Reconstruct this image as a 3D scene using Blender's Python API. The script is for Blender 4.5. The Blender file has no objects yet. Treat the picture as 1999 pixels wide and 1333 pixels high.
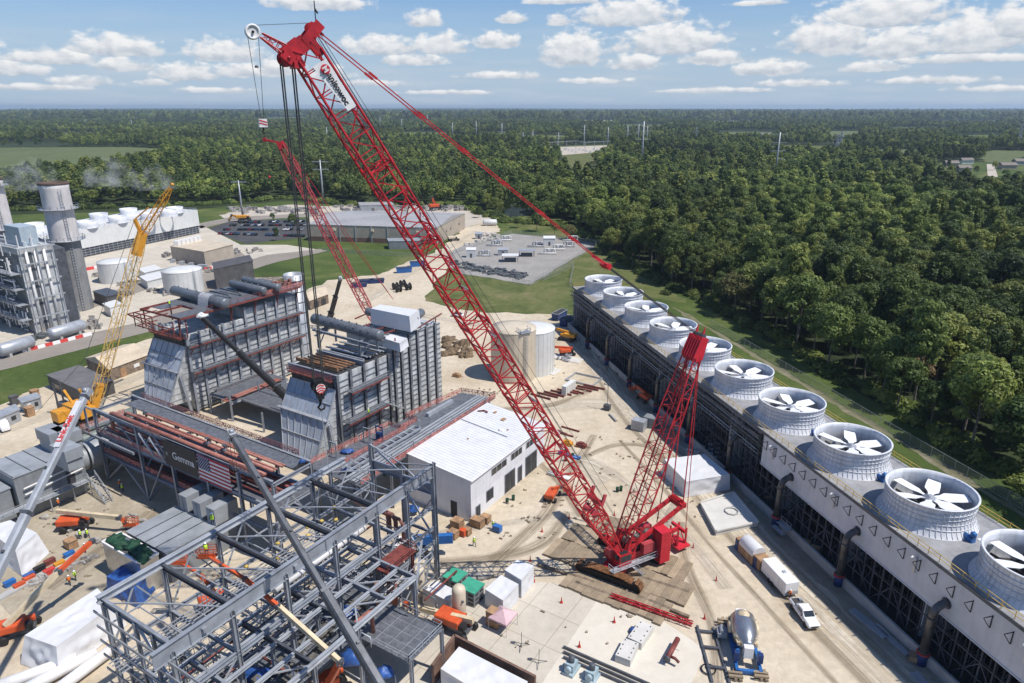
import bpy, math, random
from mathutils import Vector, Matrix, noise
random.seed(7)
R = math.radians
C = bpy.context.scene.collection
# ---- the camera's place and the site grid, used to turn surveyed points into metres ----
FPX = 1333.0; H = 70.0
TH = math.atan((666.5 - 209) / FPX); CT_, ST_ = math.cos(TH), math.sin(TH)
def g3(px, py, z=0.0):
 x = (px - 999.5) / FPX; y = (666.5 - py) / FPX
 d = (x, CT_ + y * ST_, -ST_ + y * CT_); t = (z - H) / d[2]
 return Vector((d[0] * t, d[1] * t, z))
def zat(py, X, Y):
 y = (666.5 - py) / FPX
 return H + (y * Y * CT_ - Y * ST_) / (CT_ + y * ST_)
AZ = R(32)
EU = Vector((math.sin(AZ), math.cos(AZ), 0)); EW = Vector((EU.y, -EU.x, 0)); EZ = Vector((0, 0, 1))
def uw(u, w, z=0.0): return EU * u + EW * w + EZ * z
def to_uw(v): return (v.dot(EU), v.dot(EW))
V = Vector
# ---------------------------------------------------------------- materials
MATS = {}
def mat(name, col, rough=0.6, metal=0.0, var=0.12, scale=0.6, bump=0.0, bscale=8.0, col2=None, spec=0.4, objvar=0.0, streak=0.0):
 m = bpy.data.materials.new(name); m.use_nodes = True
 nt = m.node_tree; N = nt.nodes; L = nt.links; b = N['Principled BSDF']
 b.inputs['Roughness'].default_value = rough; b.inputs['Metallic'].default_value = metal
 b.inputs['Specular IOR Level'].default_value = spec
 geo = N.new('ShaderNodeNewGeometry')
 n1 = N.new('ShaderNodeTexNoise'); n1.inputs['Scale'].default_value = scale; n1.inputs['Detail'].default_value = 6; n1.inputs['Roughness'].default_value = 0.65
 L.new(geo.outputs['Position'], n1.inputs['Vector'])
 rmp = N.new('ShaderNodeValToRGB')
 c2 = col2 or tuple(max(0, c * (1 - var * 2.2)) for c in col)
 c1 = tuple(min(1, c * (1 + var)) for c in col) if not col2 else col
 rmp.color_ramp.elements[0].position = 0.3; rmp.color_ramp.elements[0].color = (*c2, 1)
 rmp.color_ramp.elements[1].position = 0.68; rmp.color_ramp.elements[1].color = (*c1, 1)
 L.new(n1.outputs['Fac'], rmp.inputs['Fac'])
 out = rmp.outputs['Color']
 if streak:
  mp = N.new('ShaderNodeMapping'); mp.inputs['Scale'].default_value = (1.3, 1.3, 0.12); L.new(geo.outputs['Position'], mp.inputs['Vector'])
  ns = N.new('ShaderNodeTexNoise'); ns.inputs['Scale'].default_value = 1.1; ns.inputs['Detail'].default_value = 5; L.new(mp.outputs['Vector'], ns.inputs['Vector'])
  r2 = N.new('ShaderNodeMapRange'); r2.inputs['From Min'].default_value = 0.45; r2.inputs['From Max'].default_value = 0.75; r2.inputs['To Min'].default_value = 1; r2.inputs['To Max'].default_value = 1 - streak
  L.new(ns.outputs['Fac'], r2.inputs['Value'])
  mx = N.new('ShaderNodeVectorMath'); mx.operation = 'SCALE'; L.new(out, mx.inputs[0]); L.new(r2.outputs['Result'], mx.inputs['Scale']); out = mx.outputs['Vector']
 if objvar:
  oi = N.new('ShaderNodeObjectInfo'); r3 = N.new('ShaderNodeMapRange'); r3.inputs['To Min'].default_value = 1 - objvar; r3.inputs['To Max'].default_value = 1.1; L.new(oi.outputs['Random'], r3.inputs['Value'])
  mo_ = N.new('ShaderNodeVectorMath'); mo_.operation = 'SCALE'; L.new(out, mo_.inputs[0]); L.new(r3.outputs['Result'], mo_.inputs['Scale']); out = mo_.outputs['Vector']
 L.new(out, b.inputs['Base Color'])
 if bump:
  n2 = N.new('ShaderNodeTexNoise'); n2.inputs['Scale'].default_value = bscale; n2.inputs['Detail'].default_value = 4
  L.new(geo.outputs['Position'], n2.inputs['Vector'])
  bp = N.new('ShaderNodeBump'); bp.inputs['Strength'].default_value = bump; bp.inputs['Distance'].default_value = 0.15
  L.new(n2.outputs['Fac'], bp.inputs['Height']); L.new(bp.outputs['Normal'], b.inputs['Normal'])
 MATS[name] = m
 return m
STEEL = mat('painted_grey_steel', (0.285, 0.305, 0.34), 0.42, 0.1, 0.15, 0.5)
STEELL = mat('galvanised_steel', (0.42, 0.44, 0.47), 0.4, 0.25, 0.12, 0.5)
STEELD = mat('dark_grey_steel', (0.1, 0.108, 0.125), 0.45, 0.2, 0.2, 0.6)
PRIMER = mat('red_oxide_primer', (0.21, 0.055, 0.045), 0.6, 0, 0.25, 1.0)
PIPERED = mat('rust_red_pipe_paint', (0.36, 0.145, 0.11), 0.5, 0, 0.2, 0.9)
PANEL = mat('weathered_galvanised_casing', (0.54, 0.55, 0.55), 0.5, 0.0, 0.2, 0.35, streak=0.38)
PANELB = mat('blue_grey_duct_sheet', (0.43, 0.47, 0.53), 0.45, 0.0, 0.12, 0.3, streak=0.18)
RIBM = mat('casing_stiffener_steel', (0.2, 0.21, 0.225), 0.5, 0.2, 0.2, 0.5)
GRATE = mat('steel_grating', (0.17, 0.18, 0.2), 0.55, 0.3, 0.2, 1.5)
RED = mat('crane_red_paint', (0.5, 0.022, 0.03), 0.42, 0, 0.22, 0.9, spec=0.4, streak=0.15)
REDD = mat('faded_crane_red', (0.42, 0.06, 0.07), 0.45, 0, 0.15, 0.6)
ORANGE = mat('orange_lift_paint', (0.62, 0.1, 0.03), 0.4, 0, 0.12, 0.8)
CREAM = mat('cream_boom_paint', (0.66, 0.54, 0.36), 0.4, 0, 0.12, 0.8)
YELLOW = mat('amber_crane_paint', (0.66, 0.3, 0.03), 0.45, 0, 0.12, 0.8)
YRAIL = mat('yellow_rail_paint', (0.6, 0.42, 0.1), 0.5, 0, 0.12, 0.8)
WHITE = mat('white_metal_sheet', (0.68, 0.68, 0.69), 0.45, 0, 0.05, 0.5)
WHITEP = mat('white_vehicle_paint', (0.78, 0.78, 0.78), 0.25, 0, 0.04, 0.5, spec=0.6)
CLAD = mat('pale_grey_cladding', (0.62, 0.62, 0.64), 0.55, 0, 0.06, 0.3, streak=0.1)
FRP = mat('white_fibreglass', (0.7, 0.71, 0.74), 0.4, 0, 0.08, 0.5, streak=0.22)
FRPIN = mat('grey_fibreglass_deck', (0.3, 0.3, 0.31), 0.7, 0, 0.15, 0.4)
BLADE = mat('white_fan_blade', (0.8, 0.81, 0.82), 0.35, 0, 0.04, 1)
TARP = mat('white_shrink_wrap', (0.66, 0.66, 0.67), 0.45, 0, 0.02, 0.6, bump=0.35, bscale=0.9)
TARPB = mat('blue_tarpaulin', (0.035, 0.11, 0.36), 0.45, 0, 0.25, 1.2, bump=0.6, bscale=2.0)
GREENT = mat('dark_green_netting', (0.015, 0.07, 0.035), 0.7, 0, 0.3, 1.5, bump=0.6, bscale=3)
GREENL = mat('mint_green_lid', (0.06, 0.36, 0.23), 0.5, 0, 0.12, 1.0)
BLACK = mat('black_rubber', (0.02, 0.02, 0.022), 0.6, 0, 0.2, 2)
ROPE = mat('greased_wire_rope', (0.1, 0.1, 0.098), 0.55, 0.3, 0.2, 2)
GLASS = mat('dark_window_glass', (0.025, 0.03, 0.035), 0.12, 0, 0.1, 0.5, spec=0.8)
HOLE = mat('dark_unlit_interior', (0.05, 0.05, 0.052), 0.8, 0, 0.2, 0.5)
CONC = mat('pale_concrete', (0.56, 0.51, 0.44), 0.8, 0, 0.1, 0.22, bump=0.1, bscale=3)
CONCG = mat('grey_concrete', (0.42, 0.41, 0.39), 0.8, 0, 0.14, 0.3, bump=0.1, bscale=3)
CONCW = mat('fresh_white_concrete', (0.6, 0.58, 0.54), 0.75, 0, 0.06, 0.4)
STACKC = mat('weathered_stack_concrete', (0.25, 0.25, 0.25), 0.8, 0, 0.12, 0.3, streak=0.25)
STACKW = mat('white_stack_paint', (0.66, 0.62, 0.6), 0.6, 0, 0.08, 0.25, streak=0.18)
BEIGE = mat('beige_tank_paint', (0.62, 0.53, 0.4), 0.5, 0, 0.06, 0.3, streak=0.1)
TANKW = mat('white_tank_paint', (0.68, 0.68, 0.66), 0.45, 0, 0.05, 0.3, streak=0.06)
TANB = mat('tan_wall_sheet', (0.42, 0.36, 0.29), 0.65, 0, 0.08, 0.3)
BRICK = mat('brown_brick_base', (0.2, 0.12, 0.09), 0.8, 0, 0.2, 0.8)
ROOFG = mat('grey_metal_roof', (0.4, 0.39, 0.38), 0.5, 0.1, 0.08, 0.06)
ROOFT = mat('tan_metal_roof', (0.6, 0.5, 0.37), 0.55, 0, 0.1, 0.3)
SHED = mat('dark_grey_shed_sheet', (0.1, 0.095, 0.095), 0.6, 0, 0.15, 0.4)
WOOD = mat('plywood_crate', (0.4, 0.24, 0.13), 0.75, 0, 0.2, 1.2)
TIMBER = mat('weathered_timber_mat', (0.36, 0.28, 0.19), 0.85, 0, 0.12, 0.9, bump=0.2, bscale=6, objvar=0.3)
TIMBERD = mat('muddy_timber_mat', (0.22, 0.17, 0.12), 0.85, 0, 0.3, 0.9, bump=0.3, bscale=6)
SHOE = mat('rusty_track_shoe', (0.24, 0.115, 0.05), 0.6, 0.35, 0.3, 1.2)
TRACKB = mat('black_track_frame', (0.02, 0.02, 0.021), 0.6, 0.2, 0.3, 2)
PIPED = mat('dark_galvanised_riser', (0.13, 0.125, 0.12), 0.4, 0.5, 0.3, 0.7)
BLUE = mat('blue_machine_paint', (0.03, 0.14, 0.4), 0.4, 0, 0.15, 0.8)
BLUED = mat('navy_blue_paint', (0.02, 0.05, 0.17), 0.5, 0, 0.2, 0.8)
NET = mat('orange_red_safety_netting', (0.62, 0.22, 0.19), 0.7, 0, 0.2, 1.2)
CWRED = mat('counterweight_red', (0.58, 0.025, 0.04), 0.4, 0, 0.08, 0.8)
DRUM = mat('grey_primed_drum', (0.17, 0.185, 0.205), 0.4, 0.2, 0.15, 0.6)
HIVIS = mat('lime_hi_vis_vest', (0.55, 0.8, 0.06), 0.7, 0, 0.1, 2)
HIVISO = mat('orange_hi_vis_vest', (0.8, 0.2, 0.03), 0.7, 0, 0.1, 2)
DENIM = mat('dark_denim', (0.035, 0.045, 0.08), 0.8, 0, 0.2, 3)
SKIN = mat('skin', (0.5, 0.3, 0.22), 0.55, 0, 0.05, 3)
HATW = mat('white_hard_hat', (0.78, 0.78, 0.75), 0.3, 0, 0.02, 2)
CHROME = mat('brushed_steel_casing', (0.5, 0.51, 0.52), 0.25, 0.8, 0.1, 0.8)
TRIMW = mat('barrier_white', (0.78, 0.76, 0.74), 0.5, 0, 0.05, 1)
BARRED = mat('barrier_red', (0.6, 0.06, 0.05), 0.5, 0, 0.1, 1)
PINK = mat('faded_pink_canopy', (0.62, 0.42, 0.44), 0.7, 0, 0.06, 1)
CARS = [mat('car_paint_black', (0.015, 0.016, 0.02), 0.25), mat('car_paint_silver', (0.5, 0.51, 0.52), 0.25, 0.4), mat('car_paint_white', (0.76, 0.76, 0.76), 0.25), mat('car_paint_blue', (0.03, 0.06, 0.14), 0.25), mat('car_paint_maroon', (0.22, 0.02, 0.04), 0.25)]
def trans_net():
 m = NET; nt = m.node_tree; N = nt.nodes; L = nt.links; b = N['Principled BSDF']
 geo = N.new('ShaderNodeNewGeometry'); v = N.new('ShaderNodeTexVoronoi'); v.inputs['Scale'].default_value = 5.5; L.new(geo.outputs['Position'], v.inputs['Vector'])
 g = N.new('ShaderNodeMath'); g.operation = 'GREATER_THAN'; g.inputs[1].default_value = 0.5; L.new(v.outputs['Distance'], g.inputs[0]); L.new(g.outputs[0], b.inputs['Alpha'])
trans_net()
# ---------------------------------------------------------------- mesh builder
ORG = {}
class MB:
 def __init__(s): s.v = []; s.f = []; s.m = []; s.sm = []; s.cur = 0; s.smooth = False
 def add(s, vs, fs):
  o = len(s.v); s.v.extend([tuple(v) for v in vs])
  for f in fs: s.f.append([i + o for i in f]); s.m.append(s.cur); s.sm.append(s.smooth)
  return s
 def quad(s, a, b, c, d): return s.add([a, b, c, d], [(0, 1, 2, 3)])
 def hexa(s, a):   # eight corners: bottom ring then top ring
  return s.add(a, [(3, 2, 1, 0), (4, 5, 6, 7), (0, 1, 5, 4), (1, 2, 6, 5), (2, 3, 7, 6), (3, 0, 4, 7)])
 def box(s, c, sx, sy, sz, ax=None, ay=None, az=None):   # centre of the BASE, full sizes
  ax = ax or V((1, 0, 0)); ay = ay or V((0, 1, 0)); az = az or EZ; c = V(c)
  b = [c - ax * sx / 2 - ay * sy / 2, c + ax * sx / 2 - ay * sy / 2, c + ax * sx / 2 + ay * sy / 2, c - ax * sx / 2 + ay * sy / 2]
  return s.hexa(b + [p + az * sz for p in b])
 def gbox(s, u0, u1, w0, w1, z0, z1):
  b = [uw(u0, w0, z0), uw(u1, w0, z0), uw(u1, w1, z0), uw(u0, w1, z0)]
  return s.hexa(b + [p + EZ * (z1 - z0) for p in b])
 def beam(s, p, q, w, h=None, up=EZ):
  p = V(p); q = V(q); h = h or w; d = (q - p)
  if d.length < 1e-4: return s
  d.normalize(); a = d.cross(up)
  if a.length < 1e-3: a = d.cross(V((1, 0, 0)))
  a.normalize(); b = a.cross(d)
  r = [a * w / 2 * i + b * h / 2 * j for i, j in ((-1, -1), (1, -1), (1, 1), (-1, 1))]
  return s.add([p + x for x in r] + [q + x for x in r], [(3, 2, 1, 0), (4, 5, 6, 7), (0, 1, 5, 4), (1, 2, 6, 5), (2, 3, 7, 6), (3, 0, 4, 7)])
 def ibeam(s, p, q, w, h, t=0.05, up=EZ):
  p = V(p); q = V(q); d = (q - p).normalized(); a = d.cross(up)
  if a.length < 1e-3: a = d.cross(V((1, 0, 0)))
  a.normalize(); b = a.cross(d)
  s.beam(p, q, t, h - 2 * t, up=b); s.beam(p + b * (h / 2 - t / 2), q + b * (h / 2 - t / 2), w, t, up=b); s.beam(p - b * (h / 2 - t / 2), q - b * (h / 2 - t / 2), w, t, up=b)
  return s
 def tube(s, p, q, r, n=8, r2=None, cap=True):
  p = V(p); q = V(q); r2 = r if r2 is None else r2; d = q - p
  if d.length < 1e-5: return s
  d.normalize(); a = d.orthogonal().normalized(); b = d.cross(a)
  vs = []
  for (c, rr) in ((p, r), (q, r2)):
   for i in range(n):
    t = 2 * math.pi * i / n; vs.append(c + (a * math.cos(t) + b * math.sin(t)) * rr)
  fs = [(i, (i + 1) % n, n + (i + 1) % n, n + i) for i in range(n)]
  if cap: fs += [tuple(range(n - 1, -1, -1)), tuple(range(n, 2 * n))]
  sm = s.smooth; s.smooth = n > 6; s.add(vs, fs); s.smooth = sm
  return s
 def path(s, pts, r, n=8):
  pts = [V(p) for p in pts]; vs = []
  a = None
  for i, p in enumerate(pts):
   d = (pts[min(i + 1, len(pts) - 1)] - pts[max(i - 1, 0)]).normalized()
   a = d.orthogonal().normalized() if a is None else (a - d * a.dot(d)).normalized()
   b = d.cross(a)
   for k in range(n):
    t = 2 * math.pi * k / n; vs.append(p + (a * math.cos(t) + b * math.sin(t)) * r)
  fs = [(i * n + k, i * n + (k + 1) % n, (i + 1) * n + (k + 1) % n, (i + 1) * n + k) for i in range(len(pts) - 1) for k in range(n)]
  fs += [tuple(range(n - 1, -1, -1)), tuple(range((len(pts) - 1) * n, len(pts) * n))]
  sm = s.smooth; s.smooth = True; s.add(vs, fs); s.smooth = sm
  return s
 def lathe(s, c, prof, n=32, axis=None, cap=True, a0=0, a1=2 * math.pi):
  c = V(c); ax = (axis or EZ).normalized(); a = ax.orthogonal().normalized() if axis else V((1, 0, 0)); b = ax.cross(a)
  vs = []
  for (r, z) in prof:
   for i in range(n):
    t = 2 * math.pi * i / n; vs.append(c + (a * math.cos(t) + b * math.sin(t)) * r + ax * z)
  fs = [(k * n + i, k * n + (i + 1) % n, (k + 1) * n + (i + 1) % n, (k + 1) * n + i) for k in range(len(prof) - 1) for i in range(n)]
  sm = s.smooth; s.smooth = True; s.add(vs, fs); s.smooth = sm
  if cap:
   o = len(s.v) - n; s.f.append(list(range(o, o + n))); s.m.append(s.cur); s.sm.append(False)
   o = len(s.v) - n * len(prof); s.f.append(list(range(o + n - 1, o - 1, -1))); s.m.append(s.cur); s.sm.append(False)
  return s
 def drum(s, p, q, r, n=16):      # horizontal vessel with domed ends
  p = V(p); q = V(q); L_ = (q - p).length; ax = (q - p).normalized()
  prof = [(0.02, -0.45 * r), (r * 0.5, -0.38 * r), (r * 0.85, -0.2 * r), (r, 0), (r, L_), (r * 0.85, L_ + 0.2 * r), (r * 0.5, L_ + 0.38 * r), (0.02, L_ + 0.45 * r)]
  return s.lathe(p, prof, n, ax)
 def prism(s, pts, z0, z1):
  n = len(pts); b = [V((p[0], p[1], z0)) for p in pts]; t = [V((p[0], p[1], z1)) for p in pts]
  area = sum(pts[i][0] * pts[(i + 1) % n][1] - pts[(i + 1) % n][0] * pts[i][1] for i in range(n))
  if area < 0: b.reverse(); t.reverse()
  return s.add(b + t, [tuple(range(n - 1, -1, -1)), tuple(range(n, 2 * n))] + [(i, (i + 1) % n, n + (i + 1) % n, n + i) for i in range(n)])
 def blob(s, c, rx, ry, rz, n=10, rough=0.12, seed=0, flat=0.0):
  c = V(c); vs = []; rings = max(4, n // 2)
  for k in range(rings + 1):
   ph = math.pi * k / rings - math.pi / 2
   for i in range(n):
    t = 2 * math.pi * i / n; d = V((math.cos(ph) * math.cos(t), math.cos(ph) * math.sin(t), math.sin(ph)))
    q = 1 + rough * noise.noise(d * 2.1 + V((seed, seed * 1.7, 0))) * 2
    p = V((d.x * rx * q, d.y * ry * q, d.z * rz * q))
    if p.z < flat * -rz: p.z = flat * -rz
    vs.append(c + p)
  fs = [(k * n + i, k * n + (i + 1) % n, (k + 1) * n + (i + 1) % n, (k + 1) * n + i) for k in range(rings) for i in range(n)]
  sm = s.smooth; s.smooth = True; s.add(vs, fs); s.smooth = sm
  return s
 def build(s, name, material, parent=None, kind=None, bevel=0):
  me = bpy.data.meshes.new(name)
  o0 = ORG.get(parent.name, V((0, 0, 0))) if parent else V((0, 0, 0))
  me.from_pydata([(v[0] - o0.x, v[1] - o0.y, v[2] - o0.z) for v in s.v], [], s.f)
  for x in (material if isinstance(material, (list, tuple)) else [material]): me.materials.append(x)
  me.polygons.foreach_set('material_index', s.m); me.polygons.foreach_set('use_smooth', s.sm)
  me.validate(); me.update()
  o = bpy.data.objects.new(name, me); C.objects.link(o)
  if parent: o.parent = parent; ORG[o.name] = o0
  if kind: o['kind'] = kind
  if bevel:
   bm = o.modifiers.new('bevel', 'BEVEL'); bm.width = bevel; bm.segments = 2; bm.limit_method = 'ANGLE'
  return o
def tag(o, label, cat, group=None, kind=None):
 if label: o['label'] = label
 if cat: o['category'] = cat
 if group: o['group'] = group
 if kind: o['kind'] = kind
 return o
def thing(name, label, cat, loc=(0, 0, 0), group=None, rz=0):
 o = bpy.data.objects.new(name, None); o.empty_display_size = 0.5; C.objects.link(o); o.location = V(loc); o.rotation_euler.z = rz
 ORG[o.name] = V(loc)
 return tag(o, label, cat, group)
def local(name, label, cat, group=None):   # a prototype whose parts are written in its own coordinates
 o = thing(name, label, cat, (0, 0, 0), group); return o
def dup(root, loc, rz=0, label=None, group=None, sc=None):
 r = root.copy(); C.objects.link(r); r.location = V(loc); r.rotation_euler = (0, 0, rz)
 if sc: r.scale = (sc, sc, sc) if not hasattr(sc, '__len__') else sc
 if label: r['label'] = label
 if group: r['group'] = group
 for ch in list(root.children):
  c = ch.copy(); C.objects.link(c); c.parent = r
  for gch in ch.children:
   d = gch.copy(); C.objects.link(d); d.parent = c
 return r
def place(root, loc, rz=0): root.location = V(loc); root.rotation_euler.z = rz
def one(name, mb, material, label, cat, group=None, kind=None, bevel=0):   # a thing that is one mesh
 return tag(mb.build(name, material, None, kind, bevel), label, cat, group)
def part(name, material, root, fn, label=None, bevel=0):
 m = MB(); fn(m); o = m.build(name, material, root, bevel=bevel)
 if label: o['label'] = label
 return o
def text_part(txt, size, origin, xdir, ydir, material, root, name='lettering', off=0.03, ext=0.01, bold=0.0, align='LEFT'):
 cu = bpy.data.curves.new('t', 'FONT'); cu.body = txt; cu.size = size; cu.extrude = ext; cu.offset = bold; cu.align_x = align; cu.resolution_u = 3
 o = bpy.data.objects.new('t', cu); C.objects.link(o); dg = bpy.context.evaluated_depsgraph_get(); dg.update()
 me = bpy.data.meshes.new_from_object(o.evaluated_get(dg)); bpy.data.objects.remove(o)
 x = V(xdir).normalized(); y = V(ydir).normalized(); n = x.cross(y).normalized(); o0 = ORG.get(root.name, V((0, 0, 0)))
 for v in me.vertices: v.co = V(origin) - o0 + x * v.co.x + y * v.co.y + n * (v.co.z + off)
 me.materials.clear(); me.materials.append(material); me.name = name
 for p in me.polygons: p.material_index = 0
 ob = bpy.data.objects.new(name, me); C.objects.link(ob); ob.parent = root; ORG[ob.name] = o0
 return ob
def sheet(name, pts, z, material, kind='structure', rag=0.0):
 if rag:
  q = []
  for i, a in enumerate(pts):
   b = pts[(i + 1) % len(pts)]; A, B = V((a[0], a[1], 0)), V((b[0], b[1], 0)); l = (B - A).length; k_ = min(160, max(1, int(l / (1.2 + 1.5 * rag))))
   for k in range(k_):
    p = A.lerp(B, k / k_); w = rag * (1.6 * noise.noise(p * .11) + 1.3 * noise.noise(p * .45 + V((9, 3, 0)))); d = (B - A).normalized(); q.append((p.x + d.y * w, p.y - d.x * w))
  pts = q
 m = MB(); n = len(pts)
 a = sum(pts[i][0] * pts[(i + 1) % n][1] - pts[(i + 1) % n][0] * pts[i][1] for i in range(n))
 p = [V((q[0], q[1], z)) for q in pts]
 if a < 0: p.reverse()
 m.add(p, [tuple(range(n))])
 return m.build(name, material, None, kind)
def lattice(m, p0, p1, ea, eb, prof, panel, rc, rl, horiz=True, nc=6, nl=4):
 """four-chord lattice from p0 to p1; prof: list of (distance, width along ea, depth along eb)"""
 p0 = V(p0); p1 = V(p1); L_ = (p1 - p0).length; ax = (p1 - p0) / L_
 def wd(t):
  for i in range(len(prof) - 1):
   if prof[i][0] <= t <= prof[i + 1][0]:
    k = (t - prof[i][0]) / max(1e-6, prof[i + 1][0] - prof[i][0])
    return prof[i][1] + (prof[i + 1][1] - prof[i][1]) * k, prof[i][2] + (prof[i + 1][2] - prof[i][2]) * k
  return prof[-1][1], prof[-1][2]
 def cor(t):
  w, d = wd(t); c = p0 + ax * t
  return [c + ea * (w / 2 * i) + eb * (d / 2 * j) for i, j in ((-1, -1), (1, -1), (1, 1), (-1, 1))]
 ks = sorted(set([q[0] for q in prof]))
 for a, b in zip(ks[:-1], ks[1:]):
  A, B = cor(a), cor(b)
  for i in range(4): m.tube(A[i], B[i], rc, nc)
 n = max(2, round(L_ / panel)); prev = cor(0)
 for k in range(1, n + 1):
  cur = cor(L_ * k / n)
  for i in range(4):
   j = (i + 1) % 4
   if k % 2: m.tube(prev[i], cur[j], rl, nl, cap=False)
   else: m.tube(prev[j], cur[i], rl, nl, cap=False)
   if horiz and k < n: m.tube(cur[i], cur[j], rl, nl, cap=False)
  prev = cur
 return cor
def railing(m, pts, h=1.1, r=0.03, step=2.0, rails=2):
 pts = [V(p) for p in pts]
 for a, b in zip(pts[:-1], pts[1:]):
  L_ = (b - a).length; n = max(1, round(L_ / step))
  for i in range(n + 1):
   p = a + (b - a) * i / n; m.beam(p, p + EZ * h, r * 2)
  for k in range(rails):
   z = h * (k + 1) / rails; m.beam(a + EZ * z, b + EZ * z, r * 2)
# ---------------------------------------------------------------- ground materials
def ground_mat(name, cols, scales, rough=0.9, bump=0.25, bscale=1.5, grid=None, alpha=None, mottle=None):
 m = bpy.data.materials.new(name); m.use_nodes = True
 nt = m.node_tree; N = nt.nodes; L = nt.links; b = N['Principled BSDF']; b.inputs['Roughness'].default_value = rough; b.inputs['Specular IOR Level'].default_value = 0.15
 geo = N.new('ShaderNodeNewGeometry')
 n1 = N.new('ShaderNodeTexNoise'); n1.inputs['Scale'].default_value = scales[0]; n1.inputs['Detail'].default_value = 10; n1.inputs['Roughness'].default_value = 0.7; n1.inputs['Distortion'].default_value = 0.6
 L.new(geo.outputs['Position'], n1.inputs['Vector'])
 rp = N.new('ShaderNodeValToRGB'); e = rp.color_ramp.elements
 e[0].position = 0.32; e[0].color = (*cols[0], 1); e[1].position = 0.68; e[1].color = (*cols[-1], 1)
 for i, c in enumerate(cols[1:-1]):
  x = e.new(0.32 + 0.36 * (i + 1) / (len(cols) - 1)); x.color = (*c, 1)
 L.new(n1.outputs['Fac'], rp.inputs['Fac'])
 n2 = N.new('ShaderNodeTexNoise'); n2.inputs['Scale'].default_value = scales[1]; n2.inputs['Detail'].default_value = 8; n2.inputs['Roughness'].default_value = 0.75
 L.new(geo.outputs['Position'], n2.inputs['Vector'])
 mr = N.new('ShaderNodeMapRange'); mr.inputs['From Min'].default_value = 0.3; mr.inputs['From Max'].default_value = 0.7
 mr.inputs['To Min'].default_value = mottle[0] if mottle else 0.75; mr.inputs['To Max'].default_value = mottle[1] if mottle else 1.18
 L.new(n2.outputs['Fac'], mr.inputs['Value'])
 sc = N.new('ShaderNodeVectorMath'); sc.operation = 'SCALE'; L.new(rp.outputs['Color'], sc.inputs[0]); L.new(mr.outputs['Result'], sc.inputs['Scale'])
 out = sc.outputs['Vector']
 if grid:
  mp = N.new('ShaderNodeMapping'); mp.vector_type = 'POINT'; mp.inputs['Rotation'].default_value = (0, 0, AZ); L.new(geo.outputs['Position'], mp.inputs['Vector'])
  bk = N.new('ShaderNodeTexBrick'); bk.offset = 0; bk.inputs['Scale'].default_value = 1; bk.inputs['Brick Width'].default_value = grid; bk.inputs['Row Height'].default_value = grid
  bk.inputs['Mortar Size'].default_value = 0.05; bk.inputs['Color1'].default_value = (1, 1, 1, 1); bk.inputs['Color2'].default_value = (0.93, 0.93, 0.93, 1); bk.inputs['Mortar'].default_value = (0.6, 0.58, 0.55, 1)
  L.new(mp.outputs['Vector'], bk.inputs['Vector'])
  mu = N.new('ShaderNodeVectorMath'); mu.operation = 'MULTIPLY'; L.new(out, mu.inputs[0]); L.new(bk.outputs['Color'], mu.inputs[1]); out = mu.outputs['Vector']
 L.new(out, b.inputs['Base Color'])
 if bump:
  n3 = N.new('ShaderNodeTexNoise'); n3.inputs['Scale'].default_value = bscale; n3.inputs['Detail'].default_value = 8
  L.new(geo.outputs['Position'], n3.inputs['Vector'])
  bp = N.new('ShaderNodeBump'); bp.inputs['Strength'].default_value = bump; bp.inputs['Distance'].default_value = 0.3; L.new(n3.outputs['Fac'], bp.inputs['Height']); L.new(bp.outputs['Normal'], b.inputs['Normal'])
 if alpha:    # ribbons: soft ragged edges across u, streaks along v
  uv = N.new('ShaderNodeUVMap'); sp = N.new('ShaderNodeSeparateXYZ'); L.new(uv.outputs['UV'], sp.inputs[0])
  mp = N.new('ShaderNodeMapping'); mp.inputs['Scale'].default_value = (9, 0.05, 1); L.new(uv.outputs['UV'], mp.inputs['Vector'])
  ns = N.new('ShaderNodeTexNoise'); ns.inputs['Scale'].default_value = 1.6; ns.inputs['Detail'].default_value = 5; L.new(mp.outputs['Vector'], ns.inputs['Vector'])
  ab = N.new('ShaderNodeMath'); ab.operation = 'MULTIPLY_ADD'; ab.inputs[1].default_value = 2; ab.inputs[2].default_value = -1; L.new(sp.outputs['X'], ab.inputs[0])
  a2 = N.new('ShaderNodeMath'); a2.operation = 'ABSOLUTE'; L.new(ab.outputs[0], a2.inputs[0])
  m3 = N.new('ShaderNodeMapRange'); m3.inputs['From Min'].default_value = 1.0; m3.inputs['From Max'].default_value = 0.45; m3.clamp = True; L.new(a2.outputs[0], m3.inputs['Value'])
  m4 = N.new('ShaderNodeMapRange'); m4.inputs['From Min'].default_value = 0.38; m4.inputs['From Max'].default_value = 0.62; m4.inputs['To Min'].default_value = 0.1; m4.inputs['To Max'].default_value = 1; L.new(ns.outputs['Fac'], m4.inputs['Value'])
  mm = N.new('ShaderNodeMath'); mm.operation = 'MULTIPLY'; L.new(m3.outputs['Result'], mm.inputs[0]); L.new(m4.outputs['Result'], mm.inputs[1])
  m5 = N.new('ShaderNodeMath'); m5.operation = 'MULTIPLY'; m5.inputs[1].default_value = alpha; L.new(mm.outputs[0], m5.inputs[0]); L.new(m5.outputs[0], b.inputs['Alpha'])
 return m
G_FOREST = ground_mat('forest_floor', [(0.018, 0.028, 0.012), (0.035, 0.05, 0.02), (0.05, 0.065, 0.028)], (0.02, 0.4), bump=0.4)
G_DIRT = ground_mat('dry_tan_dirt', [(0.45, 0.365, 0.255), (0.57, 0.485, 0.365), (0.64, 0.56, 0.44)], (0.045, 0.6), bump=0.3, bscale=1.2, mottle=(0.78, 1.1))
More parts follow.
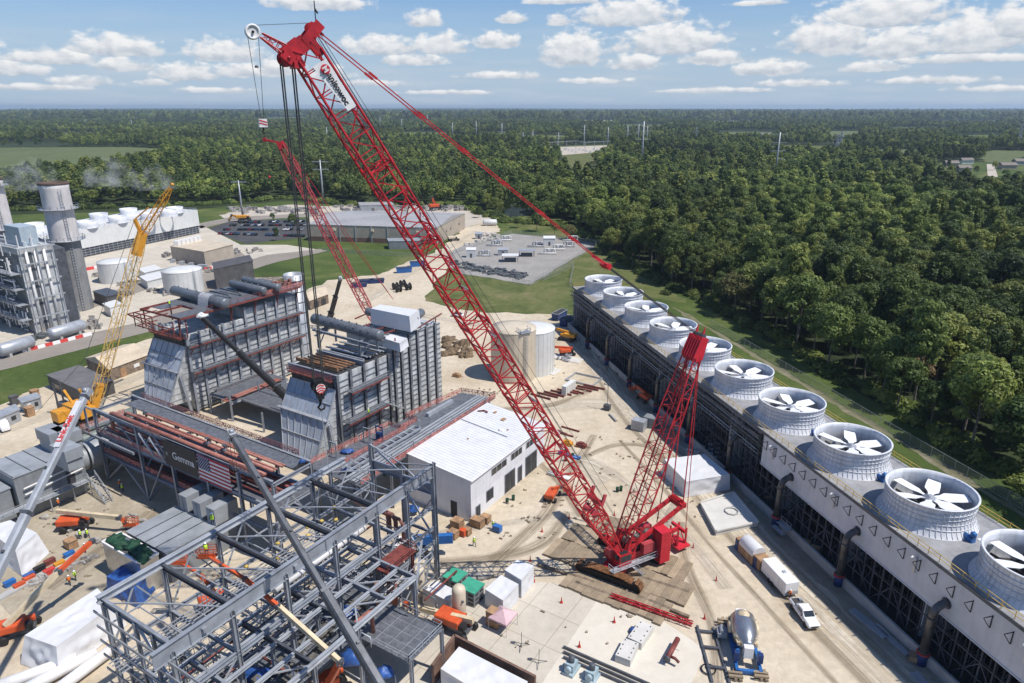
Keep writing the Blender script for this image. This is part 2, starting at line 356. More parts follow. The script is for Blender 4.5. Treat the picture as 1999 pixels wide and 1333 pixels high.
G_MUD = ground_mat('dark_damp_dirt', [(0.23, 0.19, 0.14), (0.33, 0.285, 0.22)], (0.1, 0.9), bump=0.3)
G_LAWN = ground_mat('mown_grass', [(0.045, 0.072, 0.018), (0.078, 0.11, 0.028), (0.16, 0.165, 0.06)], (0.03, 0.5), bump=0.5, bscale=2)
G_MEADOW = ground_mat('dry_meadow_grass', [(0.06, 0.085, 0.025), (0.12, 0.135, 0.045), (0.2, 0.18, 0.085)], (0.06, 0.5), bump=0.6, bscale=1.5)
G_FIELD = ground_mat('crop_field', [(0.1, 0.125, 0.05), (0.14, 0.16, 0.07)], (0.01, 0.1))
G_ASPH = ground_mat('weathered_asphalt', [(0.25, 0.22, 0.19), (0.31, 0.275, 0.235)], (0.05, 0.8), bump=0.1, mottle=(0.88, 1.06))
G_DASPH = ground_mat('dark_asphalt', [(0.06, 0.06, 0.062), (0.1, 0.1, 0.1)], (0.05, 0.8), bump=0.1)
G_GRAVEL = ground_mat('grey_gravel', [(0.27, 0.255, 0.24), (0.36, 0.34, 0.31)], (0.08, 1.2), bump=0.3, bscale=4)
G_PALE = ground_mat('pale_gravel_apron', [(0.44, 0.39, 0.32), (0.56, 0.5, 0.42)], (0.06, 0.7), bump=0.2, mottle=(0.82, 1.08))
G_CONC = ground_mat('jointed_concrete_slab', [(0.5, 0.45, 0.37), (0.6, 0.545, 0.46)], (0.09, 0.8), bump=0.05, grid=6.0, mottle=(0.88, 1.05))
G_CONCP = ground_mat('clean_concrete_slab', [(0.6, 0.55, 0.46), (0.68, 0.63, 0.54)], (0.12, 0.8), bump=0.04, mottle=(0.92, 1.03))
G_TRACK = ground_mat('wheel_worn_dirt', [(0.56, 0.49, 0.38), (0.68, 0.61, 0.5)], (0.06, 0.9), bump=0.15, alpha=0.9)
G_TRACKD = ground_mat('damp_wheel_rut', [(0.27, 0.215, 0.15), (0.34, 0.28, 0.2)], (0.06, 0.9), bump=0.15, alpha=0.75)
G_WATER = mat('pond_water', (0.05, 0.07, 0.08), 0.06, 0, 0.1, 0.05, spec=0.8)
def px(*pts, z=0): return [tuple(g3(a, b, z)) for a, b in pts]
def ribbon(name, pts, widths, z, material):
 P = [g3(a, b, 0) for a, b in pts]; Q = []; Wd = []
 for i in range(len(P) - 1):      # Catmull-Rom so that wheels could follow it
  a = P[max(i - 1, 0)]; b = P[i]; c = P[i + 1]; d = P[min(i + 2, len(P) - 1)]
  for k in range(8):
   t = k / 8; Q.append(0.5 * ((2 * b) + (c - a) * t + (2 * a - 5 * b + 4 * c - d) * t * t + (3 * b - a - 3 * c + d) * t ** 3)); Wd.append(widths[i] + (widths[i + 1] - widths[i]) * t)
 Q.append(P[-1]); Wd.append(widths[-1])
 vs = []; uvs = []; dist = 0
 for i, p in enumerate(Q):
  d = (Q[min(i + 1, len(Q) - 1)] - Q[max(i - 1, 0)]).normalized(); s = V((d.y, -d.x, 0)); dist += (Q[i] - Q[i - 1]).length if i else 0
  for k in range(5): vs.append(p + s * Wd[i] * (k / 4 - 0.5) + EZ * z); uvs.append((k / 4, dist))
 fs = [(i * 5 + k, i * 5 + k + 1, i * 5 + k + 6, i * 5 + k + 5) for i in range(len(Q) - 1) for k in range(4)]
 me = bpy.data.meshes.new(name); me.from_pydata(vs, [], fs); me.materials.append(material)
 u = me.uv_layers.new(name='UVMap')
 for l in me.loops: u.data[l.index].uv = uvs[l.vertex_index]
 me.update()
 if me.polygons[0].normal.z < 0: me.flip_normals()
 o = bpy.data.objects.new(name, me); C.objects.link(o); o['kind'] = 'structure'
 return o
FIELDS = []
gm = MB(); rad = [0, 60, 200, 500, 1000, 2000, 4000, 7000, 10000, 13000, 16000, 19000, 22000]; nseg = 72
gv = [V((0, 0, 0))]
for r in rad[1:]:
 for i in range(nseg):
  a = 2 * math.pi * i / nseg; x, y = r * math.sin(a), r * math.cos(a)
  hgt = 0 if r < 9000 else (r - 9000) / 13000 * 62 * (0.55 + 0.9 * noise.noise(V((math.sin(a) * 5, math.cos(a) * 5, r / 9000))))
  gv.append(V((x, y, max(-2, hgt))))
gf = [(0, 1 + i, 1 + (i + 1) % nseg) for i in range(nseg)][::1]
for k in range(len(rad) - 2):
 for i in range(nseg): gf.append((1 + k * nseg + i, 1 + (k + 1) * nseg + i, 1 + (k + 1) * nseg + (i + 1) % nseg, 1 + k * nseg + (i + 1) % nseg))
gf = [tuple(reversed(f)) for f in gf]
gm.smooth = True; gm.add(gv, gf); gm.build('ground', G_FOREST, None, 'structure')
def ctx(Y, off): return 52.2 - 0.245 * (Y - 88) + off       # the cooling tower's front line, off metres behind it
sheet('lawn', px((-500, 640), (-500, 430), (0, 420), (390, 408), (560, 392), (640, 398), (900, 402), (985, 424), (1130, 446), (1240, 524), (1425, 622), (1640, 742), (1880, 885), (2200, 1080)) + [(110, 40), (70, 20), (-120, 30)], 0.02, G_LAWN, rag=1.2)
sheet('meadow', px((820, 590), (860, 520), (1020, 555), (1110, 500), (1130, 470), (1000, 440), (940, 415), (985, 420), (1090, 425), (1140, 450), (1200, 505), (1290, 552), (1340, 590), (1150, 575), (1110, 612), (930, 608)), 0.05, G_MEADOW, rag=2)
YARD = px((-700, 1000), (-120, 830), (0, 792), (120, 738), (290, 664), (420, 622), (560, 582), (640, 548), (740, 536), (860, 488), (905, 446), (960, 428), (978, 448), (880, 520), (842, 560), (830, 588), (930, 609), (1110, 614)) + [(ctx(213, 7), 213), (ctx(30, 7), 30), (-60, 30), (-150, 60)]
sheet('yard', YARD, 0.08, G_DIRT, rag=1.6)
sheet('plant_road', px((-300, 790), (0, 724), (290, 648), (420, 600), (560, 540), (410, 545), (285, 628), (0, 690), (-300, 750)), 0.10, G_ASPH, rag=0.25)
sheet('plant_apron', px((-300, 750), (0, 690), (285, 627), (400, 555), (398, 535), (480, 508), (520, 502), (625, 488), (560, 478), (470, 478), (395, 440), (160, 500), (-300, 560)), 0.09, G_CONC)
sheet('service_road', px((395, 535), (400, 555), (540, 512), (640, 490), (625, 486), (520, 498)), 0.12, G_ASPH, rag=0.3)
sheet('inner_road', px((165, 590), (185, 600), (420, 520), (480, 500), (470, 492), (400, 500)), 0.13, G_ASPH)
sheet('car_park', px((400, 448), (455, 430), (600, 428), (612, 462), (480, 476), (440, 462)), 0.07, G_DASPH)
sheet('approach_road', px((380, 438), (450, 424), (620, 416), (700, 410), (700, 414), (620, 422), (452, 432), (392, 446)), 0.09, G_ASPH)
sheet('laydown_yard', px((430, 420), (470, 408), (560, 400), (640, 402), (900, 404), (950, 412), (960, 430), (905, 446), (860, 420), (610, 440), (600, 424), (440, 426)), 0.06, G_PALE, rag=2)
sheet('gravel_yard', px((866, 502), (905, 478), (1000, 456), (1085, 464), (1172, 476), (1120, 505), (1035, 556), (985, 548), (900, 534), (876, 520)), 0.11, G_GRAVEL, rag=0.6)
sheet('crop_field', px((-900, 293), (240, 287), (332, 291), (318, 316), (150, 350), (0, 357), (-900, 378)), 0.3, G_FIELD, rag=3)
sheet('far_clearing', px((1040, 302), (1055, 286), (1190, 282), (1196, 300), (1150, 330), (1175, 340), (1100, 348), (1090, 322), (1105, 306)), 0.2, G_MEADOW, rag=6)
sheet('substation_pad', px((1050, 299), (1075, 288), (1185, 284), (1180, 296), (1100, 303)), 0.4, G_PALE)
sheet('far_field', px((1610, 268), (1622, 256), (1678, 256), (1672, 269)), 0.5, G_FIELD)
sheet('subdivision_lawn', px((1800, 352), (1835, 318), (2150, 312), (2150, 372), (1880, 374)), 0.3, G_LAWN)
sheet('subdivision_road', px((1928, 346), (1926, 321), (1940, 321), (1948, 346)), 0.5, G_PALE)
for i_, (a_, b_, w_, h_, mm_) in enumerate(((560, 231, 60, 2, G_FIELD), (1240, 246, 70, 3, G_FIELD), (1420, 238, 60, 2, G_PALE), (700, 243, 50, 2, G_FIELD), (1780, 252, 80, 3, G_FIELD), (1900, 268, 60, 4, G_FIELD), (1880, 238, 90, 2, G_FIELD), (330, 240, 60, 2, G_FIELD), (1150, 236, 60, 1.5, G_PALE), (960, 262, 40, 3, G_FIELD), (1560, 290, 90, 6, G_MEADOW), (1330, 302, 80, 5, G_MEADOW), (1740, 298, 90, 6, G_FIELD), (1450, 262, 80, 4, G_FIELD), (820, 262, 60, 4, G_FIELD), (1060, 268, 60, 4, G_MEADOW), (120, 262, 90, 3, G_FIELD), (1960, 300, 60, 6, G_FIELD))):
 sheet('far_field', px((a_ - w_, b_), (a_ - w_ * .3, b_ - h_), (a_ + w_, b_ - h_ * .8), (a_ + w_ * .7, b_ + h_ * 3), (a_ - w_ * .5, b_ + h_ * 3)), 0.6, mm_, rag=6); FIELDS.append([(a_ - w_, b_), (a_ - w_ * .3, b_ - h_), (a_ + w_, b_ - h_ * .8), (a_ + w_ * .7, b_ + h_ * 3.4), (a_ - w_ * .5, b_ + h_ * 3.4)])
sheet('pond', px((978, 416), (990, 403), (1025, 402), (1045, 410), (1030, 422), (995, 424)), 0.12, G_WATER, rag=2)
def ctp(Y, o): return (52.2 + 0.971 * o - 0.245 * (Y - 88), Y + 0.238 * o, 0)
sheet('gravel_path', [ctp(Y, 43.2 + 1.8 * k) for k, Y in [(0, 10), (0, 60), (0, 120), (0, 180), (0, 232), (1, 232), (1, 180), (1, 120), (1, 60), (1, 10)]], 0.06, ground_mat('worn_grassy_gravel', [(0.13, 0.13, 0.06), (0.25, 0.225, 0.16)], (0.15, 0.8)), rag=0.7)
sheet('concrete_slab', px((1165, 1172), (1290, 1210), (1350, 1250), (1376, 1272), (1362, 1310), (1310, 1420), (1000, 1420), (1105, 1265)), 0.13, G_CONCP, rag=0.05)
sheet('concrete_apron', px((1090, 1140), (1165, 1172), (1105, 1265), (1000, 1420), (700, 1420), (840, 1200), (960, 1130)), 0.12, G_CONC)
sheet('tower_kerb_strip', [(ctx(Y, -5.2), Y, 0) for Y in (30, 110, 212)] + [(ctx(Y, 0), Y, 0) for Y in (212, 110, 30)], 0.11, G_MUD, rag=0.8)
sheet('turbine_floor', px((60, 985), (260, 900), (470, 985), (330, 1110), (200, 1180), (60, 1240), (-60, 1120)), 0.12, ground_mat('stained_slab', [(0.33, 0.28, 0.2), (0.47, 0.41, 0.32)], (0.1, 0.9), bump=0.1, mottle=(0.75, 1.1)), rag=0.8)
ribbon('haul_road', [(2050, 1640), (1760, 1345), (1560, 1150), (1430, 1010), (1330, 900), (1230, 810), (1185, 745), (1150, 690), (1120, 640)], [11, 11, 10, 10, 10, 9, 9, 8, 7], 0.16, G_TRACK)
ribbon('crossing_track', [(1290, 830), (1180, 790), (1060, 800), (980, 830)], [7, 8, 7, 6], 0.145, G_TRACK)
ribbon('crane_track', [(1190, 940), (1120, 900), (1060, 870), (1010, 850)], [8, 9, 8, 6], 0.15, G_TRACK)
ribbon('wheel_rut', [(1700, 1345), (1520, 1155), (1400, 1020), (1300, 905), (1215, 815), (1170, 745)], [2, 2, 1.8, 1.8, 1.6, 1.4], 0.18, G_TRACKD)
ribbon('wheel_rut', [(1790, 1345), (1590, 1150), (1455, 1010), (1345, 900), (1250, 815)], [1.6, 1.6, 1.6, 1.4, 1.4], 0.175, G_TRACKD)
ribbon('wheel_rut', [(960, 1100), (1060, 1010), (1110, 930), (1160, 850)], [3, 3, 3, 2], 0.17, G_TRACKD)
ribbon('wheel_rut', [(1110, 910), (1200, 870), (1280, 880), (1330, 960)], [2, 2, 2, 2], 0.165, G_TRACKD)
for pts_, ws_, z_, m_ in (([(860, 1100), (960, 1090), (1060, 1060), (1110, 1000)], [3, 3, 3, 2], .182, G_TRACKD), ([(1000, 930), (1060, 900), (1150, 900), (1230, 950), (1330, 1040), (1420, 1150)], [2.5, 3, 3, 3, 3, 3], .184, G_TRACK), ([(900, 800), (980, 800), (1080, 790), (1160, 760)], [3, 3, 3, 2], .186, G_TRACKD), ([(700, 600), (760, 560), (850, 500), (930, 450)], [4, 5, 5, 4], .188, G_TRACK), ([(760, 600), (900, 630), (1010, 640), (1100, 650)], [5, 5, 5, 4], .19, G_TRACK), ([(-20, 850), (120, 800), (280, 730), (330, 700)], [6, 6, 6, 5], .192, G_TRACK), ([(90, 1150), (220, 1060), (300, 1000)], [4, 4, 4], .194, G_TRACKD), ([(1400, 1345), (1390, 1220), (1340, 1100), (1330, 1020)], [2, 2, 2, 2], .196, G_TRACKD), ([(1010, 870), (1090, 940), (1130, 1010)], [2, 2, 2], .198, G_TRACKD), ([(1640, 1345), (1500, 1190), (1400, 1080), (1300, 960), (1210, 860)], [1.2, 1.2, 1.2, 1.2, 1.2], .2, G_TRACKD)):
 ribbon('wheel_rut', pts_, ws_, z_, m_)
# ---------------------------------------------------------------- forest
def leafmat(name, ca, cb, cc):
 m = bpy.data.materials.new(name); m.use_nodes = True
 nt = m.node_tree; N = nt.nodes; L = nt.links; b = N['Principled BSDF']; b.inputs['Roughness'].default_value = 0.55; b.inputs['Specular IOR Level'].default_value = 0.25
 oi = N.new('ShaderNodeObjectInfo'); rp = N.new('ShaderNodeValToRGB'); e = rp.color_ramp.elements
 e[0].position = 0; e[0].color = (*ca, 1); e[1].position = 1; e[1].color = (*cc, 1); x = e.new(0.55); x.color = (*cb, 1)
 L.new(oi.outputs['Random'], rp.inputs['Fac'])
 geo = N.new('ShaderNodeNewGeometry')
 n = N.new('ShaderNodeTexNoise'); n.inputs['Scale'].default_value = 0.35; n.inputs['Detail'].default_value = 6; L.new(geo.outputs['Position'], n.inputs['Vector'])
 mr = N.new('ShaderNodeMapRange'); mr.inputs['From Min'].default_value = 0.3; mr.inputs['From Max'].default_value = 0.7; mr.inputs['To Min'].default_value = 0.75; mr.inputs['To Max'].default_value = 1.25; L.new(n.outputs['Fac'], mr.inputs['Value'])
 n5 = N.new('ShaderNodeTexNoise'); n5.inputs['Scale'].default_value = 0.007; n5.inputs['Detail'].default_value = 3; L.new(geo.outputs['Position'], n5.inputs['Vector']); m5 = N.new('ShaderNodeMapRange'); m5.inputs['From Min'].default_value = 0.35; m5.inputs['From Max'].default_value = 0.65; m5.inputs['To Min'].default_value = 0.5; m5.inputs['To Max'].default_value = 1.3; L.new(n5.outputs['Fac'], m5.inputs['Value']); mm5 = N.new('ShaderNodeMath'); mm5.operation = 'MULTIPLY'; L.new(mr.outputs['Result'], mm5.inputs[0]); L.new(m5.outputs['Result'], mm5.inputs[1])  # broad patches in the leaf colour: species mix, with cloud shade painted in
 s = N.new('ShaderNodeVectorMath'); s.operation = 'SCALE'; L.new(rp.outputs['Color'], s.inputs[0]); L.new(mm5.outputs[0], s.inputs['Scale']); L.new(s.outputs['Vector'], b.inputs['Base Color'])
 tr = N.new('ShaderNodeBsdfTranslucent'); L.new(s.outputs['Vector'], tr.inputs['Color']); mx = N.new('ShaderNodeMixShader'); mx.inputs['Fac'].default_value = 0.3
 L.new(b.outputs[0], mx.inputs[1]); L.new(tr.outputs[0], mx.inputs[2]); L.new(mx.outputs[0], N['Material Output'].inputs['Surface'])
 return m
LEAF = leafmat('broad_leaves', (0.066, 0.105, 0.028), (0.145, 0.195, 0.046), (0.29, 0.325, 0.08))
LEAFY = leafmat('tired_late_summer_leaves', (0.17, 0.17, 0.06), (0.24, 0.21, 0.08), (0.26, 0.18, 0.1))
BARK = mat('grey_bark', (0.2, 0.175, 0.15), 0.85, 0, 0.3, 2)
def crown_mesh(name, lobes, nq, size, seed, h=1.0):
 rnd = random.Random(seed); vs = []; fs = []
 tot = sum(l[3] ** 2 for l in lobes)
 for (x, y, z, r) in lobes:
  for _ in range(int(nq * r * r / tot)):
   d = V((rnd.gauss(0, 1), rnd.gauss(0, 1), rnd.gauss(0.25, 1))).normalized()
   k = rnd.uniform(0.72, 1.08) if rnd.random() < 0.85 else rnd.uniform(0.3, 0.8)
   bump = 1 + 0.22 * noise.noise(d * 2.6 + V((x + seed, y, z)))
   p = V((x, y, z)) + V((d.x, d.y, d.z * 0.85)) * r * k * bump
   nrm = (d + V((rnd.gauss(0, 0.33), rnd.gauss(0, 0.33), rnd.gauss(0.2, 0.3)))).normalized()
   a = nrm.orthogonal().normalized(); a = Matrix.Rotation(rnd.uniform(0, 6.28), 3, nrm) @ a; b = nrm.cross(a)
   s1 = size * rnd.uniform(0.6, 1.25); s2 = s1 * rnd.uniform(0.55, 0.95); o = len(vs)
   vs += [p - a * s1, p - b * s2 + nrm * s1 * 0.15, p + a * s1, p + b * s2 - nrm * s1 * 0.15]; fs.append((o, o + 1, o + 2, o + 3))
 me = bpy.data.meshes.new(name); me.from_pydata(vs, [], fs); return me
def lobes_for(seed, kind):
 rnd = random.Random(seed); L_ = []
 n, rx, z0, hz_, rl = {'round': (20, 3.5, 9.5, 5.6, (1.3, 2.1)), 'tall': (20, 2.4, 10.5, 8.2, (1.1, 1.8)), 'spread': (24, 4.7, 8.2, 4.6, (1.4, 2.1))}[kind]
 for i in range(n):      # lobes spread over a dome, a few hanging lower
  a = i * 2.4 + rnd.uniform(-.5, .5); v = (i + .5) / n; q = math.sqrt(1 - v * v) if v < 1 else 0
  k = rnd.uniform(.75, 1.12); L_.append((rx * q * k * math.cos(a), rx * q * k * math.sin(a), z0 + hz_ * (v - .12) * rnd.uniform(.85, 1.1), rnd.uniform(*rl)))
 for i in range(4):
  a = rnd.uniform(0, 6.28); L_.append((rx * .75 * math.cos(a), rx * .75 * math.sin(a), z0 - rnd.uniform(1, 3.5), rl[0]))
 return L_
KINDS = ['round', 'round', 'tall', 'spread', 'round', 'tall', 'spread']
HERO = [crown_mesh('tree_crown', lobes_for(11 + i, k), 4200, 0.31, i) for i, k in enumerate(KINDS)]
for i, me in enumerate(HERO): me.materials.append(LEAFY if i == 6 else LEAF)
def trunk_mesh(seed, kind):
 m = MB(); rnd = random.Random(seed); h = {'round': 12, 'tall': 16, 'spread': 10}[kind]
 pts = [V((0, 0, -0.4)), V((rnd.uniform(-.2, .2), rnd.uniform(-.2, .2), h * 0.4)), V((rnd.uniform(-.5, .5), rnd.uniform(-.5, .5), h * 0.75)), V((rnd.uniform(-.7, .7), rnd.uniform(-.7, .7), h))]
 for a, b, r1, r2 in zip(pts[:-1], pts[1:], (0.26, 0.19, 0.13), (0.19, 0.13, 0.05)): m.tube(a, b, r1, 7, r2, cap=False)
 for k in range(6):
  t = rnd.uniform(0.42, 0.85); base = pts[1].lerp(pts[3], (t - 0.4) / 0.6); a = rnd.uniform(0, 6.28); l = rnd.uniform(2, 4)
  m.tube(base, base + V((math.cos(a) * l, math.sin(a) * l, l * 0.75)), 0.09, 5, 0.03, cap=False)
 me = bpy.data.meshes.new('tree_trunk'); me.from_pydata([tuple(v) for v in m.v], [], m.f); me.materials.append(BARK)
 for p in me.polygons: p.use_smooth = True
 return me
TRUNKS = [trunk_mesh(31 + i, k) for i, k in enumerate(KINDS)]
def inside(x, y, poly):
 r = False; n = len(poly)
 for i in range(n):
  a = poly[i]; b = poly[i - 1]
  if (a[1] > y) != (b[1] > y) and x < (b[0] - a[0]) * (y - a[1]) / (b[1] - a[1]) + a[0]: r = not r
 return r
EXCL = [px(*p) for p in [
 [(-900, 419), (0, 410), (200, 405), (390, 400), (450, 397), (560, 386), (640, 390), (690, 400), (760, 402), (900, 400), (940, 412), (985, 432), (1090, 440), (1130, 446), (1165, 475), (1195, 503), (1275, 545), (1335, 572), (1425, 620), (1500, 652), (1640, 742), (1760, 810), (1880, 888), (2020, 975), (2400, 1210)],
 [(-900, 293), (240, 287), (332, 291), (318, 318), (150, 352), (0, 359), (-900, 380)],
 [(1040, 304), (1055, 286), (1190, 282), (1196, 300), (1160, 318), (1185, 345), (1170, 362), (1090, 360), (1076, 330), (1095, 312)],
 [(1608, 280), (1622, 256), (1680, 256), (1674, 282)], [(1800, 356), (1835, 316), (2150, 310), (2150, 378), (1880, 380)], [(972, 420), (990, 400), (1025, 400), (1048, 410), (1036, 428), (990, 428)]]]
for f_ in FIELDS: EXCL.append(px(*f_))
EXCL[0] += [(150, 10, 0), (0, -50, 0), (-300, 60, 0)]
def blocked(x, y): return any(inside(x, y, e) for e in EXCL)
def sample(r0, r1, step, seed, spread=0.92):
 rnd = random.Random(seed); out = []; y = r0
 while y < r1:
  half = y * spread + 30; x = -half
  while x < half:
   X = x + rnd.uniform(-.45, .45) * step; Y = y + rnd.uniform(-.45, .45) * step
   if not blocked(X, Y): out.append((X, Y))
   x += step
  y += step
 return out
near = sample(60, 480, 8.2, 1); mid = sample(480, 1300, 9.6, 2); far = sample(1300, 3600, 13, 3, 0.82); vfar = sample(3600, 9500, 48, 4, 0.8)
def patch(X, Y): return noise.noise(V((X * 0.012, Y * 0.012, 3)))
rnd = random.Random(5)
def edge(X, Y): return math.hypot(X - 15, Y) < 1e9
near.sort(key=lambda p: math.hypot(p[0], p[1]) - (12 if p[0] < p[1] * 0.82 else -400))
solo = near[:285]; rest = near[285:]
TREE_LABEL = {'round': 'round-crowned green broadleaf tree in the wood beyond the fan towers', 'tall': 'tall narrow leafy tree in the wood beyond the fan towers', 'spread': 'wide spreading leafy tree in the wood beyond the fan towers'}
def add_tree(X, Y, k, sc, rz, label, group='trees at the near edge of the wood', z=0):
 t = thing('tree', label, 'tree', (X, Y, z), group, rz); t.scale = sc
 for nm, me in (('trunk', TRUNKS[k]), ('crown', HERO[k])):
  o = bpy.data.objects.new(nm, me); C.objects.link(o); o.parent = t
 return t
for (X, Y) in solo:
 k = rnd.choice([0, 0, 1, 2, 3, 4, 5, 0, 1, 3, 4, 1, 0, 3, 2, 5, 0, 1, 6]); s = rnd.uniform(0.75, 1.4)
 add_tree(X, Y, k, (s, s, s * rnd.uniform(0.9, 1.15)), rnd.uniform(0, 6.28), TREE_LABEL[KINDS[k]] if k != 6 else 'yellow-brown spreading tree among greener ones in the wood beyond the fan towers')
for n_, (a, b, k, s, lab) in enumerate([(1048, 452, 0, 0.75, 'small round tree standing alone in the meadow beside the pond'), (1082, 462, 4, 0.6, 'small bushy tree in the meadow left of the wood corner'), (1112, 468, 6, 0.62, 'yellowing small tree in the meadow at the wood corner'), (1128, 455, 2, 0.6, 'slim tree in the meadow against the wood corner'), (572, 446, 1, 0.6, 'lone dark tree beside the car park and the long tan building'), (541, 470, 2, 0.42, 'small ornamental tree on the lawn in front of the parked cars'), (533, 432, 0, 0.35, 'small round tree on the lawn behind the car park'), (1010, 445, 3, 0.5, 'low spreading tree at the pond edge'), (935, 425, 0, 0.5, 'round tree beside the tan crates behind the warehouse')]):
 p = g3(a, b); add_tree(p.x, p.y, k, (s, s, s), n_, lab, 'lone trees on the grass')
for n_, (a, b, k, s_) in enumerate(((1835, 348, 0, .7), (1872, 352, 4, .6), (1905, 342, 1, .7), (1962, 345, 3, .6), (1985, 355, 0, .7), (1850, 332, 2, .7), (1940, 333, 4, .7), (2010, 338, 1, .7))):
 p = g3(a, b); add_tree(p.x, p.y, k, (s_, s_, s_), n_, 'garden tree among the far houses at the right edge', 'garden trees by the far houses')
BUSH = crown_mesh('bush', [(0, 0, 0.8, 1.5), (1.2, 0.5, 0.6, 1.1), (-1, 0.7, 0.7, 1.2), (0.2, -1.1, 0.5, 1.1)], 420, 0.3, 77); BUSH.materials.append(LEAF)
LOW = [crown_mesh('canopy', lobes_for(51 + i, k), 900, 0.66, 60 + i) for i, k in enumerate(['round', 'spread', 'tall'])]
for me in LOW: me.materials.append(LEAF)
def stuff_instances(name, pts, meshes, zbase=0.0):
 """one object: a point cloud whose node tree sets a crown on every point"""
 me = bpy.data.meshes.new(name); me.from_pydata([(p[0], p[1], p[4] if len(p) > 4 else zbase) for p in pts], [], [])
 for an, ix in (('size', 2), ('turn', 3)):
  at = me.attributes.new(an, 'FLOAT', 'POINT'); at.data.foreach_set('value', [p[ix] for p in pts])
 at = me.attributes.new('pick', 'INT', 'POINT'); r_ = random.Random(len(pts)); at.data.foreach_set('value', [r_.randrange(len(meshes)) for _ in pts])
 o = bpy.data.objects.new(name, me); C.objects.link(o); o['kind'] = 'stuff'
 ng = bpy.data.node_groups.new(name + '_nodes', 'GeometryNodeTree'); ng.interface.new_socket('Geometry', in_out='INPUT', socket_type='NodeSocketGeometry'); ng.interface.new_socket('Geometry', in_out='OUTPUT', socket_type='NodeSocketGeometry')
 N = ng.nodes; L = ng.links; gi = N.new('NodeGroupInput'); go = N.new('NodeGroupOutput'); jn = N.new('GeometryNodeJoinGeometry')
 for i, src in enumerate(meshes):
  cmp_ = N.new('FunctionNodeCompare'); cmp_.data_type = 'INT'; cmp_.operation = 'EQUAL'
  na = N.new('GeometryNodeInputNamedAttribute'); na.data_type = 'INT'; na.inputs['Name'].default_value = 'pick'
  L.new(na.outputs['Attribute'], cmp_.inputs[2]); cmp_.inputs[3].default_value = i
  ip = N.new('GeometryNodeInstanceOnPoints'); L.new(gi.outputs[0], ip.inputs['Points']); L.new(cmp_.outputs[0], ip.inputs['Selection'])
  ob = N.new('GeometryNodeObjectInfo'); ob.inputs['Object'].default_value = src; ob.inputs['As Instance'].default_value = True; L.new(ob.outputs['Geometry'], ip.inputs['Instance'])
  a1 = N.new('GeometryNodeInputNamedAttribute'); a1.inputs['Name'].default_value = 'size'; a2 = N.new('GeometryNodeInputNamedAttribute'); a2.inputs['Name'].default_value = 'turn'
  cx = N.new('ShaderNodeCombineXYZ'); L.new(a2.outputs['Attribute'], cx.inputs['Z']); L.new(cx.outputs[0], ip.inputs['Rotation']); L.new(a1.outputs['Attribute'], ip.inputs['Scale'])
  L.new(ip.outputs[0], jn.inputs[0])
 L.new(jn.outputs[0], go.inputs[0]); md = o.modifiers.new('plants', 'NODES'); md.node_group = ng
 return o
protos = []
for i, me in enumerate(LOW):
 p = (95 + 9 * i, 330 + 8 * i)
 t = thing('tree', ['rounded tree deep in the wood right of the tall lattice tower', 'broad tree deep in the wood right of the tall lattice tower', 'slender tree deep in the wood right of the tall lattice tower'][i], 'tree', (*p, 0), 'trees at the near edge of the wood')
 o = bpy.data.objects.new('crown', me); C.objects.link(o); o.parent = t; protos.append(o)
 o = bpy.data.objects.new('trunk', TRUNKS[(0, 3, 2)[i]]); C.objects.link(o); o.parent = t
heroobs = [o for o in bpy.data.objects if o.type == 'MESH' and o.name.split('.')[0] == 'crown' and o.data in HERO]
picked = {o.data.name: o for o in heroobs}
def pv(X, Y, lo, hi): return max(0.45, rnd.uniform(lo, hi) + 0.22 * patch(X, Y))
stuff_instances('wood', [(X, Y, pv(X, Y, 0.8, 1.5), rnd.uniform(0, 6.28)) for X, Y in rest], [o for o in picked.values() if o.data is not HERO[6]])
stuff_instances('wood', [(X, Y, pv(X, Y, 0.75, 1.3), rnd.uniform(0, 6.28)) for X, Y in mid], protos)
stuff_instances('distant_wood', [(X, Y, pv(X, Y, 0.75, 1.25), rnd.uniform(0, 6.28)) for X, Y in far if patch(X * 0.3, Y * 0.3) > -0.28] , protos)
stuff_instances('distant_wood', [(X, Y, rnd.uniform(2.2, 3.6), rnd.uniform(0, 6.28), -14 + max(0, (math.hypot(X, Y) - 9000) / 13000 * 40)) for X, Y in vfar if patch(X * 0.12, Y * 0.12) > -0.25], protos)
bo = bpy.data.objects.new('bush', BUSH); C.objects.link(bo); tag(bo, 'leafy bush at the foot of the wood, behind the far end of the fan row', 'bush'); bp0 = g3(1300, 575); bo.location = bp0
ed = [(1165, 475), (1195, 503), (1275, 545), (1335, 572), (1425, 620), (1500, 652), (1640, 742), (1760, 810), (1880, 888), (2020, 975)]
bl = []
for a, b in zip(ed[:-1], ed[1:]):
 A = g3(*a); B = g3(*b); n = int((B - A).length / 1.1)
 for i in range(n):
  p = A.lerp(B, i / n) + V((rnd.uniform(-1.5, 4.5), rnd.uniform(-1, 4), 0)); bl.append((p.x, p.y, rnd.uniform(0.5, 1.5), rnd.uniform(0, 6.28)))
for a, b in zip([(0, 412), (390, 402), (560, 388), (690, 402), (900, 402), (985, 434), (1090, 442)], [(390, 402), (560, 388), (690, 402), (900, 402), (985, 434), (1090, 442), (1165, 475)]):
 A = g3(*a); B = g3(*b); n = int((B - A).length / 3)
 for i in range(n):
  p = A.lerp(B, i / n) + V((rnd.uniform(-3, 3), rnd.uniform(-2, 6), 0)); bl.append((p.x, p.y, rnd.uniform(0.9, 2.0), rnd.uniform(0, 6.28)))
stuff_instances('undergrowth', bl, [bo])
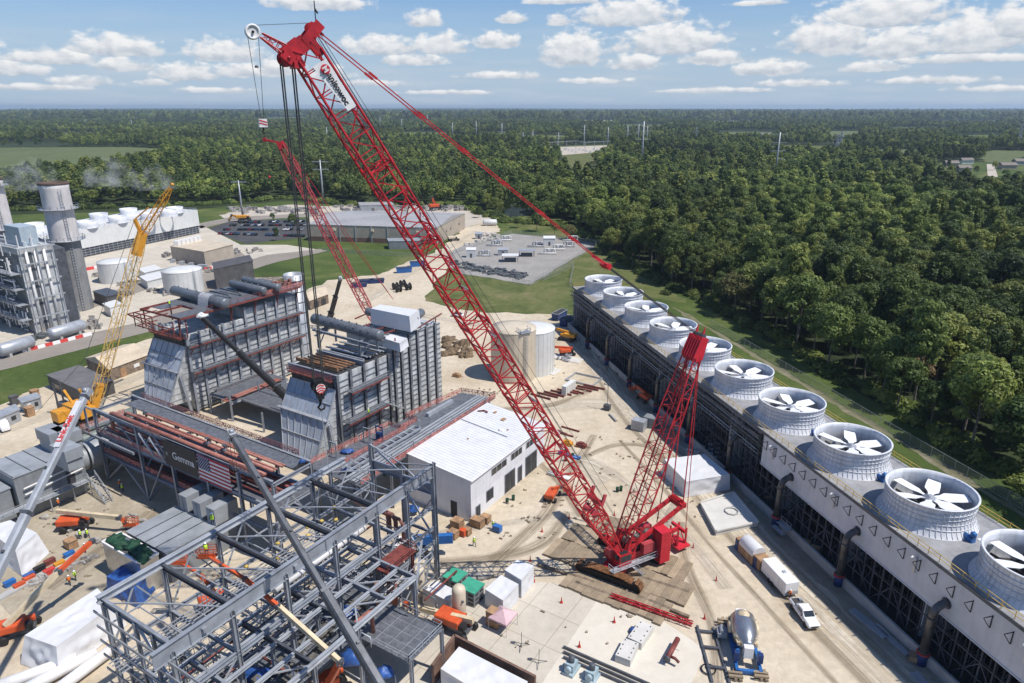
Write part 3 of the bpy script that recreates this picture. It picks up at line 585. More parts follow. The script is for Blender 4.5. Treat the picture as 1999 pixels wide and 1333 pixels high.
# ---------------------------------------------------------------- the new cooling tower with its row of fans
TD = V((-0.238, 0.971, 0)).normalized(); TP = V((TD.y, -TD.x, 0)); TO = V((52.2, 88, 0))
def tw(s, o, z=0): return TO + TD * s + TP * o + EZ * z
S0, S1, ZD = -37.0, 135.0, 14.0; SP = 16.3
tower = thing('cooling_tower', 'long new cooling tower topped by a row of big white fan cylinders', 'cooling tower', tw(0, 7))
TORG = ORG[tower.name]
def tbox(m, s0, s1, o0, o1, z0, z1):
 b = [tw(s0, o0, z0), tw(s0, o1, z0), tw(s1, o1, z0), tw(s1, o0, z0)]
 return m.hexa(b + [x + EZ * (z1 - z0) for x in b])
part('roof_deck', FRPIN, tower, lambda m: tbox(m, S0, S1, -0.15, 15.6, ZD - 0.25, ZD))
part('basin_wall', CONCG, tower, lambda m: (tbox(m, S0, S1, -1.5, -1.1, 0, 1.7), tbox(m, S0, S1, 16.2, 16.6, 0, 1.7), tbox(m, S1 - 0.4, S1, -1.1, 15.2, 0, 1.7)))
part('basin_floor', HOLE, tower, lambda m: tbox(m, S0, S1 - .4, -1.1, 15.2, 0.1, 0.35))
def clad(m):
 tbox(m, S0, 25.2, -0.1, 0.12, 7.5, ZD - 0.27)
 tbox(m, S0, S1, 15.3, 15.5, 5.5, ZD - 0.27)
 m.beam(tw(S0, -0.16, 7.55), tw(25.2, -0.16, 7.55), 0.12, 0.16)
part('side_cladding', CLAD, tower, clad)
part('fill_media', STEELD, tower, lambda m: tbox(m, S0, S1 - 0.6, 3.4, 12.5, 8.4, 12.8))
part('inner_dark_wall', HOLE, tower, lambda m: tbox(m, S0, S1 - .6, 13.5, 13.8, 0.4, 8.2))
for k in range(11):
 s = -28.45 + SP * k
 part('partition_wall', FRP, tower, lambda m: tbox(m, s - 0.08, s + 0.08, 0.3 if s > 26 else 1.5, 13.4, 0.4, ZD - 0.3))
def frame(m):
 s = S0 + 0.5
 while s < S1:
  for o in (0.2, 1.9, 3.3):
   top = ZD - 0.3 if s > 25.4 else 7.6
   m.beam(tw(s, o, 0.4), tw(s, o, top), 0.16 if o < 1 else 0.12)
  s += 1.81
 for o in (0.2, 3.3):
  for z in (2.9, 5.3): m.beam(tw(S0, o, z), tw(S1, o, z), 0.14)
 for z in (7.7, 9.2, 10.6, 12.0, 13.2): m.beam(tw(25.4, 0.15, z), tw(S1, 0.15, z), 0.12)
 s = S0 + 0.5; k = 0
 while s < S1 - 3:
  a, b = (0.5, 5.2) if k % 2 else (5.2, 0.5)
  m.beam(tw(s, 0.25, a), tw(s + 3.62, 0.25, b), 0.12)
  m.beam(tw(s, 0.2, 5.3), tw(s, 3.3, 1.0), 0.11); m.beam(tw(s + 1.81, 3.3, 5.3), tw(s + 1.81, 0.2, 2.2), 0.1); m.beam(tw(s, 3.3, 2.9), tw(s, 12, 2.9), 0.12); m.beam(tw(s, 6, 0.4), tw(s, 6, 8.3), 0.14); m.beam(tw(s, 9.5, 0.4), tw(s, 9.5, 8.3), 0.14)
  m.beam(tw(s, 6, 0.5), tw(s + 3.62, 6, 5.2), 0.1)
  s += 3.62; k += 1
part('timber_frame', STEELD, tower, frame)
def headers(m):
 for (o, z, r) in ((-0.35, 12.3, 0.16), (-0.75, 11.6, 0.2), (-0.5, 10.7, 0.13), (-0.9, 12.9, 0.12), (-0.4, 9.9, 0.1)): m.tube(tw(25.6, o, z), tw(S1 - 1, o, z), r, 6)
 s = 27
 while s < S1: m.beam(tw(s, 0, 11.0), tw(s, -1.0, 11.0), 0.14); m.beam(tw(s, 0, 12.6), tw(s, -1.0, 12.6), 0.1); s += 3.26
part('header_pipes', PIPED, tower, headers)
part('conduit', STEELL, tower, lambda m: [m.tube(tw(26, o, z), tw(S1 - 2, o, z), 0.07, 5) for o, z in ((-0.6, 12.2), (-0.95, 10.2), (-0.3, 9.0), (-0.2, 13.3))])
def riser():
 m = MB(); pts = [V((-1.6, 0, 0.8)), V((-1.6, 0, 8.0))] + [V((-1.6 + 1.6 * (1 - math.cos(a)), 0, 8.0 + 1.6 * math.sin(a))) for a in (0.35, 0.8, 1.2, 1.5708)] + [V((0.6, 0, 9.6))]
 m.path(pts, 0.52, 12)
 for z in (2.2, 7.6): m.lathe((-1.6, 0, z), [(0.7, 0), (0.7, 0.14)], 12)
 m.tube(V((0.2, 0, 9.6)), V((0.36, 0, 9.6)), 0.78, 12)
 return m
rp = riser(); foot = MB(); foot.lathe((-1.6, 0, 0), [(0.62, 0), (0.62, 1.2), (0.62, 1.9)], 12); foot.lathe((-1.6, 0, 1.7), [(0.8, 0), (0.8, 0.18)], 12)
rang = math.atan2(TP.y, TP.x)
rob = None
for k in range(10):
 s = -32.5 + SP * k
 loc = tw(s, -0.3, 0) - TORG
 if rob is None:
  rob = rp.build('riser_pipe', PIPED, tower); fob = foot.build('riser_foot', BLUED, rob); fl = MB(); fl.lathe((-1.6, 0, 1.92), [(0.82, 0), (0.82, 0.16)], 12); flo = fl.build('valve_flange', BARRED, rob)
  for o in (rob, fob, flo):
   for v in o.data.vertices: v.co += TORG
  r = rob
 else:
  r = rob.copy(); C.objects.link(r)
  for src in (fob, flo):
   c = src.copy(); C.objects.link(c); c.parent = r
 r.location = loc; r.rotation_euler.z = rang
def stack_shell(m):
 m.smooth = True
 prof = [(6.55, 0.0), (6.25, 0.35), (5.95, 0.9), (5.72, 1.7), (5.68, 2.6), (5.78, 3.6), (5.86, 4.15), (5.98, 4.15), (5.98, 4.25), (5.7, 4.25), (5.62, 3.6), (5.52, 2.6), (5.56, 1.7), (5.7, 0.6), (5.6, 0.06)]
 m.lathe((0, 0, 0), prof, 56, cap=False)
 for i in range(56):
  a = 2 * math.pi * i / 56; c, s = math.cos(a), math.sin(a)
  for (r0, z0, r1, z1) in ((6.5, 0.1, 5.98, 0.95), (5.98, 0.95, 5.78, 1.8), (5.78, 1.8, 5.84, 3.6), (5.84, 3.6, 5.94, 4.15)): m.beam(V((r0 * c, r0 * s, z0)), V((r1 * c, r1 * s, z1)), 0.04, 0.05)
 for z, r in ((1.0, 5.99), (1.75, 5.8), (2.5, 5.76), (3.2, 5.83)):
  m.lathe((0, 0, z), [(r - 0.05, 0), (r + 0.03, 0.01), (r + 0.03, 0.06), (r - 0.05, 0.1)], 56, cap=False)
 for k in range(14):
  a = 2 * math.pi * k / 14; c, s = math.cos(a), math.sin(a); m.beam(V((5.6 * c, 5.6 * s, 1.4)), V((5.68 * c, 5.68 * s, 4.2)), 0.04, 0.03)
def blade(m, a):
 c, s = math.cos(a), math.sin(a); rad = V((c, s, 0)); tan = V((-s, c, 0)); z = 2.75
 ps = []
 for (r, w, tw_, zz) in ((0.7, 0.3, 0.3, 0), (1.5, 0.45, 0.26, 0.02), (2.3, 0.95, 0.22, 0.05), (4.0, 0.95, 0.16, 0.1), (5.3, 0.85, 0.12, 0.16)):
  for q in (-1, 1):
   base = rad * r + tan * (w * q) + EZ * (z + zz + tw_ * w * q * 0.8); ps.append([base, base + EZ * 0.07])
 vs = [x for pr in ps for x in pr]; fs = []
 for i in range(4):
  o = i * 4; fs += [(o, o + 4, o + 6, o + 2), (o + 1, o + 3, o + 7, o + 5), (o, o + 1, o + 5, o + 4), (o + 2, o + 6, o + 7, o + 3)]
 fs += [(0, 2, 3, 1), (16, 17, 19, 18)]
 m.add(vs, fs)
sm_ = MB(); stack_shell(sm_); fan_proto = sm_.build('fan_stack', FRP, tower)
kids = []
for i in range(6):
 b = MB(); blade(b, 2 * math.pi * i / 6 + 0.35); kids.append(b.build('fan_blade', BLADE, fan_proto))
hb = MB(); hb.lathe((0, 0, 2.45), [(0.95, 0), (0.95, 0.35), (0.3, 0.6), (0.3, 0.75)], 20); kids.append(hb.build('fan_hub', STEELL, fan_proto))
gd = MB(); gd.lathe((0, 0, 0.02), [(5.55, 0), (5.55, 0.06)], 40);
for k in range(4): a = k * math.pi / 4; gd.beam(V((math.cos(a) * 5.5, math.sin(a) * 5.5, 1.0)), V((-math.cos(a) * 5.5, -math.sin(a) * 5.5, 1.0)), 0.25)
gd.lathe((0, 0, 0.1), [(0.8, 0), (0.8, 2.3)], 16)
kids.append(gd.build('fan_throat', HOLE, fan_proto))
mo = MB(); mo.lathe((0, -6.9, 0.45), [(0.42, -0.5), (0.42, 0.9)], 14, V((0, 1, 0))); mo.box((0, -6.9, 0), 0.7, 1.1, 0.3); mo.lathe((0, -7.2, 0.9), [(0.4, 0), (0.4, 0.5), (0.2, 0.7)], 12); mo.tube(V((0, -6.3, 0.45)), V((0, -5.6, 0.45)), 0.12, 8)
kids.append(mo.build('fan_motor', BLUE, fan_proto))
for o in [fan_proto] + kids:
 for v in o.data.vertices: v.co += TORG
for k in range(10):
 if k == 0: r = fan_proto
 else:
  r = fan_proto.copy(); C.objects.link(r)
  for src in kids:
   c = src.copy(); C.objects.link(c); c.parent = r
   if 'blade' in c.name: c.rotation_euler.z = k * 1.3
   if 'motor' in c.name: c.rotation_euler.z = 0
 r.location = tw(-20.3 + SP * k, 7.3, ZD) - TORG; r.rotation_euler.z = 0.33
 if k == 0:
  for o in kids:
   if 'blade' in o.name: o.rotation_euler.z = 0.2
def yr(o):
 def f(m): railing(m, [tw(S0, o, ZD), tw(S1, o, ZD)], 1.1, 0.035, 1.8)
 return f
part('edge_railing', YRAIL, tower, yr(0.1)); part('edge_railing', YRAIL, tower, yr(15.4))
part('edge_railing', YRAIL, tower, lambda m: railing(m, [tw(S1, 0.1, ZD), tw(S1, 15.4, ZD)], 1.1, 0.035, 1.8))
part('edge_kerb', STEELD, tower, lambda m: (m.beam(tw(S0, -0.22, ZD - 0.2), tw(S1, -0.22, ZD - 0.2), 0.12, 0.5),))
s = S0 + 1.2
while s < 24:
 part('pipe_bracket', BLACK, tower, lambda m: (m.beam(tw(s, -0.12, 12.6), tw(s, -1.5, 12.6), 0.085), m.beam(tw(s, -0.16, 12.7), tw(s, -0.16, 10.9), 0.085), m.beam(tw(s, -1.45, 12.5), tw(s, -0.2, 10.9), 0.075)))
 s += SP / 6
for k in range(4):
 s = -26.5 + SP * k - 0.5
 part('drain_pipe', TRIMW, tower, lambda m: m.path([tw(s, -0.3, 10.2), tw(s, -0.3, 12.5), tw(s, -0.9, 12.9), tw(s, -1.3, 12.7)], 0.16, 8))
for k in range(6):
 s = -29 + SP * k * 1.02
 part('roof_hatch', FRP, tower, lambda m: [tbox(m, s + i * 0.9, s + i * 0.9 + 0.7, 9.2, 12.0, ZD + 0.02, ZD + 0.06) for i in range(2)])
def stair(m):
 for k in range(2):
  o = -1.6 - k * 0.9; tbox(m, 12.5, 15.5, o - 0.9, o, 1.55 - k * 0.6, 1.62 - k * 0.6)
 railing(m, [tw(12.5, -3.3, 1.0), tw(12.5, -1.6, 1.6), tw(15.5, -1.6, 1.6)], 1.1, 0.03, 1.4)
part('access_step', STEELL, tower, stair)
def fence_t(m, pts, h=2.2, step=3.0):
 for a, b in zip(pts[:-1], pts[1:]):
  n = max(1, round((b - a).length / step))
  for i in range(n + 1): p = a.lerp(b, i / n); m.tube(p, p + EZ * (h + 0.1), 0.035, 5)
  for z in (0.1, h): m.beam(a + EZ * z, b + EZ * z, 0.05)
CHAIN = mat('chain_link_mesh', (0.45, 0.46, 0.45), 0.5, 0.4, 0.05, 1)
CHAIN.node_tree.nodes['Principled BSDF'].inputs['Alpha'].default_value = 0.22
def fence(pts, label, name='chain_link_fence', h=2.2):
 pts = [V(p) for p in pts]
 r = thing(name, label, 'fence', pts[0])
 part('fence_posts', STEELL, r, lambda m: fence_t(m, pts, h))
 part('fence_mesh', CHAIN, r, lambda m: [m.quad(a + EZ * 0.1, b + EZ * 0.1, b + EZ * h, a + EZ * h) for a, b in zip(pts[:-1], pts[1:])])
fence([tw(-70, 45.2), tw(40, 45.2), tw(125, 46)], 'long chain-link fence between the gravel path and the wood behind the fans')
# ---------------------------------------------------------------- the big red crawler crane
F0 = g3(1203, 1075, 3.6)
_d = g3(588, 86, 0)   # sight line to the boom point, taken where the ground range is 71 m
_x = (588 - 999.5) / FPX; _y = (666.5 - 88) / FPX; _r = V((_x, CT_ + _y * ST_, -ST_ + _y * CT_)); TIP = V((0, 0, H)) + _r * (71.0 / _r.y)
HD = V((TIP.x - F0.x, TIP.y - F0.y, 0)).normalized(); SD = V((HD.y, -HD.x, 0))       # heading, its right side
def ray_plane(a, b, org, nrm):
 x = (a - 999.5) / FPX; y = (666.5 - b) / FPX; d = V((x, CT_ + y * ST_, -ST_ + y * CT_)); o = V((0, 0, H))
 return o + d * ((org - o).dot(nrm) / d.dot(nrm))
def onpl(a, b, off=0.0): return ray_plane(a, b, F0 + SD * off, SD)
crane = thing('crawler_crane', 'giant red lattice-boom crawler crane standing on timber mats, the tallest thing in the picture', 'crane', (F0.x, F0.y, 0))
BA = (TIP - F0).normalized(); BN = BA.cross(SD).normalized()
if BN.z < 0: BN = -BN
BL = (TIP - F0).length
boomprof = [(0, 2.9, 0.5), (1.2, 2.9, 0.9), (9, 2.9, 2.7), (BL - 9, 2.9, 2.7), (BL - 1.0, 2.2, 2.5)]
bm_ = MB(); bcor = lattice(bm_, F0, TIP, SD, BN, boomprof, 2.4, 0.15, 0.08)
for t in (9, 24, 36, 48, 60, 70):
 c = bcor(t)
 for i in range(4): bm_.tube(c[i] - BA * 0.35, c[i] + BA * 0.35, 0.2, 6); bm_.tube(c[i], c[(i + 1) % 4], 0.085, 5)
 bm_.tube(c[0], c[2], 0.07, 5); bm_.tube(c[1], c[3], 0.07, 5)
boom = bm_.build('boom', RED, crane)
part('foot_plate', RED, boom, lambda m: [m.beam(F0 + SD * (1.35 * i) - BA * 0.6, F0 + SD * (1.35 * i) + BA * 2.2, 0.28, 0.9) for i in (-1, 1)])
def ladder(m, t, n=8):
 c = bcor(t); d = bcor(t + 2.4); a = c[2] * 0.5 + c[3] * 0.5 + BN * 0.25; a = c[3] + BN * 0.2; b = d[2] + BN * 0.2; s = BA.cross((b - a).normalized()) ; q = (b - a).normalized().cross(BN).normalized() * 0.32
 m.beam(a - q, b - q, 0.08); m.beam(a + q, b + q, 0.08)
 for i in range(n + 1): p = a.lerp(b, i / n); m.beam(p - q, p + q, 0.07)
for t in (27, 58, 61.5): part('boom_ladder', TRIMW, boom, lambda m: ladder(m, t))
for t in (11, 22.5, 33, 44.5, 52): part('walkway_strut', STEELL, boom, lambda m: [m.beam(bcor(t + k)[2], bcor(t + k)[3], 0.09) for k in (0, 0.45)])
def head(m):
 a = TIP - BA * 1.2
 for i in (-1, 1):
  s = SD * (0.95 * i); m.beam(TIP - BN * 1.9 - BA * 0.1 + s, TIP + BN * 0.2 + BA * 0.1 + s, 0.16, 1.5, up=BA); m.beam(TIP + BN * 0.1 + s, TIP + BN * 2.5 + BA * 0.75 + s, 0.16, 1.0, up=BA); m.beam(TIP - BA * 1.6 - BN * 1.2 + s, TIP - BN * 1.0 + s, 0.3, 0.5); m.beam(TIP - BA * 1.6 + BN * 1.2 + s, TIP + BN * 0.9 + s, 0.3, 0.5)
 m.beam(TIP - BN * 1.3, TIP + BN * 1.0 + BA * 0.2, 1.8, 0.5, up=BA)
 m.beam(TIP - BA * 1.2 - BN * 1.4 + SD * 1.1, TIP - BA * 1.2 - BN * 1.4 - SD * 1.1, 0.9, 0.7)
 for k in range(5): m.lathe(TIP - BN * 1.9 - BA * 0.3 + SD * (-0.8 + 0.4 * k), [(0.75, -0.1), (0.6, -0.02), (0.6, 0.02), (0.75, 0.1)], 18, SD)
 m.tube(TIP - BN * 1.9 - BA * 0.3 - SD * 1.2, TIP - BN * 1.9 - BA * 0.3 + SD * 1.2, 0.16, 8)
 m.beam(TIP - BN * 1.2 - SD, TIP - BN * 2.3 - BA * 0.4 - SD, 0.2, 1.1); m.beam(TIP - BN * 1.2 + SD, TIP - BN * 2.3 - BA * 0.4 + SD, 0.2, 1.1)
 for k in range(3): m.lathe(TIP + BN * 1.7 + BA * 0.8 + SD * (-0.5 + 0.5 * k), [(0.5, -0.08), (0.4, 0), (0.5, 0.08)], 14, SD)
part('boom_head', RED, boom, head)
part('anemometer', BLACK, boom, lambda m: (m.beam(TIP + BN * 2.3 + BA * 0.8, TIP + BN * 2.3 + BA * 0.8 + EZ * 2.1, 0.08), m.beam(TIP + BN * 2.3 + BA * 0.8 + EZ * 1.0 - HD * .25, TIP + BN * 2.3 + BA * 0.8 + EZ * 1.4, 0.14)))
JT = onpl(506, 66)      # runner tip sheave
def jib(m):
 a = TIP - BN * 1.6 + BA * 0.3; d = (JT - a); n = d.normalized(); u = n.cross(SD)
 lattice(m, a, JT - n * 0.2, SD, u, [(0, 1.3, 0.9), (d.length - 0.2, 0.45, 0.4)], 0.8, 0.07, 0.04)
part('jib', RED, boom, jib)
JW = onpl(493, 62)
part('jib_sheave', TRIMW, boom, lambda m: m.lathe(JW, [(0.2, -0.16), (0.46, -0.12), (0.5, -0.24), (0.68, -0.24), (0.68, -0.12), (0.54, 0), (0.68, 0.12), (0.68, 0.24), (0.5, 0.24), (0.46, 0.12), (0.2, 0.16)], 26, SD))
part('sheave_pin', BLACK, boom, lambda m: m.tube(JW - SD * 0.34, JW + SD * 0.34, 0.12, 8))
bannerc = bcor(BL - 7.0); bannerd = bcor(BL - 2.0)
side = -SD if (V((0, 0, H)) - TIP).dot(-SD) > 0 else SD
ix = [i for i in range(4) if (bannerc[i] - (F0 + BA * (BL - 7.0))).dot(side) > 0]
pb = sorted(ix, key=lambda i: (bannerc[i]).dot(BN))
lo0, hi0, lo1, hi1 = bannerc[pb[0]] + side * 0.16, bannerc[pb[1]] + side * 0.16, bannerd[pb[0]] + side * 0.16, bannerd[pb[1]] + side * 0.16
def ban(m): a, b, c, d = lo0.lerp(hi0, 0.55), lo0.lerp(hi0, 0.92), lo1.lerp(hi1, 0.92), lo1.lerp(hi1, 0.3); m.hexa([a, b, c, d] + [x + side * 0.03 for x in (a, b, c, d)])
nb = part('name_board', TRIMW, boom, ban)
cdisc = lo1.lerp(hi1, 0.66) - BA * 0.75 + side * 0.16
tdir = -BA; ydir = BN if tdir.cross(BN).dot(side) > 0 else -BN
m = MB(); m.lathe(cdisc, [(0.46, 0), (0.46, 0.03)], 24, side); m.build('emblem', CWRED, boom)
text_part('M', 0.75, cdisc - tdir * 0.32 - ydir * 0.27, tdir, ydir, TRIMW, boom, 'lettering', 0.22, 0.01, 0.02)
text_part('anitowoc', 0.86, lo1.lerp(hi1, 0.7) - BA * 1.25 - ydir * 0.3, tdir, ydir, BLACK, boom, 'lettering', 0.24, 0.01, 0.025)
MT = onpl(1365, 655); MB0 = F0 - HD * 1.4 + EZ * 0.2
MA = (MT - MB0).normalized(); MN = MA.cross(SD).normalized(); ML = (MT - MB0).length
mm_ = MB(); mcor = lattice(mm_, MB0, MT - MA * 3.2, SD, MN, [(0, 3.4, 1.5), (10, 3.5, 2.0), (ML - 12, 3.4, 1.8), (ML - 3.2, 2.4, 1.5)], 2.2, 0.13, 0.06)
for k in range(2):
 o = SD * (0.35 * (1 if k else -1)); mm_.tube(MB0 + o + MN * 0.6, MT - MA * 3.2 + o + MN * 0.6, 0.07, 5)
mast = mm_.build('mast', RED, crane)
def mhead(m):
 a, b = MT - MA * 3.4, MT
 for i in range(6):
  o = SD * (-1.25 + 0.5 * i); m.hexa([a + o - SD * .12 - MN * 1.0, a + o + SD * .12 - MN * 1.0, a + o + SD * .12 + MN * 1.0, a + o - SD * .12 + MN * 1.0, b + o - SD * .12 - MN * .7, b + o + SD * .12 - MN * .7, b + o + SD * .12 + MN * .7, b + o - SD * .12 + MN * .7])
 m.beam(a - SD * 1.4, a + SD * 1.4, 0.9, 0.9); m.hexa([a - SD * 1.3 - MN * .95, a + SD * 1.3 - MN * .95, a + SD * 1.3 - MN * .85, a - SD * 1.3 - MN * .85, b - SD * 1.2 - MN * .7, b + SD * 1.2 - MN * .7, b + SD * 1.2 - MN * .6, b - SD * 1.2 - MN * .6])
 for i in (-1, 1): m.tube(b + SD * i * 0.7, b + SD * i * 0.75 + MA * 1.0 + EZ * 0.6, 0.3, 6, 0.05)
part('mast_head', CWRED, mast, mhead)
part('mast_sheaves', STEELD, mast, lambda m: [m.lathe(MT + MA * 0.1 + SD * (-0.9 + 0.3 * i), [(0.45, -0.08), (0.36, 0), (0.45, 0.08)], 14, SD) for i in range(7)])
EQ = onpl(1180, 516); HB = TIP + BN * 2.0 + BA * 0.2
def straps(m):
 for i in (-1, 1):
  a = HB + SD * 0.75 * i; b = EQ + SD * 0.4 * i; n = 7
  for k in range(n):
   p, q = a.lerp(b, k / n), a.lerp(b, (k + 1) / n); d = (q - p).normalized()
   m.beam(p + d * 0.5, q - d * 0.5, 0.07, 0.11)
   m.beam(p, p + d * 0.5, 0.13, 0.24); m.beam(q - d * 0.5, q, 0.13, 0.24)
part('boom_pendant', RED, crane, straps)
part('equalizer', CWRED, crane, lambda m: (m.beam(EQ - SD * 0.8, EQ + SD * 0.8, 0.5, 0.5), [m.lathe(EQ + (MT - EQ).normalized() * 0.4 + SD * (-0.6 + 0.3 * i), [(0.42, -0.08), (0.34, 0), (0.42, 0.08)], 12, SD) for i in range(5)], m.beam(EQ - (MT - EQ).normalized() * 2.2, EQ, 0.9, 0.35)))
part('luffing_rope', ROPE, crane, lambda m: [m.tube(EQ + SD * (-0.6 + 0.2 * i), MT + SD * (-0.9 + 0.3 * i), 0.03, 4, cap=False) for i in range(7)])
LV = 2.2
def up(a, s, z): return V((F0.x, F0.y, 0)) + HD * a + SD * s + EZ * z
def hb(m, a0, a1, s0, s1, z0, z1):
 b = [up(a0, s0, z0), up(a1, s0, z0), up(a1, s1, z0), up(a0, s1, z0)]; m.hexa(b + [x + EZ * (z1 - z0) for x in b])
def bed(m):
 for i in (-1, 1): hb(m, -10.5, 1.2, 1.25 * i - .3, 1.25 * i + .3, 2.2, 3.3)
 hb(m, -3, 1.0, -1.6, 1.6, 2.1, 2.9); hb(m, -6.5, -5.9, -1.6, 1.6, 2.3, 3.2); hb(m, -10.5, -9.9, -1.6, 1.6, 2.3, 3.2)
 for i in (-1, 1): m.beam(up(0, 1.35 * i, 2.9), up(-1.8, 1.35 * i, 6.2), 0.4, 0.6); m.beam(up(-5.5, 1.35 * i, 3.2), up(-1.8, 1.35 * i, 6.2), 0.35, 0.5)
part('rotating_bed', RED, crane, bed)
def hoist(m):
 for a, z, r in ((-2.6, 4.0, 0.75), (-4.6, 3.9, 0.7), (-6.9, 3.9, 0.7)):
  m.lathe(up(a, 0, z), [(r * 1.25, -1.15), (r * 1.25, -1.05), (r, -1.04), (r, 1.04), (r * 1.25, 1.05), (r * 1.25, 1.15)], 20, SD)
part('hoist_drum', ROPE, crane, hoist)
GA = [onpl(1225, 1062, -1.2), onpl(1225, 1062, 1.2)]; GT = onpl(1322, 979, 0)
def gantry(m):
 for i in (-1, 1):
  a = up(-1.2, 1.5 * i, 4.4); b = GT + SD * 1.3 * i; m.beam(a, b, 0.45, 0.65)
 m.beam(GT - SD * 1.6, GT + SD * 1.6, 1.1, 0.8)
 for i in range(6): m.lathe(GT + EZ * 0.4 + SD * (-1.0 + 0.4 * i), [(0.5, -0.1), (0.4, 0), (0.5, 0.1)], 12, SD)
 a, b = up(-4.2, 0, 5.6), GT; m.beam(up(-4.4, -1.4, 5.6), up(-4.4, 1.4, 5.6), 0.25)
part('back_frame', RED, crane, gantry)
part('back_frame_rope', STEELL, crane, lambda m: [m.tube(GT + SD * (-0.9 + 0.26 * i), up(-8.6, -0.8 + 0.23 * i, 3.4), 0.035, 4, cap=False) for i in range(8)])
part('mast_pendant', RED, crane, lambda m: [(m.beam(MT - MA * 2.5 + SD * s, GT + SD * s * 1.1, 0.11, 0.16)) for s in (-1.2, 1.2)] + [m.beam(MT - MA * 2.5 + SD * s, up(-11.2, s * 2.6, 3.2), 0.1, 0.16) for s in (-1.3, 1.3)])
c0, c1, c2 = g3(1288, 1101, 1.3), g3(1307, 1094, 1.3), g3(1263, 1088, 1.3); cz = zat(1043, c0.x, c0.y)
HV = (c1 - c0); HV2 = (c2 - c0); HV2 = HV2 - HV.normalized() * HV2.dot(HV.normalized())
def cwt(m):
 n = 19; dz = (cz - 1.3) / n
 for k in range(n):
  for (f0, f1) in ((0, 0.4), (0.47, 0.56), (0.63, 1.0)):
   b = [c0 + HV2 * f0, c0 + HV + HV2 * f0, c0 + HV + HV2 * f1, c0 + HV2 * f1]; zz = 1.3 + k * dz
   m.hexa([V((p.x, p.y, zz)) for p in b] + [V((p.x, p.y, zz + dz - 0.13)) for p in b])
def cwcore(m):
 b = [c0 + HV2 * 0.03 + HV * .03, c0 + HV * .97 + HV2 * 0.03, c0 + HV * .97 + HV2 * .97, c0 + HV2 * .97 + HV * .03]
 m.hexa([V((p.x, p.y, 1.32)) for p in b] + [V((p.x, p.y, cz - 0.1)) for p in b])
part('counterweight_core', PRIMER, crane, cwcore)
def cwtop(m):
 b = [c0, c0 + HV, c0 + HV + HV2, c0 + HV2]; m.hexa([V((p.x, p.y, cz - 0.06)) for p in b] + [V((p.x, p.y, cz)) for p in b])
part('counterweight_stack', CWRED, crane, cwt); part('counterweight_lid', CWRED, crane, cwtop)
tr = g3(1322, 1060, 0.9)
def tray(m):
 m.box(tr, 2.6, 3.4, 0.3, HD, SD)
 for i, j in ((-1, -1), (1, -1), (1, 1), (-1, 1)): m.beam(tr + HD * i * 0.9 + SD * j * 0.9, tr + HD * i * 0.9 + SD * j * 0.9 + EZ * 3.2, 0.28)
 m.beam(tr + EZ * 3.1 - SD * 1.6, tr + EZ * 3.1 + SD * 1.6, 0.4, 0.5); m.beam(tr + EZ * 3.0, up(-9.5, 0, 3.0), 0.5, 0.6); m.beam(tr + EZ * 3.0 + HD * 1.2, up(-8, 0.5, 3.0), 0.4, 0.5)
 m.beam(tr + HD * 0.9 - SD * 0.9, tr + HD * 0.9 + SD * 0.9 + EZ * 3, 0.15); m.beam(tr - HD * 0.9 - SD * 0.9, tr - HD * 0.9 + SD * 0.9 + EZ * 3, 0.15)
part('counterweight_slot', REDD, crane, lambda m: [m.hexa([V((p.x, p.y, 1.4)) for p in q_] + [V((p.x, p.y, cz - .4)) for p in q_]) for q_ in [[c0 + HV2 * f - HV.normalized() * .02, c0 + HV * .05 + HV2 * f, c0 + HV * .05 + HV2 * (f + .07), c0 + HV2 * (f + .07) - HV.normalized() * .02] for f in (0.4, 0.56)]])
part('counterweight_tray', CWRED, crane, tray)
part('counterweight_arm', RED, crane, lambda m: (m.beam(up(-9.2, 0, 3.1), (c0 + HV * .5 + HV2 * .5) * 1.0 + EZ * (cz * 0 + 1.4), 0.5, 0.6), m.beam(up(-7, 0, 3.2), c0 + HV * .5 + HV2 * .8 + EZ * 1.5, 0.4, 0.5)))
cb = g3(1216, 1100, 2.3)
def cab(m):
 b = cb;
 m.box(b + EZ * 0.1, 2.4, 1.3, 2.0, HD, SD)
cabo = part('cab', RED, crane, cab)
part('cab_window', GLASS, cabo, lambda m: (m.box(cb + EZ * 0.85 - SD * 0.0 + HD * 1.21, 0.03, 1.15, 1.1, HD, SD), m.box(cb + EZ * 0.85 + SD * 0.66, 2.1, 0.03, 1.0, HD, SD), m.box(cb + EZ * 0.85 - SD * 0.66, 2.1, 0.03, 1.0, HD, SD), m.box(cb + EZ * 2.11, 1.6, 0.9, 0.02, HD, SD)))
def cat(m):
 sgn = -1 if (g3(1240, 1130) - V((F0.x, F0.y, 0))).dot(SD) < 0 else 1
 for a0, a1 in ((-7.5, 2.8),):
  m.box(up((a0 + a1) / 2, 2.5 * sgn, 2.25), a1 - a0, 1.0, 0.08, HD, SD); railing(m, [up(a0, 3.0 * sgn, 2.3), up(a1, 3.0 * sgn, 2.3)], 1.1, 0.03, 1.5); railing(m, [up(a1, 3.0 * sgn, 2.3), up(a1, 1.8 * sgn, 2.3)], 1.1, 0.03, 1.2)
 for k in range(6): m.box(up(-1.2 - k * 0.32, (3.3) * sgn, 2.0 - k * 0.33), 0.35, 0.8, 0.05, HD, SD)
 m.beam(up(-1.0, 2.9 * sgn, 2.2), up(-3.0, 2.9 * sgn, 0.1), 0.06, 0.2); m.beam(up(-1.0, 3.7 * sgn, 2.2), up(-3.0, 3.7 * sgn, 0.1), 0.06, 0.2)
 railing(m, [up(-1.0, 3.7 * sgn, 2.2), up(-3.0, 3.7 * sgn, 0.1)], 1.0, 0.025, 1.0)
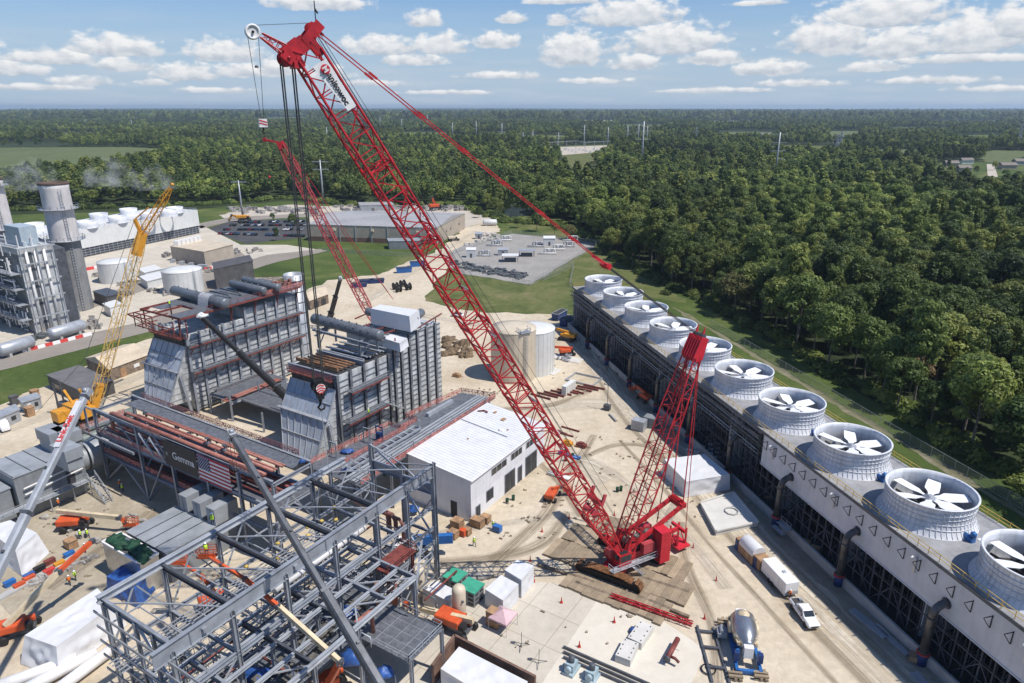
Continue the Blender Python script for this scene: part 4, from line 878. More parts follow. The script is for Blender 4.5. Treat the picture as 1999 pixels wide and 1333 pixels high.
part('catwalk', STEELL, crane, cat)
def mach(m):
 hb(m, -5.6, -3.4, -2.6, -1.7, 3.3, 5.0); hb(m, -8.6, -6.2, 1.7, 2.8, 3.0, 4.6); hb(m, -8.9, -6.0, -2.6, -1.6, 2.8, 4.2); hb(m, 0.6, 1.6, -0.7, 0.7, 3.2, 4.4)
part('machinery_box', REDD, crane, mach)
part('machinery_pipes', STEELD, crane, lambda m: [m.path([up(-8 + k, -1.0 + 0.4 * (k % 3), 3.4), up(-6.5 + k, -0.8 + 0.4 * (k % 4), 3.9), up(-5 + k, -0.4, 3.5)], 0.09, 6) for k in range(7)])
tA = g3(1125, 1118, 0); tB = g3(1247, 1166, 0); TDIR = EW; near_c = (tA + tB) / 2 + EU * 0.6
def crawler(c, i):
 c = V((c.x, c.y, 0.32)); Lh, Hh, wd = 5.5, 1.75, 1.5
 fr = MB(); fr.box(c + EZ * 0.25, 2 * Lh - 1.6, 0.9, 1.0, EW, EU);
 for s in (-1, 1): fr.lathe(c + EW * (s * (Lh - 0.85)) + EZ * 0.87, [(0.72, -0.5), (0.72, 0.5)], 18, EU)
 for k in range(12): fr.lathe(c + EW * (-4.1 + k * 0.745) + EZ * 0.32, [(0.3, -0.48), (0.3, 0.48)], 10, EU)
 f = fr.build('crawler_frame', TRACKB, crane)
 sh = MB(); pts = []
 n = 15
 for k in range(n): pts.append((-4.0 + 8.0 * (k + .5) / n, Hh, 0))
 for k in range(5): a = math.pi / 2 - math.pi * (k + .5) / 5; pts.append((4.45 + 0.9 * math.cos(a), 0.87 + 0.88 * math.sin(a), a - math.pi / 2))
 for k in range(n): pts.append((4.0 - 8.0 * (k + .5) / n, 0.02, math.pi))
 for k in range(5): a = -math.pi / 2 - math.pi * (k + .5) / 5; pts.append((-4.45 + 0.9 * math.cos(a), 0.87 + 0.88 * math.sin(a), a - math.pi / 2))
 for (x, z, a) in pts:
  if abs(x) > 2.6 and z > 1.2 and a == 0: z -= (abs(x) - 2.6) * 0.22
  t = EW * math.cos(a) + EZ * math.sin(a); nn = EZ * math.cos(a) - EW * math.sin(a)
  p = c + EW * x + EZ * z
  sh.hexa([p - t * .25 - EU * wd / 2, p + t * .25 - EU * wd / 2, p + t * .25 + EU * wd / 2, p - t * .25 + EU * wd / 2] + [q + nn * 0.13 for q in (p - t * .25 - EU * wd / 2, p + t * .25 - EU * wd / 2, p + t * .25 + EU * wd / 2, p - t * .25 + EU * wd / 2)])
  sh.beam(p - EU * wd * 0.45 + nn * .13, p + EU * wd * 0.45 + nn * .13, 0.1, 0.1)
 sh.build('crawler_track', SHOE, crane)
crawler(near_c, 0); crawler(near_c + EU * 8.2, 1)
cc = near_c + EU * 4.1
part('carbody', CWRED, crane, lambda m: (m.box(V((cc.x, cc.y, 0.9)), 3.4, 7.2, 0.9, EW, EU), m.lathe(V((F0.x, F0.y, 1.7)) - HD * 1.0, [(1.6, 0), (1.6, 0.45)], 28)))
K1 = TIP - BN * 1.9 - BA * 0.3 - HD * 0.0; HK = V((K1.x, K1.y, 0)); hkz = zat(745, K1.x, K1.y)
def hrope(m):
 for i in range(10):
  sgn = (i % 5) * 0.18 + (0 if i < 5 else 1.35) - 1.05
  for q in (-0.55, 0.55): m.tube(K1 + SD * sgn * 0.75 + HD * q, V((HK.x, HK.y, hkz)) + SD * sgn * 0.55 + HD * q * 0.9, 0.022, 4, cap=False)
part('hoist_rope', ROPE, crane, hrope)
HP = V((HK.x, HK.y, hkz))
def block(m):
 for i in range(5): m.lathe(HP + SD * (-0.44 + 0.22 * i) - EZ * 0.5, [(0.85, -0.09), (0.72, 0), (0.85, 0.09)], 18, SD)
 m.beam(HP + SD * 0.62 - EZ * 1.5, HP + SD * 0.62 + EZ * 0.1, 0.9, 0.08, up=SD); m.beam(HP - SD * 0.62 - EZ * 1.5, HP - SD * 0.62 + EZ * 0.1, 0.9, 0.08, up=SD)
 m.box(HP - EZ * 1.9, 0.7, 1.2, 0.6, HD, SD); m.tube(HP - EZ * 2.4, HP - EZ * 1.8, 0.2, 10)
hko = part('hook_block', BLACK, crane, block)
vw = (V((0, 0, H)) - HP); vw.z = 0; sface = SD if vw.dot(SD) > 0 else -SD
part('hook', BLACK, hko, lambda m: m.path([HP - EZ * 2.3, HP - EZ * 2.7 + HD * 0.05, HP - EZ * 3.05 + HD * 0.32, HP - EZ * 3.4 + HD * 0.1, HP - EZ * 3.35 - HD * 0.3, HP - EZ * 3.0 - HD * 0.42], 0.13, 8))
def stripes(m):
 c = HP + sface * 0.7 - EZ * 0.55
 m.lathe(c, [(0.52, 0), (0.52, 0.03)], 24, sface)
part('warning_disc', TRIMW, hko, stripes)
def chev(m):
 c = HP + sface * 0.75 - EZ * 0.55
 for k in range(4):
  z = 0.42 - k * 0.3; w = math.sqrt(max(0.05, 0.5 ** 2 - (abs(z - 0.1)) ** 2)) * 0.95
  for s in (-1, 1): m.beam(c + EZ * z, c + EZ * (z - w * 0.5) + HD * s * w, 0.13, 0.03, up=sface)
part('warning_chevron', BARRED, hko, chev)
part('sling_chain', STEELL, hko, lambda m: (m.tube(HP - EZ * 3.4, HP - EZ * 10.5 - SD * 0.7, 0.035, 4), m.tube(HP - EZ * 3.4 + SD * .1, HP - EZ * 10.5 - SD * 0.45, 0.035, 4), m.tube(HP - EZ * 3.3 + SD * .2, g3(738, 985, 19), 0.03, 4)))
JB = JW - EZ * 0.0; WZ = zat(232, JB.x, JB.y)
def whip(m):
 for q in (-0.5, 0.5): m.tube(JB + HD * q, V((JB.x, JB.y, WZ)) + HD * q * 0.25, 0.028, 4, cap=False)
 z1 = zat(132, JB.x, JB.y); m.blob(V((JB.x, JB.y, z1)), 0.2, 0.2, 0.24, 8, 0)
part('whip_rope', ROPE, crane, whip)
WP = V((JB.x, JB.y, WZ))
wbo = part('whip_block', TRIMW, crane, lambda m: (m.box(WP - EZ * 0.75, 0.75, 0.5, 0.75, HD, SD),))
part('warning_stripe', BARRED, wbo, lambda m: [m.beam(WP + s * 0.27 * SD - EZ * (0.1 + 0.25 * k) + HD * 0.36, WP + s * 0.27 * SD - EZ * (0.3 + 0.25 * k) - HD * 0.36, 0.1, 0.02, up=SD) for k in range(2) for s in (-1, 1)])
part('whip_hook', BLACK, wbo, lambda m: m.path([WP - EZ * .75, WP - EZ * 1.0, WP - EZ * 1.2 + HD * .15, WP - EZ * 1.35, WP - EZ * 1.25 - HD * .16], 0.07, 6))
part('jib_rope', ROPE, crane, lambda m: (m.tube(JW + EZ * 0.55, TIP + BN * 1.9 + BA * 1.2, 0.03, 4), [m.tube(TIP + BN * (1.9 + 0.5 * s) + BA * (0.9 * s), F0 + BA * (12 - 4 * s) + BN * (2.6 + 2.4 * s), 0.03, 4) for s in (0, 0.5)]))
part('hoist_line', ROPE, crane, lambda m: [m.tube(TIP + BN * 1.75 + SD * (0.3 * s), up(-2.6, 0.3 * s, 4.6), 0.03, 4) for s in (-1, 1)])
part('lower_boom_winch', REDD, boom, lambda m: (m.beam(bcor(11.5)[2] + BN * 0.1, bcor(11.5)[3] + BN * 0.1, 0.8, 0.5), [m.beam(bcor(11.2)[i] , bcor(12.4)[i] + BN * 1.4, 0.3, 0.5) for i in (2, 3)], m.lathe(F0 + BA * 10.5, [(0.7, -1.2), (0.7, -1.1), (0.5, -1.1), (0.5, 1.1), (0.7, 1.1), (0.7, 1.2)], 16, SD)))
MC = near_c + EU * 4.0
proto = None
for du, w0_, w1_ in ((-2.2, -6, 11.5), (3.15, -12, 12.5), (8.5, -11.5, 11), (13.85, -9.5, -1)):
 for k in range(int((w1_ - w0_) / 1.26)):
  c = near_c + EU * du + EW * (w0_ + 1.26 * k + .6)
  if proto is None:
   m = MB()
   for q in range(4): m.box(V((-0.46 + q * 0.307, 0, 0)), 0.292, 5.2, 0.3)
   proto = m.build('timber_mat', TIMBER); tag(proto, 'weathered timber crane mat laid side by side under the red crawler crane', 'timber mat', 'timber mats under the red crane'); o = proto
  else:
   o = proto.copy(); C.objects.link(o)
  o.location = V((c.x, c.y, 0.19)) + EU * random.uniform(-.25, .25); o.rotation_euler.z = -AZ + random.uniform(-.012, .012)
for i, (a, b) in enumerate((((1050, 1105), (1160, 1140)), ((1225, 1122), (1345, 1160)), ((1123, 1140), (1210, 1172)), ((1240, 1165), (1345, 1208)))):
 p, q = g3(*a), g3(*b); m = MB(); m.beam(p + EZ * 0.35, q + EZ * 0.35, 0.5, 0.3)
 one('timber_beam', m, TIMBERD, ['long timber beam lying on the mats left of the crane', 'long timber beam lying across the mats behind the near crawler', 'long timber edge beam in front of the near crawler', 'long timber beam along the edge of the mats by the red spare struts'][i], 'timber beam')
m = MB(); lattice(m, g3(1192, 1162, 0.7), g3(1352, 1218, 0.7), (g3(1352, 1218, .7) - g3(1192, 1162, .7)).normalized().cross(EZ), EZ, [(0, 0.7, 0.35), ((g3(1352, 1218, .7) - g3(1192, 1162, .7)).length, 0.7, 0.35)], 1.5, 0.09, 0.05)
one('spare_pendant_bar', m, RED, 'long red bars lying on blocks along the front edge of the timber mats', 'crane bars')
# ---------------------------------------------------------------- two heat-recovery boilers under construction
def onplane(a, b, org, nrm): return ray_plane(a, b, org, nrm)
def onu(a, b, u): return ray_plane(a, b, uw(u, 0), EU)
def onw(a, b, w): return ray_plane(a, b, uw(0, w), EW)
def net_fence(m_net, m_post, pts, h=1.2):
 for a, b in zip(pts[:-1], pts[1:]):
  m_net.quad(a + EZ * .08, b + EZ * .08, b + EZ * h, a + EZ * h)
  n = max(1, round((b - a).length / 2.4))
  for i in range(n + 1): p = a.lerp(b, i / n); m_post.beam(p, p + EZ * (h + .05), 0.06)
  for z in (h * .5, h): m_post.beam(a + EZ * z, b + EZ * z, 0.05)
def netting(root, pts, h=1.2, name='safety_netting'):
 a, b = MB(), MB(); net_fence(a, b, pts, h); a.build(name, NET, root); b.build('guard_rail', PIPERED, root)
def casing(label, wr, idx):
 root = thing('boiler_unit', label, 'boiler', uw(104, wr - 6.7)); wl = wr - 13.2
 part('casing', PANEL, root, lambda m: (m.gbox(87.8, 104, wl, wr, 0.6, 19.6), m.gbox(104, 121, wl, wr, 0.6, 22.2)))
 def ribs(m):
  z = 1.2
  while z < 22:
   u1 = 121 if z < 22 else 0; u0 = 87.8 if z < 19.4 else 104
   m.gbox(u0, u1, wr, wr + 0.16, z, z + 0.14)
   if z > 17 and idx: pass
   z += 1.22
 part('casing_rib', RIBM, root, ribs)
 us = [87.6, 90.9, 94.1, 97.4, 100.6, 103.9, 107.1, 110.4, 113.6, 117.0, 120.6] if idx == 0 else [87.6, 91.2, 95.0, 99.0, 102.6, 104.4, 106.8, 109.6, 112.4, 115.6, 118.8]
 for u in us:
  zt = 20.1 if u < 103.9 else 22.6
  part('column', RIBM if idx else STEEL, root, lambda m: (m.gbox(u - .3, u + .3, wr + .5, wr + .56, 0.2, zt), m.gbox(u - .04, u + .04, wr + .02, wr + .5, 0.2, zt), m.gbox(u - .25, u + .25, wr - .02, wr + .03, 0.2, zt)))
 for w in (wr - 4, wr - 9):
  part('column', STEEL, root, lambda m: m.gbox(87.3, 87.75, w - .2, w + .2, 17.5, 20))
 part('roof_girder', STEEL, root, lambda m: (m.ibeam(uw(87.5, wl - .4, 19.5), uw(87.5, wr + .6, 19.5), .5, 1.3), m.ibeam(uw(95, wl, 20.2), uw(95, wr + .6, 20.2), .5, 1.2) if idx else None))
 T = [(87.4, wl + .1, 17), (87.4, wr - .2, 17)]; Lp = [(84.6, wl - .1, 11.5), (84.6, wr - .3, 11.5)]; B = [(81.2, wl + 3, 3.6), (81.2, wr - .9, 3.6)]
 def duct(m):
  t0, t1, l0, l1, b0, b1 = [uw(*q) for q in T + Lp + B]
  k0, k1 = uw(87.7, wl + .1, 17), uw(87.7, wr - .2, 17); g0, g1 = uw(87.7, wl + 3, 3.0), uw(87.7, wr - .9, 3.0)
  m.add([t0, t1, l1, l0, k0, k1], [(0, 3, 2, 1), (0, 1, 5, 4)])
  q0, q1 = l0 - EU * .35 - EZ * .25, l1 - EU * .35 - EZ * .25
  m.add([q0, q1, b1, b0], [(0, 3, 2, 1)])
 part('inlet_duct_sheet', PANELB, root, duct)
 def cheeks(m):
  for (ta, la, ba) in ((T[0], Lp[0], B[0]), (T[1], Lp[1], B[1])):
   t, l, b = uw(*ta), uw(*la), uw(*ba); w = ta[1]
   m.add([t, l, b, uw(88, ba[1], 3.2), uw(88, w, 17)], [(0, 1, 2, 3, 4), (4, 3, 2, 1, 0)])
  m.quad(uw(81.2, B[0][1], 3.6), uw(81.2, B[1][1], 3.6), uw(88, B[1][1], 3.2), uw(88, B[0][1], 3.2))
 part('inlet_duct_cheek', PANEL, root, cheeks)
 def seams(m):
  for (a, b, off) in ((T, Lp, 0), (Lp, B, .35)):
   for k in range(7):
    f = k / 6; p = uw(*a[0]).lerp(uw(*a[1]), f) - EU * off; q = uw(*b[0]).lerp(uw(*b[1]), f)
    if off: q = q
    m.beam(p - EU * .05, q - EU * .05, 0.09, 0.16, up=EU)
   for f in (0.0, .5, 1.0):
    p = uw(*a[0]).lerp(uw(*b[0]), f) - EU * (.1 + off * (1 - f)); q = uw(*a[1]).lerp(uw(*b[1]), f) - EU * (.1 + off * (1 - f)); m.beam(p, q, .2, .2)
  l0, l1 = uw(*Lp[0]), uw(*Lp[1]); m.beam(l0 - EU * .5 - EW * .8, l1 - EU * .5 + EW * .4, .7, .16)
  for k in range(8):
   z = 4.6 + k * 1.45; f = (z - 3.6) / 13.4; u = 81.3 + (87.4 - 81.3) * f; wq = wr - .9 + .7 * f; m.beam(uw(u + .1, wq + .06, z), uw(87.6, wq + .1, z), .12, .12)
  m.beam(uw(*T[1]) + EW * .1, uw(*Lp[1]) + EW * .1, .25); m.beam(uw(*Lp[1]) + EW * .1, uw(*B[1]) + EW * .1, .25)
  m.beam(uw(84.7, wr + .1, 10.5), uw(86.2, wr + .05, 0.3), .35, .6)
 part('duct_stiffener', STEELL if idx else STEEL, root, seams)
 part('duct_opening', HOLE, root, lambda m: m.gbox(87.3, 87.5, wl + .6, wr - .7, 17.1, 18.8))
 part('front_scaffold', PRIMER, root, lambda m: (m.gbox(86.3, 87.2, wl + .6, wr - .5, 18.7, 18.9), railing(m, [uw(86.3, wl + .6, 18.9), uw(86.3, wr - .5, 18.9), uw(87.3, wr - .5, 18.9)], 1.2, .04, 2.2)))
 netting(root, [uw(86.25, wl + .6, 18.9), uw(86.25, wr - .5, 18.9)], 1.0)
 return root, wl
def walkway(root, u0, u1, w0, w1, z, braces=4, rail=True):
 part('walkway', GRATE, root, lambda m: m.gbox(u0, u1, w0, w1, z - .12, z))
 def ed(m):
  m.beam(uw(u0, w1, z - .3), uw(u1, w1, z - .3), .14, .3)
  for k in range(braces):
   u = u0 + (u1 - u0) * (k + .2) / braces; m.beam(uw(u, w1, z - .4), uw(u, w0, z - 2.4), .15); m.beam(uw(u, w1, z - .3), uw(u, w0, z - .3), .16, .25)
 part('walkway_bracket', PRIMER, root, ed)
 if rail: part('walkway_rail', STEELL, root, lambda m: (railing(m, [uw(u0, w1, z), uw(u1, w1, z)], 1.1, .03, 1.8), railing(m, [uw(u0, w0, z), uw(u0, w1, z)], 1.1, .03, 1.8)))
W1, W2 = -144.5, -95.7
h1, wl1 = casing('tall grey boiler casing with three finished walkway levels and steam drums on its roof', W1, 0)
h2, wl2 = casing('half-built grey boiler casing with open roof and a long bare drum on a frame', W2, 1)
walkway(h1, 87.2, 121, W1 + .6, W1 + 2.0, 17.4, 9); walkway(h1, 87.2, 121, W1 + .6, W1 + 2.0, 10.9, 9); walkway(h1, 92, 109, W1 + .6, W1 + 2.2, 4.6, 5)
walkway(h2, 89.3, 100.2, W2 + .6, W2 + 2.4, 16.2, 4); walkway(h2, 88, 99.8, W2 + .6, W2 + 2.4, 9.9, 4)
part('stair', STEELL, h2, lambda m: (m.beam(uw(99.8, W2 + 1.0, 9.9), uw(104.5, W2 + 1.0, 9.6 - 2.6), .08, .3), m.beam(uw(99.8, W2 + 2.2, 9.9), uw(104.5, W2 + 2.2, 7), .08, .3), [m.box(uw(99.9 + .36 * k, W2 + 1.6, 9.8 - .22 * k), .3, 1.2, .05, EU, EW) for k in range(13)], railing(m, [uw(99.8, W2 + 2.3, 9.9), uw(104.5, W2 + 2.3, 7)], 1.1, .03, 1.4)))
part('caged_ladder', STEELL, h2, lambda m: [m.beam(uw(89.6 + s, W2 + .9, 0.5), uw(89.6 + s, W2 + .9, 16), .06) for s in (0, .5)] + [m.beam(uw(89.6, W2 + .9, 1 + k * .5), uw(90.1, W2 + .9, 1 + k * .5), .05) for k in range(30)])
def plat(m):
 for u in (86.2, 93, 100, 107, 114, 120.5): m.beam(uw(u, wl1 - 1, 24.2), uw(u, W1 + 1.6, 24.2), .25, .4); m.beam(uw(u, W1 + 1.4, 24.2), uw(u, W1 + .5, 20.8), .18); m.beam(uw(u, W1 + .5, 20), uw(u, W1 + .5, 24.2), .25); m.beam(uw(u, wl1, 20), uw(u, wl1, 24.2), .25)
 for w in (wl1 - 1, wl1 + 5, W1 - 3, W1 + 1.7): m.beam(uw(86, w, 24.25), uw(121, w, 24.25), .25, .45)
part('roof_platform_frame', PRIMER, h1, plat)
part('roof_platform', GRATE, h1, lambda m: (m.gbox(86, 93, W1 - 2.5, W1 + 1.6, 24.5, 24.62), m.gbox(93, 121, wl1 - .8, W1 + 1.6, 24.5, 24.62), m.gbox(88, 93, wl1 + 1, wl1 + 4.5, 24.5, 24.62)))
def outrig(m):
 for w in (wl1 - .5, wl1 + 2.5, wl1 + 7): m.beam(uw(88, w, 24), uw(82.5, w, 24), .22); m.beam(uw(82.5, w, 24), uw(87.4, w, 19.6), .18); m.beam(uw(84, w, 24), uw(84, w, 20.6), .18)
 for u in (82.5, 84.2): m.beam(uw(u, wl1 - .5, 24), uw(u, wl1 + 7, 24), .22)
 for u, z in ((82.5, 21.8), (85, 21.8)): m.beam(uw(u, wl1 + 3, z), uw(u, W1, z), .2)
 m.beam(uw(82.5, wl1 + 3, 21.8), uw(87.5, wl1 + 3, 21.8), .2); m.beam(uw(82.5, W1 - 1, 21.8), uw(87.5, W1 - 1, 21.8), .2); m.beam(uw(84.5, W1 + 1, 24), uw(84.5, W1 + 1, 20), .2); m.beam(uw(84.5, W1 + 1, 20.2), uw(87.5, W1 + 1, 19.2), .2); m.beam(uw(87.4, W1 + 1.3, 24), uw(87.4, W1 + 1.3, 19.5), .22)
part('outrigger_frame', PRIMER, h1, outrig)
part('roof_platform_rail', PRIMER, h1, lambda m: railing(m, [uw(93, W1 + 1.6, 24.6), uw(121, W1 + 1.6, 24.6), uw(121, wl1, 24.6)], 1.1, .035, 2.2))
netting(h1, [uw(108, W1 + 1.6, 24.6), uw(121.5, W1 + 1.6, 24.6)], 1.0)
d0, d1 = g3(340, 567, 26.2), g3(440, 592, 26.2)
def dr(m, a, b, r):
 m.drum(a, b, r, 22)
 for k in range(5): p = a.lerp(b, (k + .6) / 5.5); m.tube(p + EZ * r * .9, p + EZ * (r + .35), .16, 8)
 for k in (.2, .8): p = a.lerp(b, k); m.box(V((p.x, p.y, p.z - r - .5)), 1.0, 2 * r * .8, .7, (b - a).normalized(), EZ.cross((b - a).normalized()))
part('steam_drum', DRUM, h1, lambda m: dr(m, d0, d1, 1.25))
part('steam_drum', DRUM, h1, lambda m: dr(m, g3(452, 553, 26), g3(515, 567, 26), .95))
part('steam_drum', DRUM, h1, lambda m: dr(m, g3(476, 546, 26), g3(543, 561, 26), .95))
def film(m):
 c = d0.lerp(d1, .68); ax = (d1 - d0).normalized(); sd = EZ.cross(ax); m.smooth = True
 vs = []
 for i in range(6):
  f = (i / 5 - .5) * 4.2
  for k in range(9):
   a = math.pi * (k / 8); p = c + ax * f + sd * math.cos(a) * 1.4 + EZ * math.sin(a) * 1.4
   if k in (0, 8): p = p - EZ * 1.6 + sd * (0.4 if k == 0 else -.4) + ax * random.uniform(-.3, .3)
   vs.append(p)
 m.add(vs, [(i * 9 + k, i * 9 + k + 1, i * 9 + k + 10, i * 9 + k + 9) for i in range(5) for k in range(8)])
FILM = mat('clear_plastic_film', (0.7, 0.7, 0.72), 0.3, 0, 0.1, 1.5, bump=0.4, bscale=3); FILM.node_tree.nodes['Principled BSDF'].inputs['Alpha'].default_value = 0.55
one('plastic_sheet', (lambda m: (film(m), m)[1])(MB()), FILM, 'milky plastic sheet draped over the front steam drum on the left boiler', 'plastic sheet')
def pile(m, n, c, r, zz, smin=.3, smax=.9):
 for _ in range(n):
  a = random.uniform(0, 6.28); q = math.sqrt(random.random()) * r; p = V(c) + EU * q * math.cos(a) * 1.6 + EW * q * math.sin(a); p.z = zz
  m.box(p, random.uniform(smin, smax), random.uniform(smin, smax), random.uniform(.3, 1.0), EU, EW)
part('roof_valve_skid', PIPERED, h1, lambda m: pile(m, 26, uw(116, W1 - 4), 4, 24.62))
part('roof_pipe', STEELD, h1, lambda m: [m.path([uw(100 + 3 * k, wl1 + 2, 25.4), uw(100 + 3 * k, W1 - 4, 25.4), uw(100 + 3 * k, W1 - 3, 24.7)], .22, 8) for k in range(4)])
part('roof_valve', STEELL, h1, lambda m: pile(m, 14, uw(90, W1 - 8), 3, 20.2, .3, .7))
sc_ = uw(126.2, -151.2)
stack1 = thing('smoke_stack', 'short round grey steel stack with ring bands standing behind the left boiler', 'chimney', sc_)
part('stack_shell', STEELL, stack1, lambda m: m.lathe(sc_, [(2.75, 0), (2.75, 25.8), (2.6, 25.8), (2.6, 3)], 30, cap=False))
part('stack_ring', STEELD, stack1, lambda m: [m.lathe(sc_ + EZ * (2.4 + k * 3.1), [(2.76, 0), (2.86, 0.02), (2.86, .16), (2.76, .18)], 30, cap=False) for k in range(8)])
part('stack_inside', HOLE, stack1, lambda m: m.lathe(sc_, [(2.58, 24), (0.1, 23.9)], 24, cap=False))
part('stack_rib', STEELD, stack1, lambda m: [m.beam(sc_ + V((math.cos(a), math.sin(a), 0)) * 2.8, sc_ + V((math.cos(a), math.sin(a), 0)) * 2.8 + EZ * 25.6, .08) for a in [k * math.pi / 6 for k in range(12)]])
netting(stack1, [sc_ + V((2.9 * math.cos(a), 2.9 * math.sin(a), 22.6)) for a in [math.pi + k * math.pi / 5 for k in range(6)]], 1.2)
part('open_roof', HOLE, h2, lambda m: (m.gbox(88.2, 103.6, wl2 + .5, W2 - .4, 19.62, 19.68)))
def headers2(m):
 for k in range(5):
  u = 89.5 + k * 1.1; m.tube(uw(u, wl2 + 1, 20.3), uw(u, W2 - 1, 20.3), .25, 8)
 for k in range(3): m.gbox(88.6, 89.0, wl2 + .8 + 4.2 * k, wl2 + 4.2 + 4.2 * k, 20.4, 21.1)
part('roof_header', mat('rusty_header', (0.24, 0.12, 0.06), 0.7, 0, .3, 1.5), h2, headers2)
part('roof_tube', STEELL, h2, lambda m: [m.tube(uw(96.2 + k * 1.0, wl2 + .6, 20.5 + (k % 2) * .3), uw(96.2 + k * 1.0, W2 - .6, 20.5 + (k % 2) * .3), .2, 6) for k in range(8)])
e0, e1 = g3(614, 622, 25.2), g3(742, 655, 25.2)
bd = thing('steam_drum', 'long bare grey drum with nozzles on a steel frame over the right boiler', 'drum', (e0 + e1) / 2)
def drum2(m):
 m.drum(e0, e1, 1.2, 24)
part('drum_shell', DRUM, bd, drum2)
ax2 = (e1 - e0).normalized(); sd2 = ax2.cross(EZ)
if sd2.dot(EW) < 0 and sd2.dot(EU) > 0: sd2 = -sd2
part('drum_nozzle', STEELD, bd, lambda m: [m.tube(e0.lerp(e1, (k + 1) / 9) + (EZ * .5 - EU * .85) * 1.15, e0.lerp(e1, (k + 1) / 9) + (EZ * .5 - EU * .85) * 1.6, .17, 8) for k in range(8)] + [m.tube(e0.lerp(e1, (k + 1) / 9) + EZ * 1.1, e0.lerp(e1, (k + 1) / 9) + EZ * 1.5, .16, 8) for k in range(8)])
def dframe(m):
 for f in (.18, .82):
  p = e0.lerp(e1, f)
  for q in (-2.6, 2.6): a = p + EU * q; m.ibeam(V((a.x, a.y, 19.8)), V((a.x, a.y, 24)), .4, .4)
  m.ibeam(p - EU * 3 - EZ * 1.5, p + EU * 3 - EZ * 1.5, .4, .5); m.beam(V(((p - EU * 2.6).x, (p - EU * 2.6).y, 20)), p - EZ * 1.6, .2)
 for q in (-2.6, 2.6): m.ibeam(e0.lerp(e1, .1) + EU * q - EZ * 1.4, e0.lerp(e1, .95) + EU * q - EZ * 1.4, .4, .5)
part('drum_frame', STEEL, h2, dframe)
def hexpx(top, zt, zb, grow=0.0):
 t = [g3(a, b, zt) for a, b in top]; c = sum(t, V((0, 0, 0))) / 4
 b = [V((p.x, p.y, zb)) + (V((p.x - c.x, p.y - c.y, 0)) * grow) for p in t]
 return b + t
def wrapped(m, corners, n=6, amp=.09, seed=0):
 """a shrink-wrapped load: box with sagging, creased faces (eight corners: bottom ring, top ring)"""
 b, t = corners[:4], corners[4:]
 m.smooth = True
 def face(p00, p10, p11, p01):
  vs = []
  nn = (p10 - p00).cross(p01 - p00).normalized()
  for i in range(n + 1):
   for j in range(n + 1):
    u, v = i / n, j / n; p = p00.lerp(p10, u).lerp(p01.lerp(p11, u), v)
    e = min(u, 1 - u, v, 1 - v) * 4; e = min(1, e)
    p = p + nn * amp * e * (noise.noise(p * .9 + V((seed, 0, 0))) * 1.6 - .6 + .7 * noise.noise(V((p.x * 2.6, p.y * 2.6, p.z * .5)) + V((0, seed, 0)))); vs.append(p)
  m.add(vs, [(i * (n + 1) + j, (i + 1) * (n + 1) + j, (i + 1) * (n + 1) + j + 1, i * (n + 1) + j + 1) for i in range(n) for j in range(n)])
 ar = sum(t[i].x * t[(i + 1) % 4].y - t[(i + 1) % 4].x * t[i].y for i in range(4))
 if ar < 0: b = b[::-1]; t = t[::-1]
 face(t[0], t[1], t[2], t[3])
 for i in range(4): j = (i + 1) % 4; face(b[i], b[j], t[j], t[i])
 m.smooth = False
m = MB(); wrapped(m, hexpx([(724, 602), (742, 594), (818, 605), (799, 617)], 27.2, 23.6, .05)); wd = one('wrapped_drum', m, TARP, 'white-wrapped load on red platforms at the top of the right boiler', 'wrapped load')
for a, b in (((718, 608), (730, 610)), ((808, 622), (822, 610))):
 m = MB(); p, q = g3(*a, 25.4), g3(*b, 25.4); m.drum(p, q, 1.0, 18)
 one('steam_drum', m, DRUM, 'grey drum end poking out of the white wrapped load, ' + ('left one' if a[0] < 750 else 'right one'), 'drum')
def redplat(m):
 for a, b in (((693, 622), (735, 604)), ((700, 640), (760, 622)), ((745, 652), (810, 632)), ((712, 648), (780, 632)), ((815, 640), (862, 612)), ((735, 612), (792, 640))): m.beam(g3(*a, 23.4), g3(*b, 23.4), .22, .3)
 for a in ((745, 652), (771, 660), (850, 620), (700, 640)): p = g3(*a, 23.4); m.beam(V((p.x, p.y, 20)), p, .25)
part('roof_platform_frame', PRIMER, h2, redplat)
part('roof_scaffold', STEELL, h2, lambda m: [m.beam(g3(a, b, 22.2), g3(c, d, 24.5), .1) for a, b, c, d in ((770, 650, 770, 640), (800, 648, 830, 630), (840, 636, 850, 618))] + [m.gbox(107 + 2.6 * k, 107.2 + 2.6 * k, wl2 + .5, W2 - .5, 22.3, 22.7) for k in range(5)])
part('plastic_wrap', TARP, h2, lambda m: wrapped(m, hexpx([(748, 660), (762, 652), (795, 660), (780, 670)], 22.9, 21, .1), 4, .2, 3))
rack = thing('pipe_rack', 'grey steel pipe rack with red-brown pipes, hung with a banner and flag', 'pipe rack', uw(62, -110))
WS = [-131, -117, -107, -97, -88.5, -80]
for w in WS:
 for u in (58.7, 66.2):
  part('column', STEEL, rack, lambda m: m.ibeam(uw(u, w, 0), uw(u, w, 15.2), .5, .5, .06, up=EU))
for z in (5.9, 10.4, 15.3):
 for u in (58.7, 66.2):
  part('beam', STEEL, rack, lambda m: m.ibeam(uw(u, WS[0], z), uw(u, WS[-1], z), .4, .8 if z > 10 else .5))
for w in WS:
 for z in (5.9, 10.4, 15.0): part('cross_beam', STEEL, rack, lambda m: m.ibeam(uw(58.7, w, z), uw(66.2, w, z), .35, .6))
